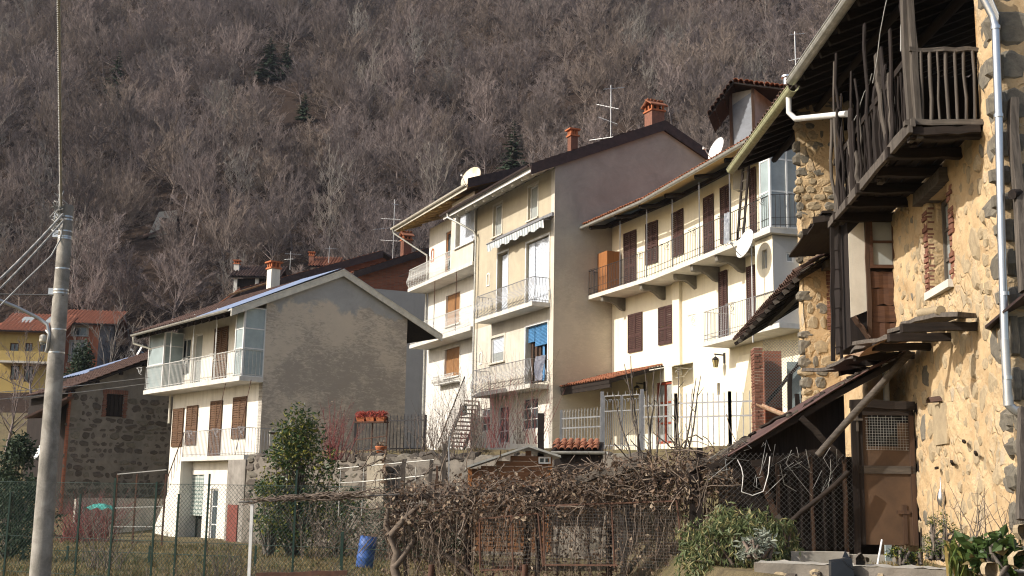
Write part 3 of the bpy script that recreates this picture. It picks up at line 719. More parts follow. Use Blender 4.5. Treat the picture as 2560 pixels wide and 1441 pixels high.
def spruce(foot, h, r, label, seed, wide=1.0, name='spruce_tree'):
    R = random.Random(seed); e = empty(name, foot, label, 'conifer'); t = MB(); t.tube([foot - Vector((0, 0, .3)), foot + Vector((0, 0, h * .97))], [r * .09, .02], 6); t.build('trunk', M['bark'], e)
    m = MB(); n = 26
    for i in range(n):
        f = i / n; z = h * (.08 + .9 * f); rr = r * (1 - f) ** .85 * R.uniform(.8, 1.15) + .12; k = int(9 - 4 * f)
        for j in range(k):
            az = R.uniform(0, 6.283); d = Vector((math.cos(az), math.sin(az), -.18 + .5 * f)); ln = rr * R.uniform(.6, 1.1); p = foot + Vector((0, 0, z)); s = d.cross(Vector((0, 0, 1))).normalized()
            for q in range(7):
                a = p + d * ln * (q + .3) / 7; w_ = ln * .30 * (1 - q / 9); dr = Vector((0, 0, -.12 * ln - .1 * R.random()))
                for sg in (-1, 1): m.add((a, a + d * w_ * .6 + s * sg * w_ * R.uniform(.6, 1.2) + dr * .5, a + d * w_ * 1.1 + dr * R.uniform(.2, 1)), ((0, 1, 2),))
    m.build('crown', M['conifer'], e)
def conifers():
    for i, (px, py, hpx, wf, lab) in enumerate(CONIFERS):
        p = hillpoint(px, py); h = 1.3 * hpx / FPX * (p - CAM).length; spruce(p, h, h * wf, lab, i + 3)
conifers()
# ------------------------------------------------------------------ low white house with the bare gable
FA = Frame(at_y(655, 1000, 44), -vpdir(-1090)); GA = FA.side()
def house_a():
    H = empty('gabled_house', FA.p(-4, -.2, -3), 'three storey white house with bare grey and beige gable, glazed balcony ends', 'house')
    uL, uR, D = -8.3, 0.0, 6.2
    zg, zt, zb, ze, zr = -.3, 2.85, 5.55, 8.55, 9.95            # ground, terrace, balcony, wall head, ridge
    up = FA.rect; holes = []
    d_up = [FA.rect(447, 848, 475, 945), FA.rect(483, 836, 504, 955), FA.rect(536, 820, 569, 955)]
    d_up = [(a, b, zb + .2, d) if i else (a, b, zb + .75, d) for i, (a, b, c, d) in enumerate(d_up)]
    lo = [FA.rect(433, 1022, 459, 1117), FA.rect(467, 1015, 494, 1113), FA.rect(525, 1003, 554, 1155), FA.rect(583, 993, 616, 1097)]
    lo[2] = (lo[2][0], lo[2][1], zt + .02, lo[2][3])
    gr = []
    m = MB(); wall_panel(m, FA, uL, uR, zg - 1, ze, d_up + lo + gr)
    wall_panel(m, FA.side(uL).shifted(0), 0, D, zg - 1, ze)      # far end (unseen)
    m.box(FA, uL + .3, uR - .3, zg - 1, ze - .1, -D + .3, -.3)  # core closes the openings
    m.build('front_wall', M['white_wall'], H)
    g = MB(); pts = [GA.p(0, zg - 1), GA.p(D, zg - 1), GA.p(D, ze), GA.p(D / 2, zr), GA.p(0, ze)]
    g.slab(pts, .3, -GA.n); M['gableA'] = gable_mat('patched_gable_render', (.42, .41, .39), (.64, .545, .43), 8.55, .9, (.31, .27, .225)); g.build('gable_wall', M['gableA'], H)
    q = MB(); q.box(FA, uR - .16, uR + .012, zb + .1, ze - .02, .002, .012); q.build('corner_strip', M['white_wall'], H)
    # roof
    oF, oR = 1.42, 1.6; vo = .16; s = (zr - ze) / (D / 2); zE, zB = ze - s * oF, ze - s * oR; top = .16
    rf = MB()
    for u0, u1 in ((uL - 1.1, uR + vo - .03),):
        rf.slab([FA.p(u0, zE + top, oF), FA.p(u1, zE + top, oF), FA.p(u1, zr + top, -D / 2), FA.p(u0, zr + top, -D / 2)], .08)
        rf.slab([FA.p(u1, zB + top, -D - oR), FA.p(u0, zB + top, -D - oR), FA.p(u0, zr + top, -D / 2), FA.p(u1, zr + top, -D / 2)], .08)
    roof = rf.build('roof', M['wood_dark_x'], H)
    ed = FA.d; upv = (FA.p(0, zr, -D / 2) - FA.p(0, zE, oF))
    ux = -3.0                                                    # tiles on the far part, sheet metal on the near part
    tiles(roof, FA.p(uL - 1.1, zE + top + .02, oF + .06), ed, upv, int((ux - uL + 1.1) / .2), 3, M['tile_dark'], .2, .34)
    tile_sheet('tile_courses', FA.p(uL - 1.1, zE + top + .02, oF + .06) + upv.normalized() * 1.05, ed, upv, ux - uL + 1.1, upv.length - 1.1, M['tile_dark'], roof, .2)
    sh = MB()
    n = 22
    def ms(P0, upw, wd):
        def fn(a, b): return P0 + ed * (a * wd) + upw * b + Vector((0, 0, .03 + .018 * (1 if (int(a * 44) % 4) < 2 else 0)))
        sh.grid(fn, 44, 1, False)
    ms(FA.p(ux, zE + top + .03, oF + .05), upv + FA.n * .05, uR + vo - ux)
    ms(FA.p(ux, zB + top + .03, -D - oR), FA.p(0, zr, -D / 2) - FA.p(0, zB, -D - oR), uR + vo - ux)
    sh.build('sheet_metal_roof', M['sheet_blue'], roof)
    vg = MB(); uu = uR + vo
    for w0, z0, w1, z1 in ((oF + .06, zE, -D / 2, zr), (-D - oR, zB, -D / 2, zr)):
        vg.hexa([FA.p(uu - .03, z0 - .07, w0), FA.p(uu + .03, z0 - .07, w0), FA.p(uu + .03, z1 - .07, w1), FA.p(uu - .03, z1 - .07, w1),
                 FA.p(uu - .03, z0 + .17, w0), FA.p(uu + .03, z0 + .17, w0), FA.p(uu + .03, z1 + .17, w1), FA.p(uu - .03, z1 + .17, w1)])
        vg.hexa([FA.p(uu - .16, z0 + .172, w0), FA.p(uu + .05, z0 + .172, w0), FA.p(uu + .05, z1 + .172, w1), FA.p(uu - .16, z1 + .172, w1),
                 FA.p(uu - .16, z0 + .20, w0), FA.p(uu + .05, z0 + .20, w0), FA.p(uu + .05, z1 + .20, w1), FA.p(uu - .16, z1 + .20, w1)])
    vg.build('verge_board', M['cream_metal'], H)
    gt = MB(); gutter(gt, FA.p(uL - 1.15, zE + top - .03, oF + .12), FA.p(uR + .1, zE + top + .02, oF + .12), .075); gt.build('gutter', M['gutter_grey'], H)
    dp = MB(); dp.tube([FA.p(uL - 1.0, zE + .05, oF + .1), FA.p(uL - 1.0, zE - .22, oF + .08), FA.p(uL - .35, zE - .62, .3), FA.p(uL - .06, zE - .8, .12), FA.p(uL - .06, zt + 1.5, .1)], .045, 8); dp.build('downpipe', M['cream_metal'], H)
    for k in range(15):
        u = uL - .9 + k * .66
        if u > uR: break
        b = MB(); b.bar(FA.p(u, zE + top - .15, oF - .03), FA.p(u, ze + .0 + top - .15, -.1), .1, .13); b.build('rafter', M['wood_dark_x'], roof)
    # upper balcony
    w = .95; sL = uL - .95
    sb = MB(); sb.slab([FA.p(sL, zb + .17, 0), FA.p(sL, zb + .17, w), FA.p(uR + .02, zb + .17, w), FA.p(uR + .02, zb + .17, 0)], .17); sb.slab([FA.p(sL, zb + .168, 0), FA.p(uL, zb + .168, 0), FA.p(uL, zb + .168, -2), FA.p(sL, zb + .168, -2)], .166)
    S = sb.build('balcony_slab', M['slab'], H)
    z0 = zb + .17
    railing(S, [FA.p(sL + .04, 0, -.3), FA.p(sL + .04, 0, w - .05), FA.p(uR - .02, 0, w - .05), FA.p(uR - .02, 0, 0)], z0, .98, M['iron_white'], 'straight', .13)
    for px in (425, 480, 537):
        u = FA.uv(px, 900, w - .05)[0]
        p = MB(); p.bar(FA.p(u, z0, w - .05), FA.p(u, zE + .55, w - .05), .04); p.bar(FA.p(u, zE + .45, w - .05), FA.p(u, zE + .55, 0), .025); p.build('post', M['iron_white'], S)
    for px in (345, 470, 540, 600):
        u = FA.uv(px, 900, w)[0]; p = MB(); scroll(p, FA, u + .55 if px == 345 else u, z0 + 1.0, w, .65, 1, .009, .3); p.build('clothes_line_bracket', M['iron_white'], S)
    # glazed ends
    def glazed(u0, u1, wa, wb, ztop, name):
        f = MB(); t = .035
        for u in (u0, u1): f.box(FA, u - t, u + t, z0, ztop, wb - t, wb + t)
        f.box(FA, u1 - t, u1 + t, z0, ztop, wa, wa + .04)
        for v in (z0, z0 + 1.02, z0 + 1.75, ztop - .03):
            f.box(FA, u0 + t, u1 - t, v, v + .04, wb - .02, wb + .02); f.box(FA, u1 - .02, u1 + .02, v, v + .04, wa + .04, wb - t)
            f.box(FA, u0 - .02, u0 + .02, v, v + .04, wa + .04, wb - t)
        o = f.build(name, M['white_paint'], S)
        for a, b in ((z0 + .04, z0 + 1.02), (z0 + 1.06, z0 + 1.75), (z0 + 1.79, ztop - .03)):
            g = MB(); g.box(FA, u0 + t, u1 - t, a, b, wb - .006, wb + .002); g.build('pane', M['frosted'], o)
            g = MB(); g.box(FA, u1 - .004, u1 + .004, a, b, wa + .04, wb - t); g.build('pane', M['frosted'], o)
            g = MB(); g.box(FA, u0 - .004, u0 + .004, a, b, wa + .04, wb - t); g.build('pane', M['frosted'], o)
    glazed(FA.uv(581, 880, w)[0], uR - .04, 0, w - .12, z0 + 2.55, 'glazed_porch')
    glazed(sL + .08, FA.uv(402, 900, w)[0], 0, w - .12, z0 + 2.35, 'glazed_porch')
    a, b, c, d = d_up[0]; window(FA, a, b, c, d, H, 'white_paint', 'glass')
    a, b, c, d = d_up[1]; window(FA, a, b, c, d, H, 'white_paint', 'glass_pale', mull=0, name='door')
    a, b, c, d = d_up[2]; shutters(FA, a, b, c, d, M['shutter_old'], H)
    for i, (a, b, c, d) in enumerate(lo): shutters(FA, a, b, c, d, M['shutter_old'], H, pitch=.09)
    # terrace at first floor, its pillar, the stair and what stands under it
    wt = 1.25; tL = FA.uv(452, 1165, wt)[0]; tR = FA.uv(609, 1150, wt)[0]
    t = MB(); t.slab([FA.p(tL, zt, 0), FA.p(tL, zt, wt), FA.p(tR, zt, wt), FA.p(tR, zt, 0)], .16); T = t.build('terrace_slab', M['slab'], H)
    railing(T, [FA.p(tL, 0, wt - .04), FA.p(tR - .03, 0, wt - .04), FA.p(tR - .03, 0, 0)], zt, .95, M['iron_grey'], 'straight', .12)
    for px in (480, 545, 610):
        u = FA.uv(px, 1090, wt)[0]; p = MB(); scroll(p, FA, u, zt + .97, wt, .55, 1, .009, .3); p.build('clothes_line_bracket', M['iron_grey'], T)
    for px in (527, 590):                                            # thin posts up to the balcony
        u = FA.uv(px, 1050, wt)[0]; p = MB(); p.tube([FA.p(u, zt, wt - .04), FA.p(u, zb, w - .2)], .014, 5); p.build('post', M['rust'], T)
    p0, p1 = FA.uv(565, 1250, wt)[0], FA.uv(609, 1250, wt)[0]
    p = MB(); p.box(FA, p0, p1, zg - 1, zt - .16, wt - .45, wt); p.build('pillar', plaster('stained_pillar', (.30, .275, .24), (.17, .15, .13), 2.5, .6, .7), H)
    p = MB(); p.box(FA, *FA.rect(567, 1262, 592, 1362, wt + .03), wt + .005, wt + .04); p.build('meter_cupboard', simple('dark_red_paint', (.20, .06, .045), .6), H)
    bx = MB(); bx.box(FA, p1, uR, zg - 1, zt - .17, -.05, .55); bx.build('lower_wall', M['grey_wall'], H)
    # curtain door + narrow door
    wl = .78; FL = FA.shifted(0, wl); gr = [FL.rect(455, 1187, 506, 1357), FL.rect(524, 1222, 542, 1357)]; gr = [(a, b, zg + .02, d) for a, b, c, d in gr]
    lw = MB(); wall_panel(lw, FL, tL + .02, p0, zg - 1, zt - .165, gr, .2); lw.build('lower_front_wall', M['white_wall'], H)
    a, b, c, d = gr[0]; cu = MB()
    def fn(x, y): return FL.p(a + (b - a) * x, d - (d - c) * .62 * y, -.06 + .03 * math.sin(x * 22) + .01 * math.sin(y * 9))
    cu.grid(fn, 40, 8); cu.build('door_curtain', M['cloth_check'], H)
    k = MB(); k.box(FL, a - .1, b + .1, c, d, -.28, -.26); k.build('doorway', M['dark'], H)
    a, b, c, d = gr[1]; window(FL, a, b, c, d, H, 'white_paint', 'glass', mull=0, bars=2, name='door')
    # stair down to the left, along the front
    n = 15; uS = FA.uv(372, 1345, wt)[0]; st = MB()
    for i in range(n):
        u1 = tL - (tL - uS) * i / n; u0 = tL - (tL - uS) * (i + 1) / n; z1 = zt - .05 - (zt - zg) * (i + .3) / n
        o = MB(); o.box(FA, u0, u1, zg - 1 if i < n - 1 else zg - 1, z1, .06, wt - .1); o.build('step', M['slab'], H)
    st.add([FA.p(tL, zt - .1, wt - .1), FA.p(uS, zg - .1, wt - .1), FA.p(uS, zg - 1, wt - .1), FA.p(tL, zg - 1, wt - .1),
            FA.p(tL, zt - .1, wt), FA.p(uS, zg - .1, wt), FA.p(uS, zg - 1, wt), FA.p(tL, zg - 1, wt)],
           ((0, 1, 2, 3), (7, 6, 5, 4), (0, 4, 5, 1), (1, 5, 6, 2), (2, 6, 7, 3), (3, 7, 4, 0))); st.build('stair_wall', M['white_wall'], H)
    rl = MB(); rl.bar(FA.p(tL, zt + .95, wt - .05), FA.p(uS + .3, zg + 1.0, wt - .05), .035, .02)
    for i in range(11):
        f = i / 10; u = tL + (uS + .3 - tL) * f; z = zt + (zg + .1 - zt) * f; rl.bar(FA.p(u, z - .1, wt - .05), FA.p(u, z + .93, wt - .05), .016)
    rl.build('stair_railing', M['rust'], H)
    # chimneys on both slopes
    def onroof(px, py, front=True):
        n_ = (FA.p(1, zE, oF) - FA.p(0, zE, oF)).cross(upv).normalized() if front else (FA.p(1, 0, 0) - FA.p(0, 0, 0)).cross(FA.p(0, zr, -D / 2) - FA.p(0, zB, -D - oR)).normalized()
        p0 = FA.p(0, zr + .16, -D / 2); d_ = ray(px, py); return CAM + d_ * ((p0 - CAM).dot(n_) / d_.dot(n_))
    chimney(H, onroof(682, 722), .42, .42, .85, 'white_wall', FA, 'flat')
    c = FA.p(-2.2, zr - .35, -D / 2 - 1.2); chimney(H, c, .55, .45, .5, 'brick', FA, 'flat')
    return H
HA = house_a()
# ------------------------------------------------------------------ tall beige house with awning (right) and the white house joined to it (left)
FB = Frame(at_y(1385, 700, 47), -vpdir(-110)); GB = FB.side()
zS1, zS2, zgB = 9.05, 12.1, 2.2                    # undersides of the balcony slabs, ground
def belly_balcony(H, F, u0, u1, w0, w1, zb, th, mat, ends=(1, 1), step=.13, label=None):
    s = MB(); s.slab([F.p(u0, zb + th, w0), F.p(u0, zb + th, w1), F.p(u1, zb + th, w1), F.p(u1, zb + th, w0)], th)
    S = s.build('balcony_slab', M['slab'], H, label)
    path = []
    if ends[0]: path.append(F.p(u0 + .04, 0, w0 + .05))
    path += [F.p(u0 + .04, 0, w1 - .05), F.p(u1 - .04, 0, w1 - .05)]
    if ends[1]: path.append(F.p(u1 - .04, 0, w0 + .05))
    railing(S, path, zb + th, 1.0, mat, 'belly', step); return S
def niche(F, u, v, h, w_, H, mat, w=.0):
    m = MB(); n = 10
    out = [F.p(u - w_, v, w + .03)] + [F.p(u - w_ * math.cos(math.pi * k / n), v + h + w_ * math.sin(math.pi * k / n), w + .03) for k in range(n + 1)] + [F.p(u + w_, v, w + .03)]
    i_ = w_ * .68
    inn = [F.p(u - i_, v + .06, w + .03)] + [F.p(u - i_ * math.cos(math.pi * k / n), v + h + i_ * math.sin(math.pi * k / n), w + .03) for k in range(n + 1)] + [F.p(u + i_, v + .06, w + .03)]
    k_ = len(out)
    for a in range(k_):
        b = (a + 1) % k_
        m.quad(out[a], out[b], inn[b], inn[a]); m.quad(out[a], out[a] - F.n * .03, out[b] - F.n * .03, out[b])
        m.quad(inn[a], inn[b], inn[b] - F.n * .028, inn[a] - F.n * .028)
    return m.build('wall_niche', mat, H)
def house_b():
    H = empty('tall_house', FB.p(-4, zgB, -3), 'tall beige house with striped awning, belly-rail balconies and tall bare side wall', 'house')
    uL, uR, D = -8.2, 0.0, 9.6; ze, zr = 14.75, 17.0; ur = 5.1
    top = [FB.rect(1234, 512, 1255, 590), FB.rect(1321, 464, 1345, 548)]
    mid = [FB.rect(1243, 632, 1269, 790), FB.rect(1315, 598, 1372, 765)]; mid = [(a, b, zS1 + .18, d) for a, b, c, d in mid]
    low = [FB.rect(1228, 843, 1260, 906), FB.rect(1314, 812, 1369, 940)]; low = [low[0], (low[1][0], low[1][1], 6.1, low[1][3])]
    gnd = [FB.rect(1305, 995, 1345, 1075), FB.rect(1245, 1015, 1272, 1110), FB.rect(1203, 1022, 1225, 1080)]
    m = MB(); wall_panel(m, FB, uL, uR, zS1, ze, top + mid); m.box(FB, uL + .35, uR - .35, zgB - 2, ze - .3, -D + .3, -.35); m.build('front_wall', M['beige_wall'], H)
    m = MB(); wall_panel(m, FB, uL, uR, 5.9, zS1, low); m.build('lower_wall', M['pale_render'], H)
    m = MB(); wall_panel(m, FB, uL, uR, zgB - 2, 5.9, gnd); m.build('ground_floor_wall', M['white_wall'], H)
    g = MB(); g.slab([GB.p(0, zgB - 2), GB.p(D, zgB - 2), GB.p(D, ze + .2), GB.p(ur, zr), GB.p(0, ze + .05)], .3, -GB.n)
    M['gableB'] = gable_mat('tall_side_wall_render', (.37, .345, .305), (.62, .545, .435), 10.6, 3.4, (.47, .41, .325), .5, .3); g.build('side_wall', M['gableB'], H)
    q = MB(); q.box(FB, uR - .3, uR + .01, 5.9, ze - .1, .002, .014); q.build('corner_strip', M['pale_render'], H)
    # roof, soffit, gutter
    o = 1.1; s = (zr - ze) / ur; zE = ze - s * o; t = .34; vo = .12
    r = MB(); r.slab([FB.p(uL - 1.4, zE + t, o), FB.p(uR + vo, zE + t, o), FB.p(uR + vo, zr + t, -ur), FB.p(uL - 1.4, zr + t, -ur)], .1)
    zk = ze + .2 - .6
    r.slab([FB.p(uR + vo, zk + t, -D - 1.1), FB.p(uL - 1.4, zk + t, -D - 1.1), FB.p(uL - 1.4, zr + t, -ur), FB.p(uR + vo, zr + t, -ur)], .1)
    R = r.build('roof', M['verge_dark'], H)
    tile_sheet('tile_courses', FB.p(uL - 1.4, zE + t + .02, o + .05), FB.d, FB.p(0, zr, -ur) - FB.p(0, zE, o), uR + vo - uL + 1.4, 5.2, M['tile_dark'], R, .21)
    sf = MB(); sf.slab([FB.p(uL - 1.35, zE + t - .11, o - .03), FB.p(uR - .02, zE + t - .11, o - .03), FB.p(uR - .02, ze + t - .11, 0), FB.p(uL - 1.35, ze + t - .11, 0)], .03); sf.build('soffit', M['soffit_white'], R)
    for k in range(10):
        u = uL - .9 + k * 1.0
        if u > uR: break
        b = MB(); a0, a1 = FB.p(u, zE + t - .23, o - .1), FB.p(u, ze + t - .23, -.05); b.bar(a0, a1, .13, .18); b.build('rafter', M['soffit_white'], R)
    f = MB(); f.box(FB, uL - 1.4, uR + .02, zE + t - .22, zE + t - .02, o - .02, o + .01); f.build('fascia', M['white_paint'], R)
    gt = MB(); gutter(gt, FB.p(uL - 1.45, zE + t - .02, o + .1), FB.p(uR + .05, zE + t + .02, o + .1), .085); gt.build('gutter', M['gutter_dark'], H)
    v = MB(); uu = uR + vo
    for w0, z0, w1, z1 in ((o + .05, zE, -ur, zr), (-D - 1.1, zk, -ur, zr)):
        v.hexa([FB.p(uu - .02, z0 - .02, w0), FB.p(uu + .05, z0 - .02, w0), FB.p(uu + .05, z1 - .02, w1), FB.p(uu - .02, z1 - .02, w1),
                FB.p(uu - .02, z0 + .42, w0), FB.p(uu + .05, z0 + .42, w0), FB.p(uu + .05, z1 + .42, w1), FB.p(uu - .02, z1 + .42, w1)])
    v.build('verge_board', M['verge_dark'], H)
    dpx = FB.uv(1118, 545, o + .1)[0]
    d = MB(); uw = FB.uv(1190, 600, .15)[0]
    d.tube([FB.p(dpx, zE + t - .05, o + .1), FB.p(dpx + .02, zE + t - .28, o + .08), FB.p(dpx + .3, zE + t - .42, o), FB.p(uw - .1, 13.6, .25), FB.p(uw, 13.35, .16), FB.p(uw, 12.9, .16), FB.p(uw, 3.2, .16)], .05, 8); d.build('downpipe', M['gutter_grey'], H)
    # openings
    for a, b, c, e in top: window(FB, a, b, c, e, H, 'white_paint', 'glass_pale', w=-.16, mull=0, bars=0); surround(FB, a, b, c, e, H, M['pale_render'], .09)
    a, b, c, e = mid[0]; roller(FB, a + .25, b, c, e - .1, H, M['roller_white'], -.14); surround(FB, a, b, c, e, H, M['white_paint'], .07, .02, False)
    a, b, c, e = mid[1]; roller(FB, a + .05, a + (b - a) * .3, c, e - .05, H, M['roller_white'], -.12); roller(FB, a + (b - a) * .33, b, c, e - .05, H, M['roller_white'], -.12); surround(FB, a, b, c, e, H, M['white_paint'], .07, .02, False)
    a, b, c, e = low[0]; window(FB, a, b, c, e, H, 'white_paint', 'glass_pale', mull=0, bars=0); roller(FB, a + .08, b - .08, c + .1, e - .06, H, M['roller_white'], -.1, down=.65); surround(FB, a, b, c, e, H, M['pale_render'], .12)
    a, b, c, e = low[1]; k = MB(); k.box(FB, a, b, c, e, -.3, -.28); k.build('doorway', M['dark'], H)
    roller(FB, a + .03, a + (b - a) * .3, c, e, H, M['roller_blue'], -.12, down=.27); roller(FB, a + (b - a) * .33, b, c, e, H, M['roller_blue'], -.12, down=.36)
    for i in range(5):
        cu = MB(); x0 = a + (b - a) * (.08 + .17 * i)
        def fn(x, y, x0=x0): return FB.p(x0 + x * .16, e - .6 - y * (e - c - .7), -.2 + .02 * math.sin(x * 9 + i))
        cu.grid(fn, 6, 3); cu.build('door_curtain', M['wood_brown_z'] if i != 3 else M['roller_blue'], H)
    surround(FB, a, b, c, e, H, M['white_paint'], .08, .02, False)
    for i, (a, b, c, e) in enumerate(gnd): window(FB, a, b, c, e, H, 'white_paint', 'glass', mull=1, bars=2)
    niche(FB, FB.uv(1221, 700)[0], FB.uv(1221, 716)[1], .42, .19, H, M['white_paint']); niche(FB, FB.uv(1202, 900)[0], FB.uv(1202, 912)[1], .4, .17, H, M['white_paint'])
    # awning
    aw = MB(); a0 = FB.uv(1219, 628, .45)[0]; a1 = FB.uv(1366, 560, .35)[0]; za = FB.uv(1295, 580, .4)[1]
    n = 44; mt = []
    for i in range(n):
        u0 = a0 + (a1 - a0) * i / n; u1 = a0 + (a1 - a0) * (i + 1) / n
        tgt = aw if i % 2 else None
    c1, c2 = MB(), MB()
    for i in range(n):
        m_ = c1 if i % 2 else c2; u0 = a0 + (a1 - a0) * i / n; u1 = a0 + (a1 - a0) * (i + 1) / n
        dz = .30 + .05 * math.sin(i * .9) ; w0 = .5 + .02 * math.sin(i * 1.7); w1 = .5 + .02 * math.sin((i + 1) * 1.7)
        m_.quad(FB.p(u0, za + .22, .06), FB.p(u1, za + .22, .06), FB.p(u1, za + .02, .5), FB.p(u0, za + .02, .5))
        m_.quad(FB.p(u0, za + .02, .5), FB.p(u1, za + .02, .5), FB.p(u1, za - dz, w1 - .03), FB.p(u0, za - dz, w0 - .03))
    A = c1.build('awning', simple('awning_white', (.70, .70, .68), .8), H); c2.build('awning_stripes', simple('awning_grey_stripe', (.36, .40, .41), .8), A)
    b = MB(); b.tube([FB.p(a0, za + .02, .5), FB.p(a1, za + .02, .5)], .035, 8); b.box(FB, a0, a1, za + .18, za + .34, .0, .1)
    for u in (a0 + .2, a1 - .2): b.bar(FB.p(u, za + .1, .05), FB.p(u, za, .48), .04)
    b.build('awning_frame', M['iron_grey'], A)
    # balconies
    belly_balcony(H, FB, FB.uv(1187, 812, .8)[0], uR - .32, 0, .8, zS1, .17, M['iron_grey'], (1, 1))
    zl = 6.0 - .17
    belly_balcony(H, FB, FB.uv(1180, 980, .85)[0], uR - .32, 0, .85, zl - .05, .17, M['iron_grey'], (1, 1))
    # chimneys
    rid = FB.p(uR - .9, zr + t, -ur)
    chimney(H, FB.p(-.7, zr + t - .1, -ur), .62, .62, .75, 'brick', FB, 'roof')
    chimney(H, FB.p(-1.0, 15.95, -1.3), .32, .32, .5, 'brick', FB, 'flat')
    return H, (uL, uR, D, ze, zr, ur)
HB, BD = house_b()
def house_d():
    H = empty('white_house', FB.p(-12, zgB, -3), 'white limewashed house left of the awning house, with curved white balcony rails and tan blinds', 'house')
    w0 = -.95; uL, uR = -16.9, -8.22; ze = 15.6; F = FB.shifted(0, w0)
    hol = [F.rect(1114, 580, 1126, 690), F.rect(1115, 735, 1150, 812), F.rect(1112, 870, 1149, 942), F.rect(1150, 1010, 1168, 1040)]
    hol[0] = (hol[0][0], hol[0][1], zS2 + .18, hol[0][3])
    m = MB(); wall_panel(m, F, uL, uR, zgB - 2, ze, hol); m.box(F, uL + .3, uR - .1, zgB - 2, ze - .3, -8, -.35); m.build('front_wall', M['d_wall'], H)
    sd_ = F.side(uL); e_ = MB(); e_.quad(F.p(uL, zgB - 2, -8), F.p(uL, zgB - 2, 0), F.p(uL, ze, 0), F.p(uL, ze, -8)); e_.build('end_wall', M['d_wall'], H)
    # room built out on the upper balcony
    bx0 = FB.uv(1128, 600, .1)[0]; bw = FB.rect(1140, 531, 1186, 611, .1)
    b = MB(); wall_panel(b, FB, bx0, -8.22, zS2 + .1, ze, [bw], w=.1); b.quad(FB.p(bx0, zS2 + .1, w0), FB.p(bx0, zS2 + .1, .1), FB.p(bx0, ze, .1), FB.p(bx0, ze, w0)); b.box(FB, bx0 + .2, -8.3, zS2 + .2, ze - .1, w0, -.2); b.build('built_out_room', M['pale_render'], H)
    roller(FB, bw[0] + .2, bw[1] - .05, bw[2], bw[3], H, M['roller_white'], -.05); surround(FB.shifted(0, .1), bw[0], bw[1], bw[2], bw[3], H, M['white_paint'], .08)
    for i, k in ((1, M['roller_tan']), (2, M['roller_tan'])):
        a, b_, c, d = hol[i]; roller(F, a, b_, c, d, H, k, -.1, split=1); surround(F, a, b_, c, d, H, M['d_wall'], .08, .02)
    a, b_, c, d = hol[0]; window(F, a, b_, c, d, H, 'wood_orange', 'glass', mull=0, name='door', fr=.12)
    a, b_, c, d = hol[3]; window(F, a, b_, c, d, H, 'iron_dark', 'glass', mull=1, bars=1)
    niche(F, F.uv(1082, 640)[0], F.uv(1082, 655)[1], .5, .22, H, M['terracotta_pot'])
    S2 = belly_balcony(H, FB, uL - .2, bx0 + .02, w0, .12, zS2, .18, M['iron_white'], (1, 0))
    sl = MB(); sl.slab([FB.p(bx0, zS2 + .18, w0), FB.p(bx0, zS2 + .18, .12), FB.p(-8.24, zS2 + .18, .12), FB.p(-8.24, zS2 + .18, w0)], .18); sl.build('balcony_slab', M['slab'], H)
    belly_balcony(H, FB, uL + .35, -8.3, w0, .12, zS1, .18, M['iron_white'], (1, 0))
    for px in (1088, 1142):
        u = FB.uv(px, 780, 0)[0]; p = MB(); p.tube([FB.p(u, zS1 + .18, .06), FB.p(u, zS2, .06)], .02, 5); p.build('post', M['rust'], H)
    for w_, z in ((.05, zS2 + 1.1), (.05, zS1 + 1.15)):
        p = MB(); p.tube([FB.p(uL - .2, z, w_), FB.p(uL - 1.6, z - .02, w_ + .05)], .012, 4); p.tube([FB.p(uL - .2, z, w0 + .2), FB.p(uL - 1.6, z - .02, w0 + .2)], .012, 4); p.tube([FB.p(uL - 1.6, z - .02, w_ + .1), FB.p(uL - 1.6, z - .02, w0 + .1)], .012, 4); p.build('clothes_rack', M['iron_dark'], H)
    o = .55; zE = 15.65; s = .34; t = .14; zr = zE + s * 5.2
    r = MB(); r.slab([FB.p(uL - 1.6, zE + t, o), FB.p(-8.0, zE + t, o), FB.p(-8.0, zr + t, o - 5.2), FB.p(uL - 1.6, zr + t, o - 5.2)], .1)
    r.slab([FB.p(-8.0, zE + t, o - 10.4), FB.p(uL - 1.6, zE + t, o - 10.4), FB.p(uL - 1.6, zr + t, o - 5.2), FB.p(-8.0, zr + t, o - 5.2)], .1); R = r.build('roof', M['soffit_yellow'], H)
    tiles(R, FB.p(uL - 1.6, zE + t + .02, o + .05), FB.d, Vector((0, 0, s)) - FB.n, 50, 1, M['tile_dark'], .2, .34)
    tile_sheet('tile_courses', FB.p(uL - 1.6, zE + t + .13, o - .25), FB.d, Vector((0, 0, s)) - FB.n, 9.9, 5.3, M['tile_dark'], R, .2)
    v = MB(); v.hexa([FB.p(-8.02, zE, o), FB.p(-7.95, zE, o), FB.p(-7.95, zr, o - 5.2), FB.p(-8.02, zr, o - 5.2), FB.p(-8.02, zE + .45, o), FB.p(-7.95, zE + .45, o), FB.p(-7.95, zr + .45, o - 5.2), FB.p(-8.02, zr + .45, o - 5.2)]); v.build('verge_board', M['verge_dark'], R)
    for k in range(9):
        u = uL - 1.3 + k * 1.05; b = MB(); b.bar(FB.p(u, zE + t - .2, o - .06), FB.p(u, zE + t - .2 + s * 1.5, o - 1.5), .1, .14); b.build('rafter', M['soffit_yellow'], R)
    f = MB(); f.box(FB, uL - 1.6, -8.05, zE - .06, zE + .1, o - .01, o + .02); f.build('fascia', M['cream_metal'], R)
    g = MB(); gutter(g, FB.p(uL - 1.65, zE + t - .03, o + .1), FB.p(-8.05, zE + t + .02, o + .1), .08); g.build('gutter', M['cream_metal'], H)
    d = MB(); d.tube([FB.p(uL - 1.45, zE + .1, o + .1), FB.p(uL - 1.45, zE - .15, o + .05), FB.p(uL + .05, zE - 1.5, w0 + .15), FB.p(uL + .05, zE - 1.9, w0 + .12), FB.p(uL + .05, 3, w0 + .12)], .05, 8); d.build('downpipe', M['gutter_grey'], H)
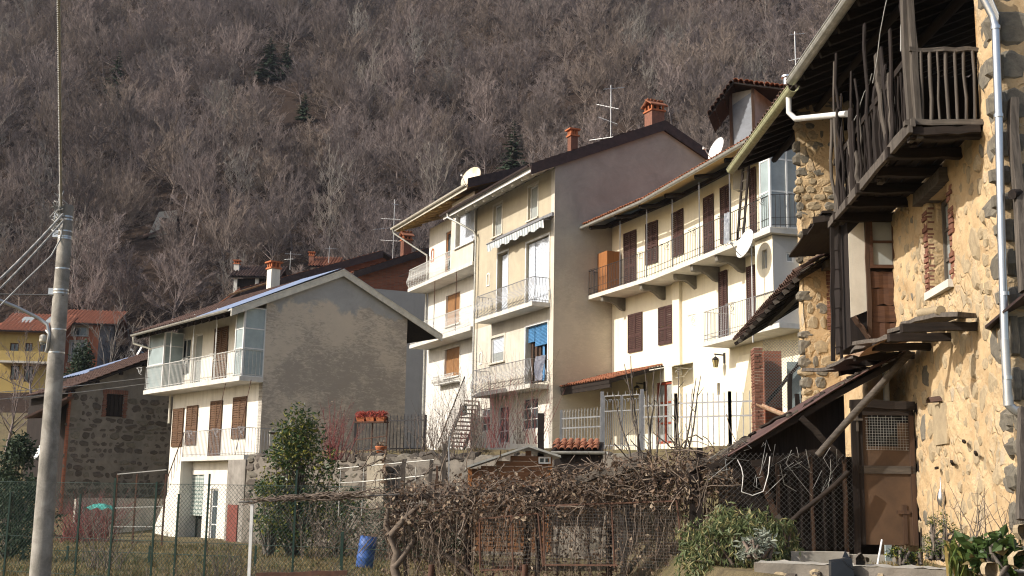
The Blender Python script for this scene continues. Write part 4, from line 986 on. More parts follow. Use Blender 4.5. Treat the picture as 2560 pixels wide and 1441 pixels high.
    # window basket, outside stair
    a, b_, c, d_ = hol[2]; k = MB(); k.box(F, a - .55, b_ + .1, c - .35, c - .3, .03, .38); bk = k.build('flower_rack', M['iron_white'], H)
    railing(bk, [F.p(a - .55, 0, .05), F.p(a - .55, 0, .38), F.p(b_ + .1, 0, .38), F.p(b_ + .1, 0, .05)], c - .3, .38, M['iron_white'], 'belly', .13)
    st = MB(); A = FB.p(FB.uv(1185, 960, .3)[0], 5.9, .3); Bp = FB.p(FB.uv(1090, 1085, .9)[0] , 3.1, .3); n = 16
    for i in range(n):
        f0 = i / n; p = A.lerp(Bp, f0); q = A.lerp(Bp, (i + 1) / n)
        st.hexa([Vector((p.x, p.y, p.z - .2)) - FB.n * .45, Vector((p.x, p.y, p.z - .2)) + FB.n * .45, Vector((q.x, q.y, p.z - .2)) + FB.n * .45, Vector((q.x, q.y, p.z - .2)) - FB.n * .45,
                 Vector((p.x, p.y, p.z - .14)) - FB.n * .45, Vector((p.x, p.y, p.z - .14)) + FB.n * .45, Vector((q.x, q.y, p.z - .14)) + FB.n * .45, Vector((q.x, q.y, p.z - .14)) - FB.n * .45])
    for sg in (-.45, .45): st.bar(A + FB.n * sg - Vector((0, 0, .25)), Bp + FB.n * sg - Vector((0, 0, .25)), .05, .2)
    T = st.build('outside_stair', M['slab'], H)
    rl = MB(); rl.bar(A + FB.n * .45 + Vector((0, 0, .9)), Bp + FB.n * .45 + Vector((0, 0, .9)), .035)
    for i in range(25): p = A.lerp(Bp, i / 24) + FB.n * .45; rl.bar(p - Vector((0, 0, .2)), p + Vector((0, 0, .9)), .016)
    rl.build('stair_railing', M['iron_dark'], T)
    return H
HD = house_d()
# ------------------------------------------------------------------ cream house with the long balcony; its front bends towards the viewer
_i = GB.uv(1530, 850)[0]
FC = Frame(GB.p(_i, 0, .0), -vpdir(-50)); uBend = FC.uv(1695, 850)[0]
FC2 = Frame(FC.p(uBend, 0), -vpdir(330))
def cpt(side, u, v, w):                             # point on the left (0) or right (1) part of the front
    return (FC if side == 0 else FC2).p(u, v, w)
_bis = (FC.n + FC2.n).normalized(); _k = 1 / _bis.dot(FC.n)
def cbend(v, w): return FC.p(uBend, 0) + _bis * (w * _k) + Vector((0, 0, v))
def house_c():
    H = empty('cream_house', FC.p(4, 3, -3), 'cream painted house with brown louvred shutters and a long balcony on stone corbels', 'house')
    zs, ze = 9.42, 12.6; uE = FC2.uv(2012, 640)[0]
    ub = FC2.uv(1889, 700, .92)[0]; zs2 = 6.55
    # openings: left part
    LW = [FC.rect(1572, 784, 1607, 880), FC.rect(1648, 766, 1683, 861)]
    UW = [FC.rect(1561, 580, 1592, 712), FC.rect(1616, 556, 1646, 660), FC.rect(1679, 528, 1714, 640)]
    UW[0] = (UW[0][0], UW[0][1], zs + .2, UW[0][3])
    DR = [FC.rect(1640, 955, 1680, 1110)]
    U2 = [FC2.rect(1761, 490, 1786, 622), FC2.rect(1803, 465, 1828, 585), FC2.rect(1876, 420, 1892, 560)]
    U2 = [(a, b, zs + .2, d) for a, b, c, d in U2]; U2[1] = (U2[1][0], U2[1][1], zs + .75, U2[1][3])
    L2 = [FC2.rect(1799, 678, 1820, 795), FC2.rect(1869, 665, 1890, 770)]; L2 = [(a, b, zs2 + .16, d) for a, b, c, d in L2]
    S2 = [FC2.rect(1793, 958, 1800, 988), FC2.rect(1822, 1045, 1850, 1090)]
    m = MB(); UWl = [x for x in UW if x[1] < uBend]
    wall_panel(m, FC, 0, uBend, 1, ze, LW + UWl + DR); m.box(FC, .3, uBend - .1, 1, ze - .2, -7, -.35); m.build('front_wall', M['cream_wall'], H)
    m = MB(); UWr = [x for x in UW if x[1] >= uBend]
    wall_panel(m, FC2, 0, uE, 1, ze, U2 + L2 + S2); m.box(FC2, .3, uE - .3, 1, ze - .2, -7, -.35); m.build('front_wall', M['cream_wall'], H)
    e = MB(); e.quad(FC2.p(uE, 1, 0), FC2.p(uE, 1, -7), FC2.p(uE, ze, -7), FC2.p(uE, ze, 0)); e.build('end_wall', M['grey_wall'], H)
    # pilaster, buttress
    p = MB(); p.box(FC, uBend - .12, uBend + .36, 1, zs, -.05, .16); p.build('pilaster', M['cream_wall'], H)
    b0, b1 = FC2.uv(1850, 1000)[0], FC2.uv(1880, 1000)[0]; b = MB()
    b.hexa([FC2.p(b0 - .1, 1.5, 0), FC2.p(b0 - .1, 1.5, 1.15), FC2.p(b1 + .35, 1.5, 1.15), FC2.p(b1 + .35, 1.5, 0), FC2.p(b0 + .1, 6.2, -.02), FC2.p(b0 + .1, 6.2, .1), FC2.p(b1 + .1, 6.2, .1), FC2.p(b1 + .1, 6.2, -.02)]); b.build('buttress', M['cream_wall'], H)
    for x in LW: shutters(FC, *x, M['shutter_brown'], H)
    for x in UWl: shutters(FC, *x, M['shutter_brown'], H)
    for x in U2 + L2: shutters(FC2, *x, M['shutter_brown'], H)
    for x in UWr: shutters(FC2, x[0] - uBend, x[1] - uBend, x[2], x[3], M['shutter_brown'], H)
    a, b_, c, d = DR[0]; window(FC, a, b_, c, d, H, 'red_door', 'glass_pale', mull=1, bars=2, name='door', fr=.1)
    for a, b_, c, d in S2: k = MB(); k.box(FC2, a, b_, c, d, -.2, -.18); k.build('slit_window', M['dark'], H)
    # small bathroom block hanging under the balcony at the right
    wb = .92; bu = FC2.uv(1933, 700, wb)[0]
    bb0, bb1 = zs2 + 1.15, zs - .02; win = FC2.rect(1905, 625, 1917, 672, wb)
    b = MB(); wall_panel(b, FC2, ub, bu, zs2 + .2, bb1, [win], w=wb); b.quad(FC2.p(ub, zs2 + .2, 0), FC2.p(ub, zs2 + .2, wb), FC2.p(ub, bb1, wb), FC2.p(ub, bb1, 0)); b.quad(FC2.p(ub, zs2 + .2, 0), FC2.p(bu, zs2 + .2, 0), FC2.p(bu, zs2 + .2, wb), FC2.p(ub, zs2 + .2, wb)); b.box(FC2, ub + .1, bu - .1, zs2 + .3, bb1 - .05, 0, wb - .3); b.build('bathroom_block', M['cream_wall'], H)
    GS = FC2.side(bu, wb); sw = GS.rect(1966, 632, 1985, 656); q = MB(); wall_panel(q, GS, 0, 1.6, zs2 + .2, bb1, [sw], .12); q.box(GS, .1, 1.5, zs2 + .3, bb1 - .1, -.5, -.3); q.build('block_side_wall', M['grey_wall'], H)
    window(FC2, *win, H, 'white_paint', 'glass', w=wb - .16, mull=0, bars=0, fr=.04); window(GS, *sw, H, 'white_paint', 'glass_pale', w=-.09, mull=0, bars=0, fr=.04)
    # long balcony
    w = 1.12; uS = -.02; uX = FC2.uv(1933, 560, .98)[0] + .06; th = .16; mit = lambda v, ww: cbend(v, ww)
    s = MB(); z1 = zs + th
    s.slab([FC.p(uS, z1, 0), FC.p(uS, z1, w), mit(z1, w), mit(z1, 0)], th); s.slab([mit(z1, 0), mit(z1, w), FC2.p(uX, z1, w), FC2.p(uX, z1, 0)], th)
    S = s.build('balcony_slab', M['slab'], H)
    f0 = lambda F_, u: Vector((F_.p(u, 0, w - .05).x, F_.p(u, 0, w - .05).y, 0)); bp = cbend(0, w - .05)
    path = [Vector((FC.p(uS + .05, 0, .05).x, FC.p(uS + .05, 0, .05).y, 0)), f0(FC, uS + .05), Vector((bp.x, bp.y, 0)), f0(FC2, uX - .04), f0(FC2, uX - .04) - FC2.n * 1.0 + FC2.d * .5]
    railing(S, path, z1, 1.0, M['iron_dark'], 'straight', .125, mid=.3, rail_r=.012)
    for px, F_ in ((1550, FC), (1617, FC), (1681, FC), (1749, FC2), (1826, FC2)):
        u = F_.uv(px, 620, w - .05)[0]; p = MB(); p.bar(F_.p(u, z1, w - .05), F_.p(u, ze - .45, w - .05), .03); p.build('post', M['iron_grey'], S)
    for px, F_ in ((1475, FC), (1590, FC), (1655, FC), (1725, FC2), (1800, FC2), (1895, FC2)):
        u = F_.uv(px, 640, w)[0]; p = MB(); scroll(p, F_, u + .5, z1 + 1.02, w + .01, .6, 1, .009, .26); p.build('clothes_line_bracket', M['iron_dark'], S)
    # corbels
    for px, F_, yy in ((1524, FC, 0), (1622, FC, 0), (1708, FC, 0), (1752, FC2, 0), (1815, FC2, 0), (1876, FC2, 0)):
        u = F_.uv(px, 720, w * .6)[0]; c = MB(); t = .09
        prof = [(0, 0), (1.02, 0), (1.02, -.1), (.95, -.2), (.8, -.22), (.62, -.2), (.4, -.3), (.2, -.46), (.06, -.5), (0, -.5)]
        fr = [F_.p(u - t, zs + y, x) for x, y in prof]; bk = [F_.p(u + t, zs + y, x) for x, y in prof]; n = len(prof)
        c.add(fr + bk, [tuple(range(n)), tuple(range(2 * n - 1, n - 1, -1))] + [(i, n + i, n + (i + 1) % n, (i + 1) % n) for i in range(n)])
        c.tube([F_.p(u - t - .01, zs - .13, .93), F_.p(u + t + .01, zs - .13, .93)], .085, 10); c.build('corbel', M['corbel'], S)
    # second balcony
    u0 = FC2.uv(1756, 860, 1.0)[0]; u1 = ub + .3; s = MB(); s.slab([FC2.p(u0, zs2 + .15, 0), FC2.p(u0, zs2 + .15, 1.0), FC2.p(u1 + 1.2, zs2 + .15, 1.0), FC2.p(u1 + 1.2, zs2 + .15, 0)], .15); T = s.build('balcony_slab', M['slab'], H)
    railing(T, [FC2.p(u0 + .04, 0, .05), FC2.p(u0 + .04, 0, .95), FC2.p(u1 + 1.1, 0, .95)], zs2 + .15, 1.0, M['iron_grey'], 'straight', .115, mid=.22, rail_r=.013)
    for px in (1720, 1815): u = FC2.uv(px, 770, .97)[0]; p = MB(); scroll(p, FC2, u + .6, zs2 + 1.17, .97, .65, 1, .011, .4); p.build('clothes_line_bracket', M['iron_grey'], T)
    # roof: eave line bends with the wall
    o = 1.32; zE = 12.33; sl = .42; up = lambda F_: (-F_.n + Vector((0, 0, sl))).normalized(); uR2 = uE + .2
    r = MB(); dep = 5.5; ba = lambda ww, v: cbend(v, ww)
    r.slab([FC.p(-.3, zE + .1, o), ba(o, zE + .1), ba(-dep, zE + .1 + sl * (dep + o)), FC.p(-.3, zE + .1 + sl * (dep + o), -dep)], .05)
    r.slab([ba(o, zE + .1), FC2.p(uR2, zE + .1, o), FC2.p(uR2, zE + .1 + sl * (dep + o), -dep), ba(-dep, zE + .1 + sl * (dep + o))], .05)
    R = r.build('roof', M['soffit_yellow'], H)
    n1 = int((FC.p(-.3, 0, o) - ba(o, 0)).length / .2); n2 = int((FC2.p(uR2, 0, o) - ba(o, 0)).length / .2)
    tiles(R, FC.p(-.3, zE + .13, o + .06), FC.d, up(FC), n1, 3, M['terracotta'], .2, .33, .02)
    tiles(R, ba(o + .06, zE + .13), FC2.d, up(FC2), n2, 3, M['terracotta'], .2, .33, .02)
    tile_sheet('tile_courses', FC.p(-.3, zE + .16, o + .06) + up(FC) * 1.02, FC.d, up(FC), n1 * .2, 5.5, M['terracotta'], R, .2)
    tile_sheet('tile_courses', ba(o + .06, zE + .16) + up(FC2) * 1.02, FC2.d, up(FC2), n2 * .2, 5.5, M['terracotta'], R, .2)
    g = MB(); gutter(g, FC.p(-.5, zE + .02, o + .13), ba(o + .13, zE + .04), .085); g.build('gutter', M['gutter_grey'], H)
    g = MB(); gutter(g, ba(o + .13, zE + .04), FC2.p(uR2, zE + .07, o + .13), .085); g.build('gutter', M['gutter_grey'], H)
    for px, py, F_ in ((1476, 585, FC), (1540, 556, FC), (1600, 522, FC), (1665, 498, FC), (1740, 455, FC2), (1815, 420, FC2), (1880, 390, FC2)):
        u = F_.uv(px, py, o - .15)[0]; b = MB(); b.tube([F_.p(u, zE - .02, o - .12), F_.p(u, zE + .1, .5), F_.p(u, zE + .5, -.2)], .085, 7); b.build('beam', M['wood_dark_x'], R)
    pl = MB(); pl.bar(FC.p(0, zE + .22, .12), ba(.12, zE + .22), .12, .14); pl.bar(ba(.12, zE + .22), FC2.p(uE, zE + .22, .12), .12, .14); pl.build('wall_plate', M['wood_dark_x'], R)
    # orange cupboard at the left end of the balcony, tall glazed porch at the right end
    c = MB(); c.box(FC, .05, FC.uv(1545, 640, .5)[0] * .62, z1, z1 + 1.75, .1, .7); cb = c.build('balcony_cupboard', M['wood_orange'], H)
    gu0 = FC2.uv(1912, 480, w)[0] - .35; f = MB(); gl = []
    for u in (gu0, uX - .08): f.box(FC2, u - .03, u + .03, z1, zE + .1, w - .09, w - .03)
    G2 = FC2.side(uX - .05, w - .06)
    for k in (0, .55, 1.15): f.box(G2, k - .025, k + .025, z1, zE + .1, -.03, .03)
    for v in (z1 + .02, z1 + 1.1, z1 + 2.1): f.box(FC2, gu0, uX - .08, v, v + .05, w - .08, w - .04); f.box(G2, 0, 1.15, v, v + .05, -.02, .02)
    P = f.build('glazed_porch', M['white_paint'], H)
    for v0, v1 in ((z1 + .07, z1 + 1.1), (z1 + 1.15, z1 + 2.1), (z1 + 2.15, zE + .1)):
        for k0, k1 in ((.03, .52), (.58, 1.12)): q = MB(); q.box(G2, k0, k1, v0, v1, -.005, .005); q.build('pane', M['glass_pale'], P)
        q = MB(); q.box(FC2, gu0 + .03, uX - .11, v0, v1, w - .065, w - .055); q.build('pane', M['frosted'], P)
    d = MB(); d.tube([FC2.p(uX + .35, zE - .1, .2), FC2.p(uX + .35, z1 + .02, .2)], .075, 9); d.build('downpipe', M['zinc'], H)
    # porch roof and its wall by the ground floor
    rr = MB(); A = FC.p(-.2, FC.uv(1540, 935)[1], .05); Bq = FC.p(FC.uv(1632, 920, 1.0)[0], 0, 0)
    y0 = 6.15; W0, W1 = -3.0, FC.uv(1625, 930, .6)[0]
    rr.slab([FC.p(W0, y0 + .3, .02), FC.p(W1, y0 + .3, .02), FC.p(W1, y0 - .35, 2.3), FC.p(W0, y0 - .35, 2.3)], .12); PR = rr.build('porch_roof', M['wood_dark_x'], H)
    tiles(PR, FC.p(W0, y0 - .33, 2.34), FC.d, FC.p(0, .65, -2.28) - FC.p(0, 0, 0), int((W1 - W0) / .2), 7, M['terracotta'], .2, .34)
    fr = MB(); fr.box(FC, W0, W1, y0 - .62, y0 - .36, 2.2, 2.28); fr.build('porch_beam', M['wood_dark_x'], PR)
    pw = MB(); pw.box(FC, W0 + .1, W0 + .55, 1.5, y0 - .62, 1.85, 2.25); pw.build('porch_pillar', M['cream_wall'], PR)
    cn = MB(); cu0, cu1 = FC.uv(1632, 915, .8)[0], FC.uv(1692, 905, .8)[0]; cz = FC.uv(1660, 915, .8)[1]
    cn.slab([FC.p(cu0, cz + .12, 0), FC.p(cu1, cz + .12, 0), FC.p(cu1, cz - .08, .95), FC.p(cu0, cz - .08, .95)], .03); C = cn.build('door_canopy', M['cream_metal'], H)
    cs = MB(); G3 = FC.side(cu1 - .05, 0); scroll(cs, Frame(FC.p(cu1 - .05, 0, .85), FC.n), 0, cz - .15, 0, .8, 1, .012, .35); cs.build('canopy_bracket', M['iron_white'], C)
    return H, dict(zs=zs, zE=zE, uE=uE, uX=uX, z1=z1, w=w, o=o, sl=sl)
HC, CD = house_c()
# ------------------------------------------------------------------ stones, shared by the walls
_stones = {}
def stone_meshes(mat, n=9, key='a'):
    k = (mat.name, key)
    if k in _stones: return _stones[k]
    out = []; R = random.Random(hash(key) % 1000 if False else 5)
    for i in range(n):
        m = MB(); N_ = 9; ang = [2 * math.pi * (j + R.uniform(-.3, .3)) / N_ for j in range(N_)]
        sq = [1 / max(abs(math.cos(a)), abs(math.sin(a))) for a in ang]
        rad = [(.5 * (.45 + .55 * q) * R.uniform(.84, 1.04)) for q in sq]
        def ring(f, y, j_): return [(rad[j] * math.cos(ang[j]) * f, y + R.uniform(-j_, j_), rad[j] * math.sin(ang[j]) * f) for j in range(N_)]
        r0, r1, r2 = ring(1, -.6, 0), ring(.97, .1, .1), ring(.72, .42, .1)
        vs = r0 + r1 + r2 + [(R.uniform(-.1, .1), .5, R.uniform(-.1, .1))]
        fs = [(a * N_ + j, (a + 1) * N_ + j, (a + 1) * N_ + (j + 1) % N_, a * N_ + (j + 1) % N_) for a in (0, 1) for j in range(N_)]
        fs += [(2 * N_ + j, 3 * N_, 2 * N_ + (j + 1) % N_) for j in range(N_)]
        m.add(vs, fs, False); out.append(m.mesh('stone', mat))
    _stones[k] = out; return out
def lay_stone(parent, F, u, v, w, su, sv, sw, mat, rot=0.0, name='stone'):
    me = random.choice(stone_meshes(mat)); return inst(name, me, fbasis(F, u, v, w, su, sv, sw, rot), parent)
def brick_mesh(mat, a=.24, b=.06, c=.11):
    k = ('brick', mat.name, a, b)
    if k not in _stones:
        m = MB(); e = .006; x, z, y = a / 2, b / 2, c / 2
        m.add([(-x, -y, -z), (x, -y, -z), (x, -y, z), (-x, -y, z), (-x, y - e, -z), (x, y - e, -z), (x, y - e, z), (-x, y - e, z), (-x + e, y, -z + e), (x - e, y, -z + e), (x - e, y, z - e), (-x + e, y, z - e)],
              ((0, 1, 5, 4), (1, 2, 6, 5), (2, 3, 7, 6), (3, 0, 4, 7), (4, 5, 9, 8), (5, 6, 10, 9), (6, 7, 11, 10), (7, 4, 8, 11), (8, 9, 10, 11)))
        _stones[k] = m.mesh('brick', mat)
    return _stones[k]
def rough_wall(F, u0, u1, v0, v1, holes, amp, seed, step=.1, w=0.0, depth=.3, edge=0.0):
    """hand-laid wall face: a fine grid pushed in and out by noise, with openings"""
    m = MB(); us = [u0]; vs = [v0]
    hu = sorted({x for h in holes for x in h[:2]}); hv = sorted({x for h in holes for x in h[2:]})
    def fill(a, b, marks):
        ks = [a] + [x for x in marks if a < x < b] + [b]; out = [a]
        for p, q in zip(ks[:-1], ks[1:]):
            n = max(1, round((q - p) / step)); out += [p + (q - p) * (i + 1) / n for i in range(n)]
        return out
    U, V = fill(u0, u1, hu), fill(v0, v1, hv); idx = {}
    def pt(i, j):
        if (i, j) not in idx:
            u, v = U[i], V[j]; q = Vector((u * 1.3 + seed, v * 1.3, seed))
            d = (noise.noise(q) * .5 + noise.noise(q * 3.1) * .4 + noise.noise(q * 7.3) * .35 + noise.noise(q * 14) * .15) * amp
            idx[(i, j)] = len(m.v); m.v.append(tuple(F.p(u, v, w + d)))
        return idx[(i, j)]
    for i in range(len(U) - 1):
        for j in range(len(V) - 1):
            cu, cv = (U[i] + U[i + 1]) / 2, (V[j] + V[j + 1]) / 2
            if any(h[0] < cu < h[1] and h[2] < cv < h[3] for h in holes): continue
            m.f.append((pt(i, j), pt(i + 1, j), pt(i + 1, j + 1), pt(i, j + 1))); m.sm.append(True)
    for a, b, c, d in holes:
        for (x0, y0), (x1, y1) in (((a, c), (b, c)), ((b, c), (b, d)), ((b, d), (a, d)), ((a, d), (a, c))):
            m.quad(F.p(x0, y0, w + .01), F.p(x0, y0, w - depth), F.p(x1, y1, w - depth), F.p(x1, y1, w + .01))
    return m
def crooked(a, b, r, n=5, wob=.02, rnd=random):      # slightly bent pole
    pts = []
    for i in range(n):
        f = i / (n - 1); p = Vector(a).lerp(Vector(b), f); k = math.sin(math.pi * f)
        pts.append(p + Vector((rnd.uniform(-wob, wob), rnd.uniform(-wob, wob), rnd.uniform(-wob, wob) * .4)) * (k + .15))
    return pts
def plank(a, b, t, h, seed=0, up=Vector((0, 0, 1)), wob=.012, nseg=6):   # weathered board with uneven edges
    R = random.Random(seed); a = Vector(a); b = Vector(b); x = (b - a).normalized(); y = up.cross(x)
    if y.length < 1e-3: y = Vector((1, 0, 0)).cross(x)
    y.normalize(); z = x.cross(y); m = MB(); rings = []
    for i in range(nseg + 1):
        p = a.lerp(b, i / nseg) + z * R.uniform(-wob, wob) + y * R.uniform(-wob, wob); k = 1 + R.uniform(-.16, .1)
        rings.append([p - y * t / 2 - z * h / 2 * k, p + y * t / 2 - z * h / 2 * k, p + y * t / 2 * .9 + z * h / 2, p - y * t / 2 * .9 + z * h / 2])
    vs = [q for r in rings for q in r]
    fs = [(i * 4 + k, i * 4 + (k + 1) % 4, i * 4 + 4 + (k + 1) % 4, i * 4 + 4 + k) for i in range(nseg) for k in range(4)] + [(3, 2, 1, 0), tuple(nseg * 4 + k for k in range(4))]
    m.add(vs, fs); return m

# ------------------------------------------------------------------ old stone house on the right
FE = Frame(at_y(2300, 1360, 16.9), -vpdir(1480))
def CF(u, w=0.0): return Frame(FE.p(u, 0, w), -FE.n)       # planes facing the viewer; coordinate a = -w
uC = 3.95                                               # near corner
def house_e():
    H = empty('stone_house', FE.p(0, 1.0, -2), 'old stone house with flaking ochre plaster, sagging wooden balcony and deep dark eaves', 'house')
    rnd = random.Random(11)
    win = (1.06, 2.02, 4.37, 5.62); slot = FE.rect(2338, 1010, 2372, 1112)
    slot = (slot[0], slot[1], slot[2], slot[3])
    m = rough_wall(FE, -5.2, uC, -.3, 9.5, [win, (-5.2, 3.42, 6.05, 9.5)], .06, 3.3, .05); wl = m.build('front_wall', M['ochre_wall'], H)
    k = MB(); k.box(FE, -5.1, uC - .4, -.3, 5.9, -4, -.32); k.build('wall_core', M['mortar'], H)
    k = MB(); k.quad(FE.p(-5.1, 5.9, -2.6), FE.p(uC - .3, 5.9, -2.6), FE.p(uC - .3, 9.6, -2.6), FE.p(-5.1, 9.6, -2.6)); k.quad(FE.p(uC - .25, 5.9, -.3), FE.p(uC - .25, 5.9, -3), FE.p(uC - .25, 9.6, -3), FE.p(uC - .25, 9.6, -.3)); k.quad(FE.p(-5.1, 5.9, -3), FE.p(-5.1, 5.9, 0), FE.p(-5.1, 9.6, 0), FE.p(-5.1, 9.6, -3)); k.build('loft_wall', M['wood_dark'], H)
    EW = CF(uC); m = rough_wall(EW, 0, 3.2, -.3, 9.5, [], .045, 8.1, .07); we = m.build('end_wall', M['ochre_wall'], H)
    # quoins: big dark stones at the corner, on both faces
    z = .2; i = 0
    while z < 8.2:
        h = rnd.uniform(.24, .52); lw = rnd.uniform(.24, .42) if i % 2 else rnd.uniform(.42, .72)
        lay_stone(wl, FE, uC - lw / 2 + .05, z + h / 2, -.03, lw * 1.2, h * 1.12, .1, M['stone'], rnd.uniform(-.06, .06))
        lw2 = rnd.uniform(.45, .65) if i % 2 else rnd.uniform(.3, .45)
        lay_stone(we, EW, lw2 / 2 - .05, z + h / 2, -.03, lw2 * 1.2, h * 1.12, .1, M['stone'], rnd.uniform(-.06, .06))
        lay_stone(we, EW, lw2 + rnd.uniform(.25, .4), z + h / 2 + rnd.uniform(-.1, .1), -.045, rnd.uniform(.3, .5), h * .95, .1, M['stone'] if rnd.random() < .7 else M['stone_pale'], rnd.uniform(-.2, .2))
        z += h + .05; i += 1
    # stones showing through the plaster
    put = []; tries = 0
    while len(put) < 285 and tries < 9000:
        tries += 1; u = rnd.uniform(-1.5, uC - .55); v = rnd.uniform(.9, 5.95); s = rnd.uniform(.07, .25) * (1.2 if u > 2.4 else 1); ov = rnd.uniform(.8, 1.7)
        if v > 2.0 and v < 3.6 and rnd.random() < .45: continue
        if win[0] - .3 < u < win[1] + .3 and win[2] - .3 < v < win[3] + .4: continue
        if any(abs(u - a) < (s + b) * .55 and abs(v - c) < (s * ov + d) * .55 for a, c, b, d in put): continue
        put.append((u, v, s, s * ov))
    for u, v, s, sv in put:
        lay_stone(wl, FE, u, v, rnd.uniform(-.055, -.025), s * 1.5, sv * 1.4, .11, M['stone_pale'] if rnd.random() < .95 else M['stone'], rnd.uniform(-.5, .5))
    # window: brick jambs, timber lintel, sill, frame
    for sd_, uu in ((-1, win[0]), (1, win[1])):
        v = win[2] + .03
        while v < win[3] - .05:
            bw = rnd.uniform(.13, .22); o = inst('brick', brick_mesh(M['brick'], .2, .058, .09), fbasis(FE, uu + sd_ * bw * .5, v, -.025 + rnd.uniform(-.02, .018), bw / .2, rnd.uniform(.9, 1.15), 1, rnd.uniform(-.06, .06)), wl); v += .072
    ln = plank(FE.p(win[0] - .22, win[3] + .09, -.02), FE.p(win[1] + .1, win[3] + .1, -.02), .3, .19, 4); ln.build('lintel', M['wood_grey_x'], H)
    sl = MB(); sl.box(FE, win[0] - .08, win[1] + .06, win[2] - .09, win[2] + .01, -.28, .07); sl.build('window_sill', M['slab'], H)
    window(FE, win[0] + .02, win[1] - .02, win[2] + .02, win[3] - .01, H, 'wood_grey', 'glass_pale', w=-.24, mull=1, bars=2, fr=.06)
    # recess lower down with a tile over it
    sr = MB(); u0, u1, v0, v1 = slot; sr.hexa([FE.p(u0, v0, .005), FE.p(u0, v0 , .03), FE.p(u1, v0, .03), FE.p(u1, v0, .005), FE.p(u0, v1, .0), FE.p(u0 + .02, v1, .035), FE.p(u1 - .02, v1, .035), FE.p(u1, v1, 0)]); sr.build('blocked_opening', M['stone_pale'], wl)
    inst('roof_tile', tile_mesh(M['tile_dark']), basis(FE.d, FE.n, Vector((0, 0, 1)), FE.p((u0 + u1) / 2, v1 + .02, -.05), 1.6, .5, 1.2), wl)
    for px, py in ((2355, 1170), (2395, 1160), (2425, 1110), (2455, 1138), (2340, 1310)):
        q = FE.uv(px, py); p = MB(); p.bar(FE.p(q[0] - .09, q[1] - rnd.uniform(-.03, .03), .03), FE.p(q[0] + .07, q[1] + rnd.uniform(-.02, .04), .1), .03); p.build('peg', M['wood_dark'], wl)
    # far block, projecting under the roof
    B = MB(); fb = CF(-5.0); hole = (-.1 - .28, -.1 + .02, 3.9, 6.0)
    op = fb.rect(2084, 665, 2112, 850)
    m = rough_wall(fb, -.62, .2, .5, 9.2, [(op[0], min(op[1], .15), op[2], op[3])], .05, 5.5, .07, 0, .3); bl = m.build('far_block', M['ochre_wall'], H)
    sd2 = Frame(FE.p(-5.5, 0, .62), FE.d); m = rough_wall(sd2, 0, .5, .5, 9.2, [], .05, 2.2, .14); m.build('far_block_side', M['ochre_wall'], H)
    k = MB(); k.box(fb, -.55, .5, .5, 9.1, -.5, -.32); k.build('far_block_core', M['wood_dark'], H)
    z = 1.4
    while z < 9:
        h = rnd.uniform(.1, .3); a = -.66 - rnd.random() * .1
        while a < .2:
            w_ = rnd.uniform(.08, .34)
            if not (op[0] - .14 < a + w_ / 2 < op[1] + .1 and op[2] - .1 < z < op[3] + .1) and rnd.random() < (.85 if a < -.4 else .5):
                lay_stone(bl, fb, a + w_ / 2, z + h / 2, -.035, w_ * 1.2, h * 1.15, .11, M['stone_pale'] if rnd.random() < .6 else M['stone'], rnd.uniform(-.1, .1))
            a += w_ + .02
        z += h + .01
    v = op[2]
    while v < op[3] + .1:
        inst('brick', brick_mesh(M['brick'], .2, .058, .2), fbasis(fb, op[0] - .05, v, -.04 + rnd.uniform(-.01, .02), .75, 1, 1, rnd.uniform(-.05, .05)), bl); v += .07
    # ---- roof: rafters, battens, gutters
    pA, pB = at_y(1845, 418, 25), at_y(2122, 0, 16.7); pB.z = pA.z; ed = (pB - pA).normalized(); rt = Vector((ed.y * -1, ed.x, 0)); rt = rt if rt.x > 0 else -rt; slp = .42
    near = pB + ed * 3.4; up = (rt + Vector((0, 0, slp))).normalized()
    r = MB(); far = pA - ed * .3
    r.slab([far + Vector((0, 0, .14)), near + Vector((0, 0, .14)), near + up * 6.5 + Vector((0, 0, .14)), far + up * 6.5 + Vector((0, 0, .14))], .03); R = r.build('roof', M['wood_dark'], H)
    n = int((near - far).length / .2); tiles(R, far + Vector((0, 0, .17)) - up * .06, ed, up, n, 2, M['tile_dark'], .2, .33, .02)
    tile_sheet('tile_courses', far + up * .6 + Vector((0, 0, .17)), ed, up, n * .2, 5.8, M['tile_dark'], R, .2)
    Ln = (near - far).length; i = 0; q = .1
    while q < Ln:
        a = far + ed * q; b = MB(); b.bar(a + up * .03 + Vector((0, 0, .045)), a + up * 5.5 + Vector((0, 0, .045)), .1, .13); b.build('rafter', M['wood_dark_x'], R); q += .52
    for k_ in range(9):
        p = far + up * (.22 + .33 * k_) ; b = MB(); b.bar(p + Vector((0, 0, .12)), p + ed * Ln + Vector((0, 0, .12)), .05, .03); b.build('batten', M['wood_dark_y'], R)
    for k_, w_ in ((.95, .13), (2.3, .18)):
        p = far + up * k_ - Vector((0, 0, .08)); b = MB(); b.tube(crooked(p - ed * .1, p + ed * Ln, .1, 7, .03), w_ / 2, 7); b.build('purlin', M['wood_dark_y'], R)
    g = MB(); jn = at_y(2003, 175, 19.8); jn = pA + ed * (jn - pA).dot(ed); off = -rt * .07 + Vector((0, 0, .05))
    gutter(g, pA - ed * .4 + off, jn + off + Vector((0, 0, -.06)), .1); g.build('gutter', M['gutter_moss'], H)
    g = MB(); gutter(g, jn - ed * .1 + off + Vector((0, 0, .09)), near + off + Vector((0, 0, .12)), .1); g.build('gutter', M['rust_light'] if False else M['gutter_grey'], H)
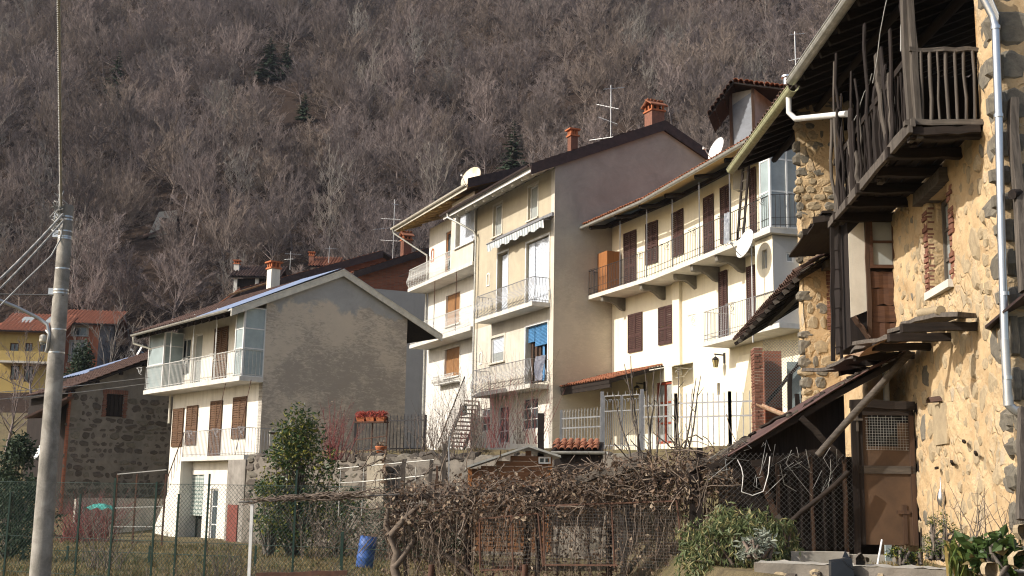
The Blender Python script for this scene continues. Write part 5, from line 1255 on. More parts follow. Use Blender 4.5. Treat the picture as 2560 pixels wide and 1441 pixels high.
    d = MB(); j = jn + off; e1 = CF(.4); t1 = FE.uv(2118, 285, .75); d.tube([j - ed * .35 + Vector((0, 0, -.1)), j - ed * .35 + Vector((0, 0, -.42)), j - ed * .3 + Vector((.1, .0, -.55)), FE.p(t1[0], t1[1], .75)], .05, 9); d.build('downpipe', M['plastic_white'], H)
    # ---- balcony
    zd = 5.98; wD = .8; uN, uF = 3.46, -1.2
    bo = []
    for i in range(8):
        wv = .06 + i * .1; p = plank(FE.p(uN, zd + rnd.uniform(-.01, .01), wv), FE.p(uF + rnd.uniform(-.1, .25), zd - .06 + rnd.uniform(-.02, .02), wv), .095, .035, i); bo.append(p)
    S = bo[0].build('balcony_board', M['wood_grey_x'] if False else M['wood_dark_y'], H)
    S_ = [S] + [p.build('balcony_board', M['wood_dark_y'], H) for p in bo[1:]]
    for i, u in enumerate((3.38, 2.6, 1.75, .9, .1, -.8)):
        b = plank(FE.p(u, zd - .11 - .02 * i * .2, -.1), FE.p(u + rnd.uniform(-.04, .04), zd - .13, wD + rnd.uniform(.0, .14)), .12, .13, 20 + i); b.build('balcony_joist', M['wood_dark_x'], H)
    for k_, zz, dz in ((wD + .02, zd - .02, .05), (wD + .05, zd - .1, .04)):
        b = plank(FE.p(uN + .12, zz, k_), FE.p(uF - .1, zz - dz, k_), .05, .1, int(k_ * 100)); b.build('edge_beam', M['wood_grey'], H)
    b = plank(FE.p(uN + .03, zd - .02, 0), FE.p(uN + .03, zd - .01, wD + .1), .1, .07, 77); b.build('edge_beam', M['wood_grey_x'], H)
    b = plank(FE.p(uN + .06, zd - .1, .05), FE.p(uN + .04, zd - .12, wD + .02), .08, .09, 78); b.build('edge_beam', M['wood_dark_x'], H)
    rl = plank(FE.p(uN, zd + .9, wD - .04), FE.p(uF, zd + .82, wD - .04), .05, .09, 31); RL = rl.build('handrail', M['wood_dark_y'], H)
    rl = plank(FE.p(uN, zd + .9, 0), FE.p(uN, zd + .9, wD), .05, .05, 32); RN = rl.build('handrail', M['wood_grey_x'], H)
    nb = 7
    for i in range(nb):
        wv = .08 + (wD - .2) * i / (nb - 1); p = MB(); p.tube(crooked(FE.p(uN, zd, wv), FE.p(uN + rnd.uniform(-.01, .01), zd + .88, wv + rnd.uniform(-.015, .015)), .02, 4, .012, rnd), rnd.uniform(.015, .024), 5); p.build('baluster', M['wood_grey'], RN)
    for u, w_ in ((uN - .02, .1), (uN - .01, .05)): pass
    nn = 34
    for i in range(nn):
        u = uN - .2 - (uN - uF - .3) * i / nn
        if rnd.random() < .08: continue
        p = plank(FE.p(u, zd - .02, wD - .05), FE.p(u + rnd.uniform(-.015, .015), zd + .84 + (rnd.uniform(0, .12) if rnd.random() < .1 else 0), wD - .04), .018, rnd.choice((.022, .03, .03, .055)), i + 300, Vector((0, 1, 0))); p.build('baluster', M['wood_dark'], RL)
    for (u, wv, zt_, r_, mt) in ((uN - .03, wD - .07, 7.75, .062, 'wood_grey'), (uN - .12, wD - .0, 8.6, .055, 'wood_grey'), (3.0, wD - .12, 8.9, .05, 'wood_dark'), (1.45, wD - .1, 7.6, .07, 'wood_grey'), (1.6, wD - .02, 7.1, .06, 'wood_dark'), (.3, wD, 7.2, .05, 'wood_dark'), (.0, wD - .05, 6.95, .035, 'wood_grey'), (-.75, wD - .02, 6.9, .05, 'wood_dark'), (-.95, wD - .08, 7.0, .06, 'wood_grey')):
        p = MB()
        if r_ > .054: p = plank(FE.p(u, zd - .2, wv), FE.p(u + rnd.uniform(-.03, .03), zt_, wv + rnd.uniform(-.03, .03)), r_ * 1.1, r_ * 1.9, int(u * 50) + 9, Vector((0, 1, 0)), .012, 7)
        else: p.tube(crooked(FE.p(u, zd - .15, wv), FE.p(u + rnd.uniform(-.08, .08), zt_, wv), r_, 6, .035, rnd), r_, 7)
        p.build('balcony_post', M[mt], H)
    for i in range(22):                                 # makeshift boards and sticks tied along the balcony
        u = rnd.uniform(uF, uN - .25); top = zd + rnd.choice((.5, .95, 1.0, 1.2, 1.5, 2.1)); r_ = rnd.uniform(.012, .03)
        if i % 3: p = plank(FE.p(u, zd - .12, wD + rnd.uniform(-.06, .03)), FE.p(u + rnd.uniform(-.1, .1), top, wD + rnd.uniform(-.05, .03)), .02, rnd.uniform(.05, .12), 700 + i, Vector((0, 1, 0)), .015, 7)
        else: p = MB(); p.tube(crooked(FE.p(u, zd - .1, wD + .02), FE.p(u + rnd.uniform(-.25, .25), top + .3, wD + rnd.uniform(-.1, .05)), r_, 6, .04, rnd), r_, 6)
        p.build('tied_board', M['wood_grey'] if rnd.random() < .4 else M['wood_dark'], H)
    for (a_, b_) in (((2.9, 8.7, .7), (1.4, 7.2, .75)), ((1.5, 7.3, .78), (.2, 6.9, .8)), ((3.3, 8.9, .7), (3.1, 7.0, .8))):
        p = MB(); p.tube(crooked(FE.p(*a_), FE.p(*b_), .01, 7, .03, rnd), .007, 4, False); p.build('cord', M['cable'], H)
    p = plank(FE.p(1.35, 6.8, wD - .3), FE.p(1.1, 7.3, wD - .25), .06, .3, 91, Vector((0, 1, 0))); p.build('loose_board', M['wood_grey'], H)
    # ---- closet of boards and glass under the balcony's far end
    cf = CF(-.85); zb0, zb1 = 4.15, 5.9
    wnd = cf.rect(2170, 535, 2236, 672); window(cf, -.36, .03, wnd[2], zb1 - .02, H, 'wood_brown', 'glass_pale', w=.0, mull=0, bars=1, fr=.05)
    for i in range(4):
        v0 = zb0 - .15 + i * (wnd[2] - zb0 + .13) / 4; b = plank(cf.p(-.38, v0 + .11, .0), cf.p(.05, v0 + .11, .0), .03, (wnd[2] - zb0 + .1) / 4, 60 + i); b.build('closet_board', M['wood_brown'], H)
    b = plank(cf.p(-.395, zb0 - .3, .03), cf.p(-.385, zb1 + .02, .03), .06, .06, 66, Vector((0, 1, 0))); b.build('closet_post', M['wood_brown_z'], H)
    b = MB(); b.hexa([cf.p(-.66, 4.32, -.01), cf.p(-.66, 4.32, .01), cf.p(-.42, 4.42, .01), cf.p(-.42, 4.42, -.01), cf.p(-.66, 5.6, -.01), cf.p(-.66, 5.6, .01), cf.p(-.42, 5.85, .01), cf.p(-.42, 5.85, -.01)]); b.build('closet_panel', M['pale_render'], H)
    b = MB(); b.box(cf, -.66, .05, 3.9, zb1, -1.2, -.05); b.build('closet_inside', M['wood_dark'], H)
    b = plank(cf.p(-.42, 4.0, .0), cf.p(-.64, 4.32, .0), .02, .3, 3, Vector((0, 1, 0))); b.build('closet_board', M['wood_brown_z'], H)
    for a_, w_ in ((-.86, .03), (-.74, .02)):
        b = plank(CF(-1.2).p(a_, 3.7, 0), CF(-1.2).p(a_ + .02, 5.8, 0), w_ * 2, w_ * 2, int(a_ * 100), Vector((0, 1, 0))); b.build('ladder_rail', M['wood_dark'], H)
    for i in range(6): b = MB(); b.bar(CF(-1.2).p(-.86, 3.9 + i * .3, .02), CF(-1.2).p(-.74, 3.92 + i * .3, .02), .02); b.build('ladder_rung', M['wood_dark'], H)
    # ---- sagging eaves boards further along
    for (u0, u1, z0, w1, seed) in ((-1.3, -2.6, 6.15, .88, 1), (-2.4, -4.6, 6.2, .85, 2)):
        for k_ in range(6):
            w_ = .1 + (w1 - .1) * k_ / 5; b = plank(FE.p(u0, z0 - w_ * .12 + rnd.uniform(-.02, .02), w_), FE.p(u1, z0 - w_ * .12 - .1, w_ + .02), w1 / 5, .04, seed * 10 + k_); b.build('canopy_board', M['wood_dark_y'], H)
        b = plank(FE.p(u0, z0 - .12, 0), FE.p(u0 - .1, z0 - .2, w1 + .2), .09, .1, seed + 50); b.build('canopy_beam', M['wood_dark_x'], H)
    # ---- broken penthouse boards over the shed
    zl = 3.72
    spots = [(3.1, 2.2, zl + .06, .62, .3), (2.5, 1.2, zl + .1, .5, .25), (1.6, .2, zl + .03, .75, .3), (.9, -.6, zl + .07, .6, .34), (.1, -1.2, zl - .02, .85, .3), (-.6, -2.2, zl + .02, .7, .3), (-1.2, -2.6, zl - .08, 1.0, .25), (1.9, .7, zl + .17, .4, .2)]
    for i, (u0, u1, z_, w_, wd) in enumerate(spots):
        b = plank(FE.p(u0, z_ + rnd.uniform(-.03, .05), w_ - rnd.uniform(.2, .45)), FE.p(u1, z_ + rnd.uniform(-.08, .06), w_), wd, .055, 400 + i, Vector((0, 0, 1)), .03); b.build('penthouse_board', M['wood_grey_x'] if i % 3 else M['wood_grey'], H)
    for i, u in enumerate((2.9, 1.9, .9, 0, -.9, -1.9)):
        b = plank(FE.p(u, zl - .06, -.05), FE.p(u + .1, zl - .09 + rnd.uniform(-.04, .04), .75 + rnd.uniform(-.1, .25)), .11, .1, 500 + i); b.build('penthouse_bracket', M['wood_dark_x'], H)
    b = MB()
    def fn(x, y): return FE.p(1.2 - x * 1.4, zl + .12 - .25 * y + .05 * math.sin(x * 6 + y * 3), .15 + y * .75 + .03 * math.sin(x * 9))
    b.grid(fn, 14, 6); b.build('bent_sheet', M['rust_light'], H)
    b = MB(); b.tube([FE.p(2.95, zl + .12, .42), FE.p(2.2, zl + .2, .45)], .06, 8); b.build('clay_pipe', M['stone_pale'], H)
    # ---- end wall: zinc downpipe, fallen roof piece, post
    ew = CF(uC, 0); q = lambda px, py, k=.12: ew.p(*ew.uv(px, py, k), k)
    d = MB(); d.tube([q(2440, -40), q(2482, 40), q(2489, 70), q(2497, 300), q(2504, 600), q(2512, 850)], .045, 12); d.build('downpipe', M['zinc'], H)
    d = MB(); d.tube([q(2512, 850), q(2520, 995)], .048, 12); d.tube([q(2520, 990), q(2522, 1015)], .055, 12); d.tube([q(2520, 1010), q(2535, 1025), q(2575, 1036)], .05, 12); d.build('downpipe_shoe', M['alu'], H)
    for py in (70, 290, 735, 945): p = q(2489 + (py - 70) * .034, py); d = MB(); d.tube([p - Vector((0, 0, .02)), p + Vector((0, 0, .02))], .055, 12); d.build('pipe_clamp', M['zinc'], H)
    g2 = MB(); gutter(g2, q(2445, -60, .1) , q(2490, 45, .1), .09); g2.build('gutter', M['alu'], H)
    return H
HE = house_e()
# ------------------------------------------------------------------ stone barn at the left
def barn():
    G = Frame(at_y(172, 1080, 51), GA.d); F = Frame(G.p(0, 0, 0), FA.d)
    H = empty('stone_barn', G.p(2.5, 0, -3), 'dark rubble stone barn with boarded brick-edged window, left of the white house', 'barn'); R = random.Random(4)
    u1 = 6.8; z0 = -.5
    a = G.uv(172, 972)[1]; b = G.uv(372, 902)[1]; ub = G.uv(372, 902)[0]; zt = lambda u: a + (b - a) * u / ub
    wn = G.rect(265, 986, 308, 1042); wall = rough_wall(G, 0, u1, z0, a - .02, [wn] if wn[3] < a else [], .07, 2.7, .11, 0, .2); wall.poly([G.p(0, a - .02), G.p(u1, a - .02), G.p(u1, zt(u1) - .15)])
    wall.box(G, .2, u1, z0, a - .3, -4, -.25)
    W = wall.build('gable_wall', M['barn_mortar'], H)
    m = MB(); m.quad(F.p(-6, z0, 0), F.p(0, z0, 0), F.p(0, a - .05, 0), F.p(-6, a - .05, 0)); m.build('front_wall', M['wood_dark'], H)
    z = z0 + .6; n = 0
    while z < zt(u1):
        h = R.uniform(.12, .34); u = R.uniform(-.2, .1)
        while u < u1:
            w_ = R.uniform(.14, .62)
            if z + h / 2 < zt(u + w_ / 2) - .25 and not (wn[0] - .35 < u + w_ / 2 < wn[1] + .3 and wn[2] - .12 < z + h / 2 < wn[3] + .32) and n < 300 and u + w_ < u1 and R.random() < .9:
                lay_stone(W, G, u + w_ / 2, z + h / 2 + R.uniform(-.03, .03), R.uniform(-.05, -.025), w_ * 1.12, h * R.uniform(.85, 1.25), .12, M['stone_barn'] if R.random() < .8 else M['stone'], R.uniform(-.25, .25)); n += 1
            u += w_ + .02
        z += h + .02
    for sd_ in (-1, 1):
        v = wn[2]
        while v < wn[3] + .05:
            inst('brick', brick_mesh(M['brick'], .24, .06, .12), fbasis(G, (wn[0] if sd_ < 0 else wn[1]) + sd_ * R.uniform(.06, .1), v, -.03, R.uniform(.5, .9), 1, 1), W); v += .075
    u = wn[0] - .15
    while u < wn[1] + .2: inst('brick', brick_mesh(M['brick'], .06, .18, .12), fbasis(G, u, wn[3] + .1, -.03, 1, 1, 1, R.uniform(-.05, .05)), W); u += .075
    k = (wn[1] - wn[0]) / 4
    for i in range(4): b_ = MB(); b_.box(G, wn[0] + k * i + .008, wn[0] + k * (i + 1) - .008, wn[2], wn[3], -.1, -.06); b_.build('shutter_board', M['wood_dark'], H)
    # roof over the gable, running back along the front direction
    up = (G.p(ub, b, 0) - G.p(0, a, 0)); r = MB(); P = G.p(-.35, zt(-.35) + .05, .25); upn = up.normalized()
    r.slab([P, P + upn * 8.4, P + upn * 8.4 - FA.d * 6, P - FA.d * 6], .1); Rf = r.build('roof', M['wood_dark_x'], H)
    tiles(Rf, P - FA.d * .1 * 0 + Vector((0, 0, .03)) - FA.d * (28 * .2), FA.d, upn, 28, 2, M['tile_dark'], .2, .33, .03)
    tile_sheet('tile_courses', P - FA.d * 5.8 + upn * .65 + Vector((0, 0, .05)), FA.d, upn, 5.8, 7.6, M['tile_dark'], Rf, .2)
    for i in range(7): q = P + upn * (.4 + i * 1.1); c = MB(); c.bar(q - Vector((0, 0, .16)) - G.n * .05, q - Vector((0, 0, .16)) - FA.d * 1.2, .12, .12); c.build('purlin', M['wood_dark_x'], Rf)
    # open porch with white panel at the left
    pr = MB(); q0, q1 = at_y(62, 1042, 50), at_y(168, 992, 50); q1.y = q0.y = 50
    back = Vector((-.3, 4, .3)); pr.slab([q0, q1, q1 + back, q0 + back], .09); PR = pr.build('porch_roof', M['tile_dark'], H)
    w = MB(); c0, c1 = at_y(96, 1200, 50.6), at_y(120, 1200, 50.6); w.hexa([c0 - Vector((0, 0, 2)), c0 - Vector((0, 0, 2)) + Vector((0, .2, 0)), c1 - Vector((0, 0, 2)) + Vector((0, .2, 0)), c1 - Vector((0, 0, 2)), c0 + Vector((0, 0, 2.5)), c0 + Vector((0, .2, 2.5)), c1 + Vector((0, .2, 2.7)), c1 + Vector((0, 0, 2.7))]); w.build('porch_wall', M['white_wall'], PR)
    b_ = MB(); b_.box(F, -.18, .03, z0, a, .01, .1); b_.build('brick_corner', M['brick_wall'], H)
M['stone_barn'] = simple('barn_stone', (.16, .135, .11), .92, 0, .35, 4, (.07, .06, .052), .5, .15, .65)
barn()
dish(at_y(100, 1130, 48), .33, Vector((-.75, -.55, .35)), 'white satellite dish seen edge-on behind the concrete pole', mast=at_y(104, 1165, 48))

def roof_pair(H, G, back, u0, z0_, u1, z1_, ov, thick, tile, verge):
    """one slope of a roof whose sloping edge is seen: from (u0,z0) up to (u1,z1) in gable frame G, running `back`"""
    a, b = G.p(u0, z0_, ov), G.p(u1, z1_, ov); r = MB(); bk = -G.n * back
    r.slab([a, b, b + bk, a + bk], thick); R_ = r.build('roof', M['verge_dark'], H)
    up = (b - a); tile_sheet('tile_courses', a + bk + Vector((0, 0, .03)), -bk, up, back, up.length, M[tile], R_, .21)
    v = MB(); n = G.n * .05
    v.hexa([a - Vector((0, 0, verge)), a - Vector((0, 0, verge)) + n, b - Vector((0, 0, verge)) + n, b - Vector((0, 0, verge)), a + Vector((0, 0, .05)), a + Vector((0, 0, .05)) + n, b + Vector((0, 0, .05)) + n, b + Vector((0, 0, .05))]); v.build('verge_board', M['verge_dark'], R_)
    return R_
def brick_houses():
    # nearer brick gable beside the white house
    G = Frame(at_y(1012, 700, 69), GB.d); H = empty('brick_house', G.p(0, 2, -3), 'house with orange brick gable over grey render, behind the low white house', 'house')
    L0, L1 = G.uv(880, 684), G.uv(1066, 626)
    w = MB(); zb = G.uv(1000, 728)[1]; w.poly([G.p(L0[0], 7), G.p(L1[0] + 1.4, 7), G.p(L1[0] + 1.4, L1[1] - 1.0), G.p(L1[0], L1[1] - .25), G.p(L0[0], L0[1] - .25)]); w.build('brick_gable', M['brick_wall'], H)
    w = MB(); w.box(G, L0[0] + 1, L1[0] + 1, 0, zb, -.3, .03); w.build('rendered_wall', M['grey_wall'], H)
    roof_pair(H, G, 7, L0[0], L0[1], L1[0], L1[1], .35, .08, 'terracotta', .34); 
    r2 = MB(); a, b = G.p(L1[0], L1[1], .35), G.p(L1[0] + 3, L1[1] - 1.4, .35); r2.slab([b, a, a - G.n * 7, b - G.n * 7], .1); r2.build('roof_back', M['tile_dark'], H)
    c = G.p(G.uv(1019, 632)[0], G.uv(1019, 640)[1], -.3); chimney(H, c, .55, .5, .95, 'brick', FB, 'roof', .8)
    # farther brick gable
    G = Frame(at_y(850, 690, 76), GB.d); H = empty('brick_house', G.p(0, 2, -3), 'farther house with dark sloping verge and plain brick gable, beyond the white chimney', 'house')
    L0, L1 = G.uv(690, 700), G.uv(952, 632)
    w = MB(); w.poly([G.p(L0[0] + 1.2, 5), G.p(L1[0] + 2.5, 5), G.p(L1[0] + 2.5, L1[1] - 1.4), G.p(L1[0], L1[1] - .25), G.p(L0[0] + 1.2, L0[1] - .05)]); w.build('brick_gable', M['brick_wall'], H)
    roof_pair(H, G, 8, L0[0] - 2.3, L0[1] - .9, L1[0], L1[1], .5, .1, 'terracotta', .42)
    r2 = MB(); a, b = G.p(L1[0], L1[1], .5), G.p(L1[0] + 3, L1[1] - 1.5, .5); r2.slab([b, a, a - G.n * 8, b - G.n * 8], .1); r2.build('roof_back', M['verge_dark'], H)
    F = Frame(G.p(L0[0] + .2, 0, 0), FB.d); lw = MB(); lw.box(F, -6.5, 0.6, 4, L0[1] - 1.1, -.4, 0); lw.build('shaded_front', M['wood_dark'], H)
    g = MB(); e0, e1 = at_y(572, 737, 72), at_y(700, 697, 72); gutter(g, e0, e1, .1); g.build('gutter', M['rust_light'], H)
    # small dark-tiled house and another roof farther up
    for (x0, x1, ye, yr, Y, zb, lab, tile, chx) in ((572, 702, 692, 667, 90, 8, 'small house with dark ribbed tile roof and open loft at the foot of the wood', 'tile_dark', 592), (768, 846, 666, 645, 97, 9, 'little reddish tiled roof farthest up among the houses', 'terracotta', 779)):
        p0, p1, r0, r1 = at_y(x0, ye, Y), at_y(x1, ye, Y), at_y(x0 + 34, yr, Y + 2.6), at_y(x1 + 10, yr, Y + 2.6)
        p1.z = p0.z; r1.z = r0.z
        H = empty('tiled_house', Vector(((p0.x + p1.x) / 2, Y + 2, zb)), lab, 'house'); w = MB(); Fh = Frame(p0, Vector((1, 0, 0)))
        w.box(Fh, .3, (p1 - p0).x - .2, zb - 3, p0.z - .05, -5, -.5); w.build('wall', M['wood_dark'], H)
        for k in (0.35, (p1 - p0).x * .5): q = MB(); q.box(Fh, k, k + .25, zb - 2, p0.z - .05, -.5, -.2); q.build('pillar', M['slab'], H)
        r = MB(); r.slab([p0, p1, r1, r0], .08); Rr = r.build('roof', M['wood_dark'], H); tile_sheet('tile_courses', p0 + Vector((.0, -.05, .04)), Vector((1, 0, 0)), Vector((0, r0.y - p0.y, r0.z - p0.z)), (p1 - p0).x, (r0 - p0).length, M[tile], Rr, .24, .06)
        r = MB(); r.slab([r0, r1, Vector((r1.x, r1.y + 3, p1.z)), Vector((p0.x, r0.y + 3, p0.z))], .08); r.build('roof_back', M[tile], H)
        chimney(H, at_y(chx, yr + 6, Y + 1.5), .4, .4, .35, 'slab' if tile == 'tile_dark' else 'brick', Fh, 'flat', .6)
brick_houses()
def blue_roof_house():
    G = Frame(at_y(300, 925, 60), GA.d); H = empty('metal_roofed_house', G.p(2, 0, -2), 'house with blue-grey sheet metal roof edge behind the stone barn', 'house')
    a, b = G.uv(213, 937), G.uv(372, 890); w = MB(); w.poly([G.p(a[0] + .6, 0), G.p(b[0] + 3, 0), G.p(b[0] + 3, b[1] + .2), G.p(b[0], b[1] - .3), G.p(a[0] + .6, a[1] - .25)]); w.build('gable_wall', M['brick_wall'], H)
    A, B = G.p(a[0], a[1], .5), G.p(b[0] + 2.5, b[1] + (b[1] - a[1]) / (b[0] - a[0]) * 2.5, .5); r = MB(); bk = -G.n * 6
    r.slab([A, B, B + bk, A + bk], .08); Rf = r.build('roof', M['wood_dark'], H); up = B - A
    s = MB()
    def fn(x, y): return A + bk * (1 - x) + up * y + Vector((0, 0, .05 + .03 * (1 if int(x * 60) % 4 < 2 else 0)))
    s.grid(fn, 60, 1, False); s.build('sheet_metal_roof', M['sheet_blue'], Rf)
    v = MB(); n = G.n * .06; d = Vector((0, 0, .3)); v.hexa([A - d * .5, A - d * .5 + n, B - d * .5 + n, B - d * .5, A + d * .6, A + d * .6 + n, B + d * .6 + n, B + d * .6]); v.build('verge_board', M['sheet_blue'], Rf)
    p = MB(); p.tube([A + Vector((0, 0, -.1)), A + Vector((0, 0, -.9))], .07, 8); p.build('downpipe', M['plastic_white'], H)
blue_roof_house()
dish(at_y(351, 880, 58), .34, Vector((-.8, -.4, .4)), 'small white dish above the blue metal roof', mast=at_y(352, 892, 58))
def colour_houses():
    X = Vector((1, 0, 0)); Y = 96
    M['yellow_wall'] = plaster('yellow_paint', (.50, .36, .13), (.38, .27, .10), .8, .4, .2)
    M['orange_wall'] = plaster('orange_paint', (.48, .165, .085), (.38, .13, .07), .8, .4, .2)
    M['tile_orange'] = simple('new_orange_tile', (.33, .115, .06), .85, 0, .3, 3, (.21, .075, .045), .1)
    F = Frame(at_y(20, 900, Y), Vector((1, .12, 0)))
    H = empty('yellow_house', F.p(0, 7, -4), 'yellow house with orange tiled roof and skylights, half behind the concrete pole', 'house')
    uL, uR = F.uv(-60, 900)[0], F.uv(140, 900)[0]; ze = F.uv(70, 831)[1]; wins = [F.rect(24, 858, 46, 900), F.rect(62, 858, 80, 905), F.rect(98, 858, 118, 900), F.rect(26, 915, 48, 950), F.rect(60, 915, 82, 955)]
    w = MB(); wall_panel(w, F, uL, uR, 2, ze + .1, wins, .2); w.box(F, uL, uR, 2, ze, -6, -.22); w.build('wall', M['yellow_wall'], H)
    for a, b, c, d in wins: window(F, a, b, c, d, H, 'wood_brown', 'glass', mull=1, bars=0, fr=.07)
    bs = MB(); bs.box(F, F.uv(5, 905)[0], F.uv(128, 905)[0], wins[0][2] - .35, wins[0][2] - .18, 0, 1.2); S = bs.build('balcony_slab', M['pale_render'], H)
    rl = MB(); rl.box(F, F.uv(5, 905)[0], F.uv(128, 905)[0], wins[0][2] - .18, wins[0][2] + .6, 1.1, 1.14); rl.build('balcony_panel', M['yellow_wall'], S)
    def hip(F, u0, u1, z0_, zr, ov, dep, H, l=0, r_=0):
        e0, e1 = F.p(u0 - ov, z0_, ov), F.p(u1 + ov, z0_, ov); k0, k1 = F.p(u0 + l, zr, -dep), F.p(u1 - r_, zr, -dep)
        r = MB(); r.slab([e0, e1, k1, k0], .1); r.slab([F.p(u1 + ov, z0_, -2 * dep), F.p(u0 - ov, z0_, -2 * dep), k0, k1], .1)
        if l: r.slab([F.p(u0 - ov, z0_, -2 * dep), e0, k0], .1)
        R_ = r.build('roof', M['tile_orange'], H); tile_sheet('tile_courses', e0 + F.d * l * .55 + Vector((0, 0, .05)), F.d, k0 - F.p(u0 + l, z0_, ov), (e1 - e0).length - l * .55 - r_, (k0 - F.p(u0 + l, z0_, ov)).length, M['tile_orange'], R_, .3, .05)
        g = MB(); gutter(g, e0 + F.n * .1, e1 + F.n * .1, .1); g.build('gutter', M['gutter_dark'], H); return R_
    Rf = hip(F, uL, uR, ze, F.uv(90, 786, -3.2)[1], .7, 3.4, H, 4.0)
    for px in (66, 130): c = F.uv(px, 803, -1.7); s = MB(); s.slab([F.p(c[0] - .5, c[1] - .2, -1.2), F.p(c[0] + .4, c[1] - .2, -1.2), F.p(c[0] + .6, c[1] + .42, -2.2), F.p(c[0] - .3, c[1] + .42, -2.2)], .1); s.build('skylight', M['glass_pale'], Rf)
    F2 = Frame(at_y(176, 900, Y + 3), Vector((1, .12, 0))); H = empty('orange_house', F2.p(0, 7, -4), 'orange-red house with broad window under a tiled roof, right of the yellow one', 'house')
    uL, uR = F2.uv(140, 900)[0], F2.uv(243, 900)[0]; ze = F2.uv(200, 812)[1]; wins = [F2.rect(183, 817, 217, 840), F2.rect(176, 855, 212, 905)]
    w = MB(); wall_panel(w, F2, uL, uR, 2, ze + .1, wins, .3); w.box(F2, uL, uR - .02, 2, ze, -6, -.32); w.build('wall', M['orange_wall'], H)
    s = MB(); s.quad(F2.p(uR, 2, 0), F2.p(uR, 2, -7), F2.p(uR, ze + 1.2, -7), F2.p(uR, ze, 0)); s.build('side_wall', M['grey_wall'], H)
    for a, b, c, d in wins: window(F2, a, b, c, d, H, 'white_paint', 'glass', mull=1, bars=0, fr=.08); surround(F2, a, b, c, d, H, M['pale_render'], .15)
    hip(F2, uL, uR + .8, ze, F2.uv(230, 776, -3.2)[1], .7, 3.6, H, 0, 0)
    # ruin in the wood
    p = hillpoint(405, 592); D = p.y; F3 = Frame(Vector((p.x, p.y, 0)), Vector((1, .35, 0))); H = empty('hillside_hut', p, 'pale abandoned hut with sloping roof, alone in the wood above the houses', 'hut')
    a, b = F3.uv(362, 585), F3.uv(443, 526); w = MB(); w.slab([F3.p(a[0] + .4, p.z - 1), F3.p(b[0], p.z - 1), F3.p(b[0], b[1]), F3.p(F3.uv(398, 524)[0], F3.uv(398, 530)[1]), F3.p(a[0] + .4, a[1])], 4, -F3.n); w.build('wall', M['pale_render'], H)
    r = MB(); q0, q1 = F3.p(*F3.uv(358, 592, .4), .4), F3.p(*F3.uv(446, 556, .4), .4); r.slab([q0, q1, q1 - F3.n * 1.5 + Vector((0, 0, .5)), q0 - F3.n * 1.5 + Vector((0, 0, .5))], .2); r.build('roof', M['tile_dark'], H)
    d = MB(); d.box(F3, *F3.rect(405, 545, 418, 560), .01, .03); d.build('window', M['dark'], H)
colour_houses()
# ------------------------------------------------------------------ things on roofs and walls
dish(at_y(1181, 449, 57), .62, Vector((-.62, -.70, .33)), 'big rust-stained dish on the roof of the limewashed house', 'dish_old', at_y(1170, 480, 57.3))
_q = FC2.uv(1868, 612, 1.5); dish(FC2.p(_q[0], _q[1], 1.5), .45, Vector((-.93, -.30, .3)), 'white dish on the corner of the cream house below its long balcony', mast=FC2.p(FC2.uv(1880, 700, 1.35)[0], 6.2, 1.35))
dish(at_y(1795, 377, 41), .46, Vector((-.90, -.35, .3)), 'white dish standing on the tiled eave of the cream house', mast=at_y(1805, 410, 41.3))
antenna(at_y(1527, 352, 50), 2.5, ((2.35, (.9, .3, .2), 1.0, 7, .3), (1.5, (-.8, .4, .3), 1.1, 9, .3), (.85, (-.9, .2, .4), .9, 8, .25), (.15, (-.9, .5, .0), 1.6, 6, .7)), 'tall television aerial mast on the ridge of the awning house')
antenna(at_y(982, 640, 69), 3.4, ((3.1, (.8, .5, 0), .5, 4, .2), (2.2, (-.9, .3, .1), 1.3, 10, .3), (1.7, (-.9, -.4, -.2), 2.0, 5, 1.2), (.9, (-.9, .3, .1), 1.3, 9, .3)), 'aerial mast with long elements left of the limewashed house')
antenna(at_y(1993, 330, 41), 3.75, ((3.65, (.9, .2, .15), .6, 6, .2), (2.7, (.8, -.3, .1), .7, 7, .28)), 'small aerial mast seen just left of the stone house gutter')
antenna(at_y(725, 668, 88), 1.2, ((1.0, (.9, .2, 0), 1.2, 8, .5), (.6, (-.8, .3, 0), .8, 6, .4)), 'faint aerial on the small dark-tiled house')
antenna(at_y(822, 652, 95), 1.2, ((1.0, (.9, .2, 0), 1.0, 7, .5),), 'faint aerial on the farthest reddish roof')
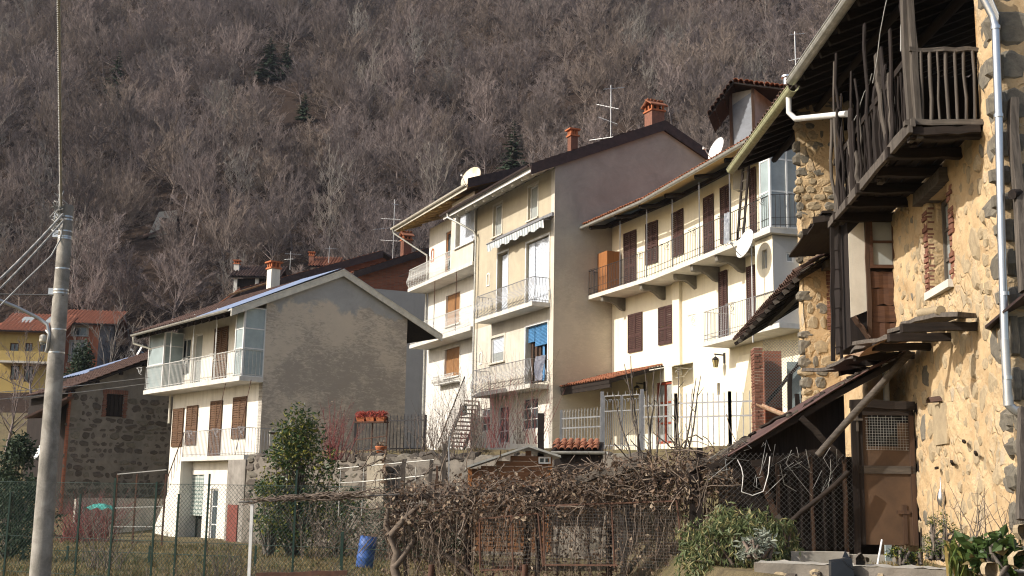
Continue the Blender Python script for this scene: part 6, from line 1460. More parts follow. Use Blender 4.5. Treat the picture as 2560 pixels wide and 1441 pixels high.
def dormer():
    Y = 38.5; F = Frame(at_y(1830, 300, Y), Vector((.80, -.60, 0))); S = F.side(F.uv(1886, 300)[0])
    H = empty('roof_dormer', F.p(.3, 11.5, -.5), 'tall wooden dormer with tiled cap and grey sheet panel above the cream house', 'dormer')
    uR = F.uv(1886, 300)[0]; z0, z1 = F.uv(1855, 360)[1], F.uv(1855, 246)[1]
    b = MB(); b.box(F, -.02, uR, z0 - 1.5, z1 + .25, -1.6, -.03); b.build('core', M['concrete'], H)
    p = MB(); p.hexa([F.p(.06, z0 - .4, -.03), F.p(.06, z0 - .4, .0), F.p(uR - .08, z0 - .4, 0), F.p(uR - .08, z0 - .4, -.03), F.p(.03, z1 - .18, -.03), F.p(.03, z1 - .18, 0), F.p(uR - .06, z1 + .16, 0), F.p(uR - .06, z1 + .16, -.03)]); p.build('sheet_panel', simple('shade_grey_sheet', (.17, .185, .21), .5, .0, .2, 3), H)  # panel colour darkened to stand for shade on this face
    for u in (-.03, uR - .03): q = plank(F.p(u, z0 - .5, .02), F.p(u, z1 + .35, .02), .09, .1, int(u * 10) + 5, Vector((0, 1, 0))); q.build('post', M['wood_brown_z'], H)
    # cap roof: slope to the left, slope to the right, ridge between
    rg, l_, r_ = at_y(1833, 205, Y - .6), at_y(1772, 290, Y - .4), at_y(1965, 222, Y - .9); bk = Vector((.5, 1.7, .0))
    r = MB(); r.slab([l_, rg, rg + bk, l_ + bk], .06); r.slab([rg, r_, r_ + bk, rg + bk], .06); R_ = r.build('cap_roof', M['wood_dark'], H)
    e = (r_ - rg); n = int(e.length / .17); up = bk.normalized()
    ed = e.normalized(); zz = ed.cross(up).normalized(); 
    tiles(R_, rg - up * .08 + zz * .03, ed, up, n, 4, M['terracotta'], .17, .33, .02)
    e = (rg - l_); tiles(R_, l_ - up * .08 + Vector((0, 0, .03)), e.normalized(), up, int(e.length / .17), 4, M['tile_dark'], .17, .33, .02)
    for k in (.25, .6): q = MB(); a = l_.lerp(rg, k) - Vector((0, 0, .08)); q.bar(a, a + bk, .06); q.build('purlin', M['wood_dark'], R_)
    f = MB(); c = at_y(1968, 230, Y + .5); f.tube([c - Vector((0, 0, .8)), c + Vector((0, 0, .5))], .13, 12); f.tube([c + Vector((0, 0, .5)), c + Vector((0, 0, .56))], .2, 12); f.build('flue', M['zinc'], H)
dormer()
def lantern(F, px, py, label):
    u, v = F.uv(px, py); e = empty('wall_lantern', F.p(u, v, 0), label, 'lantern'); m = MB()
    m.bar(F.p(u, v + .22, 0), F.p(u, v + .24, .38), .05, .04); m.box(F, u - .06, u + .06, v - .05, v + .3, .0, .03); m.tube([F.p(u, v + .22, .34), F.p(u, v + .12, .34)], .01, 4)
    m.lathe(F.p(u, v + .06, .34), [(.14, 0), (.1, .04), (.02, .1)], 6); m.build('bracket', M['iron_dark'], e)
    g = MB(); g.lathe(F.p(u, v - .2, .34), [(.001, 0), (.06, .0), (.1, .24), (.001, .24)], 6, smooth=False); g.build('shade', simple('amber_glass', (.45, .36, .16), .3), e)
    c = MB()
    for k in range(6): a = k * math.pi / 3; c.tube([F.p(u, v - .21, .34) + Vector((math.cos(a), math.sin(a), 0)) * .065, F.p(u, v + .05, .34) + Vector((math.cos(a), math.sin(a), 0)) * .11], .008, 4, True, False)
    c.build('cage', M['iron_dark'], e)
lantern(FC2, 1812, 905, 'iron lantern on the cream wall beside the buttress'); lantern(FC, 1612, 975, 'iron lantern in the shade beside the red door')
def ladder():
    a, b = FC2.uv(1842, 560, .9), FC2.uv(1862, 410, .75); e = empty('ladder', FC2.p(a[0], CD['z1'], .9), 'wooden ladder leaning under the eave on the long balcony', 'ladder')
    p0, p1 = FC2.p(a[0], CD['z1'], .8), FC2.p(b[0], b[1], .7); s = FC2.d * .19
    for sg in (-1, 1): m = MB(); m.bar(p0 + s * sg, p1 + s * sg, .05, .07); m.build('rail', M['wood_dark'], e)
    for i in range(8): m = MB(); q = p0.lerp(p1, (i + .6) / 8.3); m.bar(q - s, q + s, .03); m.build('rung', M['wood_grey'], e)
ladder()
def laundry():
    F = FC2; u = F.uv(1838, 530, 1.0)[0]; m = MB()
    def fn(x, y): return F.p(u - .45 + x * .42, CD['z1'] + 1.02 - y * 1.0, 1.14 + .04 * math.sin(x * 14) + .03 * y)
    m.grid(fn, 16, 6); m.build('blanket', simple('patterned_cloth', (.42, .44, .46), .9, 0, .4, 9, (.08, .09, .12)), None, 'patterned grey blanket hung over the cream house railing', 'blanket')
    u = FB.uv(1345, 930, .9)[0]; m = MB()
    def fn2(x, y): return FB.p(u - .35 + x * .75, 6.95 - y * .95, .83 + .05 * math.sin(x * 11 + y * 4) + .05 * y)
    m.grid(fn2, 18, 8); m.build('hanging_clothes', simple('dark_clothes', (.10, .11, .15), .9, 0, .4, 6, (.30, .30, .34)), None, 'dark clothes hung over the lowest balcony rail of the awning house', 'clothes')
laundry()

# ------------------------------------------------------------------ plant helpers
def chainlink(F, u0, u1, v0, v1, pitch, r, w=0.0, top=None):
    m = MB(); n = int((u1 - u0 + (v1 - v0)) / pitch)
    for sg in (1, -1):
        for i in range(n + 1):
            a = u0 - (v1 - v0) + i * pitch if sg > 0 else u0 + i * pitch
            pts = []
            for (vv) in (v0, v1):
                pts.append((a + (vv - v0) * sg, vv))
            (x0, y0), (x1, y1) = pts
            def clip(x0, y0, x1, y1):
                dx, dy = x1 - x0, y1 - y0; t0, t1 = 0., 1.
                for lim, s in ((u0, 1), (u1, -1)):
                    f0, f1 = (x0 - lim) * s, (x1 - lim) * s
                    if f0 < 0 and f1 < 0: return None
                    if f0 < 0: t0 = max(t0, f0 / (f0 - f1))
                    elif f1 < 0: t1 = min(t1, f0 / (f0 - f1))
                return (x0 + dx * t0, y0 + dy * t0, x0 + dx * t1, y0 + dy * t1) if t1 > t0 else None
            c = clip(x0, y0, x1, y1)
            if c: m.tube([F.p(c[0], c[1], w + .003 * sg), F.p(c[2], c[3], w + .003 * sg)], r, 3, False, False)
    return m
def shoots(m, foot, n, h, spread, r, R, seg=5, lean=Vector((0, 0, 0)), kink=.08):
    for i in range(n):
        p = foot + Vector((R.gauss(0, spread * .25), R.gauss(0, spread * .25), 0)); d = (Vector((R.gauss(0, spread * .35), R.gauss(0, spread * .35), 1)) + lean).normalized(); ln = h * R.uniform(.55, 1.05); pts = [p]
        for k in range(seg): d = (d + Vector((R.gauss(0, kink), R.gauss(0, kink), R.gauss(0, kink * .4)))).normalized(); p = p + d * ln / seg; pts.append(p)
        m.tube(pts, [r * (1 - .75 * k / seg) for k in range(seg + 1)], 4, False)
        if R.random() < .7:
            for _ in range(R.randrange(2, 6)):
                k = R.randrange(1, seg); q = pts[k]; dd = (Vector((R.gauss(0, .7), R.gauss(0, .7), R.uniform(.1, .9)))).normalized(); e = q + dd * ln * R.uniform(.1, .3); m.tube([q, q.lerp(e, .5) + Vector((0, 0, .02)), e], [r * .45, r * .35, r * .2], 3, False)
def shrub(name, foot, h, spread, n, label, mat='twig', seed=1, r=.012, cat='shrub', leaves=None, nl=0, ls=.05, group=None):
    R = random.Random(seed); e = empty(name, foot, label, cat, group); m = MB(); shoots(m, foot, n, h, spread, r, R); m.build('stems', M[mat], e)
    if leaves:
        l = MB(); pts = [Vector(R.choice(m.v)) + Vector((R.gauss(0, .03),) * 3) for _ in range(nl)]; scatter_leaves(l, pts, ls, droop=.3, rnd=R); l.build('leaves', M[leaves], e)
    return e
def leafbush(name, foot, h, rx, ry, n, label, mat, size, seed, droop=.2, aspect=2.6, cat='bush', clumps=40, taper=.0, stem='bark'):
    R = random.Random(seed); e = empty(name, foot, label, cat); st = MB(); lf = MB(); cs = []
    for i in range(clumps):
        a = R.uniform(0, 6.283); f = R.random() ** .55; zz = R.uniform(.12, 1.0); k = (1 - taper * zz) * (1 - .55 * max(0, zz - .7) / .3); c = foot + Vector((math.cos(a) * rx * f * k, math.sin(a) * ry * f * k, h * zz * R.uniform(.85, 1.0))); cs.append(c)
        b = foot + Vector((R.gauss(0, .08), R.gauss(0, .08), 0)); st.tube([b, b.lerp(c, .5) + Vector((R.gauss(0, .05), R.gauss(0, .05), .1)), c], [.03, .018, .006], 4, False)
    st.build('stems', M[stem], e); rr = (rx + ry) / 2 * .33
    for _ in range(n):
        c = R.choice(cs); d = Vector((R.gauss(0, 1), R.gauss(0, 1), R.gauss(0, 1))).normalized() * rr * (R.random() ** .4); scatter_leaves(lf, [c + d], size, droop=droop, aspect=aspect, rnd=R)
    lf.build('foliage', M[mat], e); return e
def grass_patch(name, pts, h, mat, label, seed, blades=5, r=.008):
    R = random.Random(seed); m = MB()
    for p in pts:
        for _ in range(blades):
            a = R.uniform(0, 6.283); d = Vector((math.cos(a), math.sin(a), 0)); b = p + Vector((R.gauss(0, .05), R.gauss(0, .05), -.02)); hh = h * R.uniform(.4, 1.2); s = Vector((-d.y, d.x, 0)) * r; t1 = b + d * hh * R.uniform(.1, .35) + Vector((0, 0, hh * .65)); t2 = b + d * hh * R.uniform(.4, .9) + Vector((0, 0, hh * R.uniform(.6, .95)))
            m.add((b - s, b + s, t1 + s * .7, t1 - s * .7, t2), ((0, 1, 2, 3), (3, 2, 4)))
    return m.build(name, M[mat], None, label, 'grass', kind='stuff')

# ------------------------------------------------------------------ middle ground: terrace, iron fences, sheds
def gpt(px, py, Y): p = at_y(px, py, Y); p.z = land(p.x, p.y); return p
def garden_wall():
    e = empty('retaining_wall', at_y(900, 1300, 39.5), 'rough stone retaining wall under the terrace between the two white houses', 'wall'); R = random.Random(8)
    a, b = Vector((-9.0, 41.6, 0)), Vector((3.4, 34.2, 0)); F = Frame(a, b - a); Ln = (b - a).length; m = rough_wall(F, 0, Ln, -.6, 2.75, [], .12, 4.4, .16); W = m.build('wall_face', M['barn_mortar'], e)
    k = MB(); k.box(F, 0, Ln, -.6, 2.7, -.5, -.12); k.build('wall_back', M['mortar'], e)
    z = -.2; n = 0
    while z < 2.6:
        h = R.uniform(.22, .4); u = 0
        while u < Ln:
            w = R.uniform(.3, .7)
            if n < 300: lay_stone(W, F, u + w / 2, z + h / 2 + R.uniform(-.05, .05), -.10, w * 1.25, h * 1.2, .26, M['stone_barn'] if R.random() < .75 else M['stone'], R.uniform(-.15, .15)); n += 1
            u += w + .02
        z += h + .02
garden_wall()
def spear_fence(name, path, h, mat, label, rails, step=.13, posts=True, scroll_top=False, group=None, spear=.1):
    e = empty(name, path[0], label, 'fence', group)
    for a, b in zip(path[:-1], path[1:]):
        d = b - a; ln = Vector((d.x, d.y, 0)).length; n = max(2, int(ln / step)); me = None
        for zf in rails: m = MB(); m.bar(a + Vector((0, 0, h * zf)), b + Vector((0, 0, h * zf)), .03, .045); m.build('rail', M[mat], e)
        k = ('spear', round(h, 2), mat)
        if k not in _bal:
            m = MB(); m.bar((0, 0, .05), (0, 0, h), .022); m.add([(-.02, 0, h), (0, -.012, h), (.02, 0, h), (0, .012, h), (0, 0, h + spear)], ((0, 1, 4), (1, 2, 4), (2, 3, 4), (3, 0, 4))); _bal[k] = m.mesh('bar', M[mat])
        x = Vector((d.x, d.y, 0)).normalized()
        for i in range(n + 1): inst('bar', _bal[k], basis(x, Vector((-x.y, x.x, 0)), Vector((0, 0, 1)), a + d * (i / n)), e)
        if posts:
            for p in (a, b): m = MB(); m.bar(p - Vector((0, 0, .3)), p + Vector((0, 0, h * 1.04)), .09); m.build('post', M[mat], e)
    return e
def iron_gate(a, b, h, label):
    e = empty('iron_gate', a, label, 'gate'); d = (b - a); x = Vector((d.x, d.y, 0)).normalized(); ln = d.length; F = Frame(a, x)
    Z = lambda u: a.z + d.z * u / ln
    for u0, u1 in ((0.05, ln / 2 - .03), (ln / 2 + .03, ln - .05)):
        fr = MB()
        for u in (u0, u1): fr.bar(F.p(u, Z(u), 0), F.p(u, Z(u) + h, 0), .036)
        for v in (.05, .42, h * .76, h): fr.bar(F.p(u0, Z(u0) + v, 0), F.p(u1, Z(u1) + v, 0), .03)
        L_ = fr.build('gate_leaf', M['iron_silver'], e)
        n = 8
        for i in range(1, n): u = u0 + (u1 - u0) * i / n; q = MB(); q.bar(F.p(u, Z(u) + .05, 0), F.p(u, Z(u) + h * .76, 0), .02); q.build('bar', M['iron_silver'], L_)
        for i in range(3):
            uc = u0 + (u1 - u0) * (i + .5) / 3; q = MB(); hh = h * .24
            for sg in (-1, 1):
                pts = [F.p(uc + sg * .02, Z(uc) + h * .76 + .02, 0)]
                for k in range(14): t = k / 13 * 4.2; rr = .085 * (1 - k / 18); pts.append(F.p(uc + sg * (.085 - rr * math.cos(t) * .9), Z(uc) + h * .76 + hh * .62 + rr * math.sin(t), 0))
                q.tube(pts, .011, 4, False, False)
            q.tube([F.p(uc, Z(uc) + h, 0), F.p(uc, Z(uc) + h + .14, 0)], [.016, .003], 4); q.build('scrollwork', M['iron_silver'], L_)
    for u in (-.05, ln + .05): m = MB(); m.bar(F.p(u, Z(u) - .5, 0), F.p(u, Z(u) + h + .15, 0), .1); m.build('gate_post', M['iron_grey'], e)
    return e
gA, gB, gC, gD = at_y(1402, 1152, 39), at_y(1508, 1160, 37.4), at_y(1602, 1150, 36.4), at_y(1690, 1140, 35.6)
hf = 1.55
for _p in (gA, gB, gC, gD): _p.z = 2.75
spear_fence('spear_fence', [gA, gB], hf, 'iron_silver', 'silver painted spear-top fence left of the scrolled gate', (.12, .66, .86), .14)
iron_gate(gB, gC, 1.95, 'silver double gate with heart scrolls along its top')
spear_fence('spear_fence', [gC, gD], 1.85, 'iron_silver', 'silver spear-top fence between the scrolled gate and the corner post', (.1, .68, .86), .13)
gE, gF = at_y(1826, 1130, 34.6), at_y(1893, 1100, 34.2)
for _p in (gE, gF): _p.z = 2.75
spear_fence('spear_fence', [gD, gE, gF], 1.85, 'iron_grey', 'grey spear-top fence before the cream buttress', (.1, .66, .88), .17)
def terrace_fence():
    a, b = at_y(888, 1110, 41), at_y(1062, 1110, 40); a.z = b.z = 2.9
    e = spear_fence('spear_fence', [a, b], 1.25, 'iron_dark', 'dark spear-top fence along the terrace behind the flower stand', (.15, .9), .13)
    # rusty flower stand with boxes
    F = Frame(at_y(892, 1130, 40.2), (b - a)); f = empty('flower_stand', F.p(.5, 2.9, 0), 'rusty iron stand leaning at the terrace fence, carrying flower boxes', 'stand'); m = MB(); u1 = F.uv(968, 1090)[0]
    for u in (0, u1 / 2, u1): m.bar(F.p(u, 2.7, .05), F.p(u, 4.1, 0), .03)
    for v in (2.95, 3.35, 3.9, 4.08): m.bar(F.p(0, v, .04), F.p(u1, v + .12, .04), .03)
    m.build('frame', M['rust'], f)
    tb = MB(); tb.box(F, 0, u1, 3.9, 3.94, -.1, .25); tb.build('shelf', M['rust'], f)
    for i, (p0, lab) in enumerate(((.02, 'left terracotta flower box with dry red sedum on the rusty stand'), (.34, 'middle terracotta flower box with dry red sedum on the rusty stand'), (.68, 'right terracotta flower box with dry red sedum on the rusty stand'))):
        q = empty('flower_box', F.p(u1 * (p0 + .15), 3.95, .1), lab, 'flower box', 'flower boxes on the rusty stand'); c = u1 * p0; w_ = u1 * .29; x = MB(); x.hexa([F.p(c + .03, 3.95, -.02), F.p(c + .03, 3.95, .16), F.p(c + w_ - .03, 3.95, .16), F.p(c + w_ - .03, 3.95, -.02), F.p(c, 4.09, -.05), F.p(c, 4.09, .2), F.p(c + w_, 4.09, .2), F.p(c + w_, 4.09, -.05)]); x.build('box', M['terracotta_pot'], q)
        R = random.Random(i); l = MB(); scatter_leaves(l, [F.p(c + R.uniform(0, w_), 4.07 + R.random() * .2, R.uniform(-.1, .26)) for _ in range(420)], .07, rnd=R); l.build('plant', M['red_flower'], q)
    q = empty('flower_pot', F.p(.9, 3.0, .5), 'terracotta pot with withered plant on the wall edge below the stand', 'flower pot'); P = at_y(952, 1136, 39.6); x = MB(); x.lathe(P, [(.001, 0), (.12, 0), (.19, .22), (.2, .26), (.16, .24), (.15, .2), (.001, .2)], 12); x.build('pot', M['terracotta_pot'], q); R = random.Random(3); l = MB(); scatter_leaves(l, [P + Vector((R.gauss(0, .08), R.gauss(0, .08), .25 + R.random() * .15)) for _ in range(120)], .07, rnd=R); l.build('plant', M['deadleaf'], q)
    # shed wall slab of concrete standing below
    s = MB(); F2 = Frame(at_y(915, 1200, 38.3), (b - a)); r = F2.rect(917, 1140, 960, 1222); s.box(F2, r[0], r[1], r[2] - .4, r[3], -.1, .0); s.build('concrete_panel', M['mortar'], None, 'tall pale concrete panel below the flower stand', 'panel')
    # fence panel of white boards by the low house corner
    F3 = Frame(at_y(670, 1130, 42.6), FA.n * -1); e3 = empty('board_panel', F3.p(.3, 2.2, 0), 'small panel of cream boards beside the low house corner', 'panel'); r = F3.rect(672, 1078, 706, 1142)
    for i in range(4): k = (r[1] - r[0]) / 4; q = MB(); q.box(F3, r[0] + k * i + .008, r[0] + k * (i + 1) - .008, r[2], r[3], 0, .03); q.build('board', M['cream_metal'], e3)
    q = MB(); q.box(F3, r[0], r[1], r[3] - .12, r[3] - .05, .032, .05); q.box(F3, r[0], r[1], r[2] + .3, r[2] + .36, .032, .05); q.build('batten', M['rust'], e3)
terrace_fence()
def garden_shed():
    Y = 29.0; F = Frame(at_y(1175, 1190, Y), Vector((1, .05, 0))); e = empty('garden_shed', F.p(1, .8, -1), 'small brown board shed with grey felt gable roof and white window', 'shed')
    uR = F.uv(1375, 1180)[0]; ap = F.uv(1320, 1114); l, r = F.uv(1166, 1166), F.uv(1400, 1140); z0 = .3
    zt = lambda u: l[1] + (ap[1] - l[1]) * (u - l[0]) / (ap[0] - l[0]) if u < ap[0] else ap[1] + (r[1] - ap[1]) * (u - ap[0]) / (r[0] - ap[0])
    c = MB(); c.box(F, .05, uR - .05, z0, min(zt(.05), zt(uR)) - .1, -2, -.05); c.build('core', M['wood_shed'], e)
    v = z0; i = 0
    while v < ap[1] - .12:
        h = .125; us = [u for u in [k * .02 for k in range(int(uR / .02) + 1)] if zt(u) - .1 > v + h]
        if us: b = MB(); b.hexa([F.p(us[0], v, -.02), F.p(us[0], v, .02), F.p(us[-1], v, .02), F.p(us[-1], v, -.02), F.p(us[0], v + h - .006, -.02), F.p(us[0], v + h - .006, .008), F.p(us[-1], v + h - .006, .008), F.p(us[-1], v + h - .006, -.02)]); b.build('board', M['wood_shed'], e)
        v += h
    rf = MB(); bk = -F.n * 2.4 * -1
    o = F.n * .25; B = F.n * -2.4
    rf.slab([F.p(*l) + o, F.p(*ap) + o, F.p(*ap) + B, F.p(*l) + B], .05); rf.slab([F.p(*ap) + o, F.p(*r) + o, F.p(*r) + B, F.p(*ap) + B], .05); rf.build('roof', M['gutter_grey'], e)
    w = F.rect(1346, 1143, 1376, 1160); window(F, *w, e, 'white_paint', 'glass', w=.02, mull=1, bars=0, fr=.035)
    for u in (.0, uR): b = MB(); b.box(F, u - .05, u + .05, z0, zt(min(max(u, .01), uR)) - .1, .0, .05); b.build('corner_board', M['wood_orange'], e)
garden_shed()
def tile_lean():
    Y = 33; a, b = at_y(1378, 1128, Y), at_y(1508, 1134, Y - .4); b.z = a.z; e = empty('tiled_lean_to', a, 'low lean-to roof of orange barrel tiles with a grey gutter', 'lean-to'); up = Vector((.1, 1, .32)); r = MB(); r.slab([a, b, b + up * .9, a + up * .9], .06); R_ = r.build('roof', M['wood_dark'], e)
    tiles(R_, a + Vector((0, 0, .03)), b - a, up, int((b - a).length / .19), 3, M['terracotta'], .19, .3, .015)
    g = MB(); gutter(g, a + Vector((0, -.08, -.02)), b + Vector((.1, -.08, -.02)), .07); g.build('gutter', M['gutter_grey'], e); w = MB(); w.hexa([a + Vector((.1, .1, -2)), b + Vector((0, .1, -2)), b + Vector((0, .8, -2)), a + Vector((.1, .8, -2)), a + Vector((.1, .1, -.06)), b + Vector((0, .1, -.06)), b + Vector((0, .8, .2)), a + Vector((.1, .8, .2))]); w.build('wall', M['wood_dark'], e)
tile_lean()
def brick_lean():
    """brick pier carrying a tiled lean-to against the far end of the stone house"""
    r_ = random.Random(2); uP = -10.3; F = CF(uP); pl, pr_ = F.uv(1886, 950)[0], F.uv(1908, 950)[0]; z1 = F.uv(1900, 868)[1]; z0 = F.uv(1900, 1100)[1] - 1.2; dp = .55
    e = empty('brick_lean_to', F.p(pl, z0, 0), 'tiled lean-to on a red brick pier, left of the stone house', 'lean-to'); wd = pr_ - pl
    c = MB(); c.box(F, pl + .01, pr_ - .01, z0, z1, -dp, -.01); P = c.build('pier_core', M['mortar'], e); LF = Frame(F.p(pl, 0, -dp), F.n); z = z0 + .2; i = 0
    while z < z1 - .03:
        for k in range(2): bw = wd * ((.62, .36) if i % 2 else (.36, .62))[k]; inst('brick', brick_mesh(M['brick'], .2, .058, .1), fbasis(F, pl + wd * (.01 if k == 0 else (.64 if i % 2 else .38)) + bw / 2, z, -.042 + r_.uniform(-.01, .012), bw / .2 * .97, 1, 1), P)
        for k in range(2): inst('brick', brick_mesh(M['brick'], .2, .058, .1), fbasis(LF, .14 + k * .27, z, -.042 + r_.uniform(-.006, .008), r_.uniform(1.2, 1.3), 1, 1), P)
        z += .068; i += 1
    w = MB(); q = CF(uP - .7); x0, x1 = q.uv(1910, 950)[0], q.uv(1955, 950)[0]; w.box(q, x0, x1, z0, q.uv(1930, 878)[1], -.2, 0); w.build('brick_infill', M['brick_wall'], e)
    # roof: eave along the left, rising to the right under the stone house wall, seen from below
    wE, zE, uF, uN = .75, 5.70, -14.4, -4.6; up = (-FE.n + Vector((0, 0, .62))).normalized(); lo, ln = FE.p(uF, zE, wE), uN - uF
    r = MB(); r.slab([lo, lo + FE.d * ln, lo + FE.d * ln + up * 3.2, lo + up * 3.2], .02); R_ = r.build('roof_boards', M['wood_dark'], e)
    tiles(R_, lo - up * .08 + Vector((0, 0, .04)), FE.d, up, int(ln / .2), 2, M['tile_dark'], .2, .34, .02)
    tile_sheet('tile_courses', lo + up * .6 + Vector((0, 0, .05)), FE.d, up, ln, 2.6, M['tile_dark'], R_, .2)
    q = .1; i = 0
    while q < ln: a = lo + FE.d * q - Vector((0, 0, .06)); b = plank(a - up * .06, a + up * 2.9, .07, .09, i, Vector((0, 0, 1)), .01, 3); b.build('rafter', M['wood_grey_x'] if i % 2 else M['wood_dark_x'], e); q += .62; i += 1
    a = lo + up * .62 - Vector((0, 0, .16)); b = plank(a + FE.d * 2.2, a + FE.d * ln, .12, .13, 6); b.build('purlin', M['wood_grey'], e)
    for k in (.05, .35, 1.0, 1.35, 1.7): a = lo + up * k - Vector((0, 0, .012)); b = MB(); b.bar(a, a + FE.d * ln, .04, .025); b.build('batten', M['wood_dark_y'], e)
    q = CF(uP + .3); c = chainlink(q, q.uv(1908, 950)[0], q.uv(2012, 950)[0], q.uv(1960, 1020)[1], q.uv(1960, 850)[1], .07, .004); c.build('wire_mesh', M['wire'], e)
    pn = MB(); q2 = CF(uP - .3); pn.box(q2, q2.uv(1968, 950)[0], q2.uv(2004, 950)[0], z0, q2.uv(1985, 905)[1], -.02, 0); pn.build('plastic_sheet', M['frosted'], e)
    for px, y0 in ((1972, 935), (1990, 985), (2006, 960)): q3 = CF(uP + .8); a, b_ = q3.uv(px, y0), q3.uv(px, 1060); b = plank(q3.p(a[0], b_[1] - .6, 0), q3.p(a[0] + .02, a[1], 0), .09, .1, px, Vector((0, 1, 0))); b.build('post', M['wood_dark'], e)
    b = plank(q2.p(*q2.uv(1915, 1010), .1), q2.p(*q2.uv(2000, 905), .1), .08, .08, 3); b.build('brace', M['wood_dark'], e)
    g = MB(); a, b_ = at_y(1898, 1010, 23), at_y(2000, 1052, 20.5); gutter(g, a, b_, .06); g.build('rusty_gutter', M['rust_light'], e)
brick_lean()
def shrubs_mid():
    leafbush('laurel_bush', gpt(735, 1360, 34), at_y(735, 1022, 34).z - land(at_y(735, 1360, 34).x, 34), 1.3, 1.0, 6400, 'tall evergreen laurel bush before the bare gable', 'laurel', .13, 5, .2, 2.4, 'bush', 100, .4)
    leafbush('laurel_bush', gpt(670, 1350, 33.4), 2.2, .6, .6, 1100, 'lower leafy laurel clump at the left foot of the tall laurel', 'laurel', .12, 6, .2, 2.4, 'bush', 26, .2)
    shrub('twiggy_shrub', at_y(835, 1150, 36.5), 1.9, .75, 46, 'reddish brown twiggy shrub right of the laurel', 'twig_red', 4, .011, 'shrub', 'deadleaf', 260, .06)
    shrub('twiggy_shrub', at_y(880, 1150, 37.5), 1.2, .8, 26, 'low brown twiggy shrub under the flower stand', 'twig', 14, .011)
    R = random.Random(9)
    for i, (px, py, Y, h, sp, n, mt, lab) in enumerate(((1085, 1120, 40, 2.3, .5, 22, 'twig', 'thin leafless shrub before the limewashed house corner'), (1130, 1125, 37, 2.6, .7, 34, 'twig', 'dense grey leafless shrub by the gnarled fruit tree'), (1190, 1130, 37.5, 3.2, .6, 30, 'twig', 'tall leafless shrub before the outside stair'), (1245, 1120, 36.5, 2.9, .7, 34, 'twig_red', 'reddish leafless shrub before the ground floor windows'), (1300, 1110, 37, 3.2, .6, 30, 'twig', 'tall leafless shrub left of the dark stump'), (1340, 1110, 36, 2.0, .6, 18, 'twig_red', 'short reddish shrub beside the dark stump'), (1160, 1120, 38.5, 1.8, .8, 24, 'twig_red', 'low reddish shrub under the outside stair'))):
        shrub('bare_shrub', at_y(px, py, Y), h, sp, n, lab, mt, 30 + i, .0075)
    # gnarled fruit tree
    f = at_y(1085, 1215, 33); e = empty('fruit_tree', f, 'gnarled pale fruit tree with cut limbs beside the stakes', 'tree'); m = MB(); R = random.Random(5)
    m.tube([f - Vector((0, 0, 1)), at_y(1112, 1190, 33), at_y(1105, 1150, 33), at_y(1080, 1130, 33), at_y(1055, 1140, 33)], [.09, .085, .075, .06, .03], 7); m.tube([at_y(1105, 1155, 33), at_y(1135, 1145, 33), at_y(1160, 1150, 33)], [.06, .045, .02], 6); m.tube([at_y(1000, 1215, 33), at_y(1060, 1185, 33), at_y(1112, 1160, 33)], [.03, .05, .06], 6); m.build('trunk', M['bark'], e)
    k = MB()
    for c in (at_y(1080, 1130, 33), at_y(1135, 1145, 33), at_y(1110, 1150, 33)): shoots(k, c, 16, 1.2, .9, .01, R)
    k.build('branches', M['twig'], e)
    for i, (px, y0, y1, Y, t, mat, lab) in enumerate(((1006, 1225, 1148, 29, .1, 'wood_grey', 'leftmost weathered stake, leaning, above the vine'), (1075, 1215, 1150, 30, .09, 'wood_grey', 'short pale stake left of the fruit tree'), (1088, 1220, 1165, 30, .06, 'wood_brown_z', 'thin brown stake touching the fruit tree'), (1108, 1220, 1110, 30, .1, 'wood_grey', 'broad weathered stake right of the fruit tree'), (1120, 1220, 1090, 30.5, .03, 'alu', 'thin metal rod beside the broad stake'), (1350, 1120, 1034, 30, .16, 'wood_dark', 'dark old stump post behind the shed roof'))):
        m = plank(at_y(px, y0 + 60, Y), at_y(px + 4, y1, Y), t, t * 1.2, i + 9, Vector((0, 1, 0)), .02); m.build('stake', M[mat], None, lab, 'stake')
    # tall thick shoots before the gate
    for i, (px, py, tx, ty) in enumerate(((1600, 1150, 1576, 890), (1612, 1150, 1560, 910), (1630, 1155, 1612, 925), (1625, 1150, 1636, 920), (1640, 1150, 1652, 915), (1690, 1150, 1697, 920), (1700, 1160, 1740, 945), (1715, 1160, 1752, 940), (1585, 1150, 1535, 985), (1700, 1150, 1687, 985))):
        a, b = at_y(px, py + 40, 27), at_y(tx, ty, 27); R = random.Random(i); m = MB(); m.tube(crooked(a, b, .02, 7, .035, R), [.03, .026, .023, .02, .017, .013, .008], 6)
        for k in range(4): q = a.lerp(b, .3 + .17 * k); m.tube([q, q + Vector((R.uniform(-.2, .2), R.uniform(-.1, .1), .18))], [.01, .005], 4)
        m.build('tall_shoot', M['bark'], None, 'tall leafless shoot standing before the silver gate', 'shoot', 'tall shoots before the gate')
    # white pipe handrail on the slope
    e = empty('pipe_rail', at_y(850, 1240, 31), 'white pipe handrail climbing behind the wire fence', 'handrail'); m = MB()
    A, B, C_, D_ = at_y(845, 1172, 32), at_y(1085, 1150, 31), at_y(850, 1208, 32), at_y(905, 1205, 31.8)
    m.tube([A, B], .016, 6); m.tube([C_, D_], .014, 6); m.tube([D_, at_y(1060, 1190, 31)], .016, 6); m.build('rails', M['gutter_grey'], e); m = MB()
    for px in (852, 910, 1040): m.tube([at_y(px, 1168, 32), at_y(px - 6, 1290, 32)], .014, 6)
    m.build('posts', M['gutter_grey'], e)
shrubs_mid()
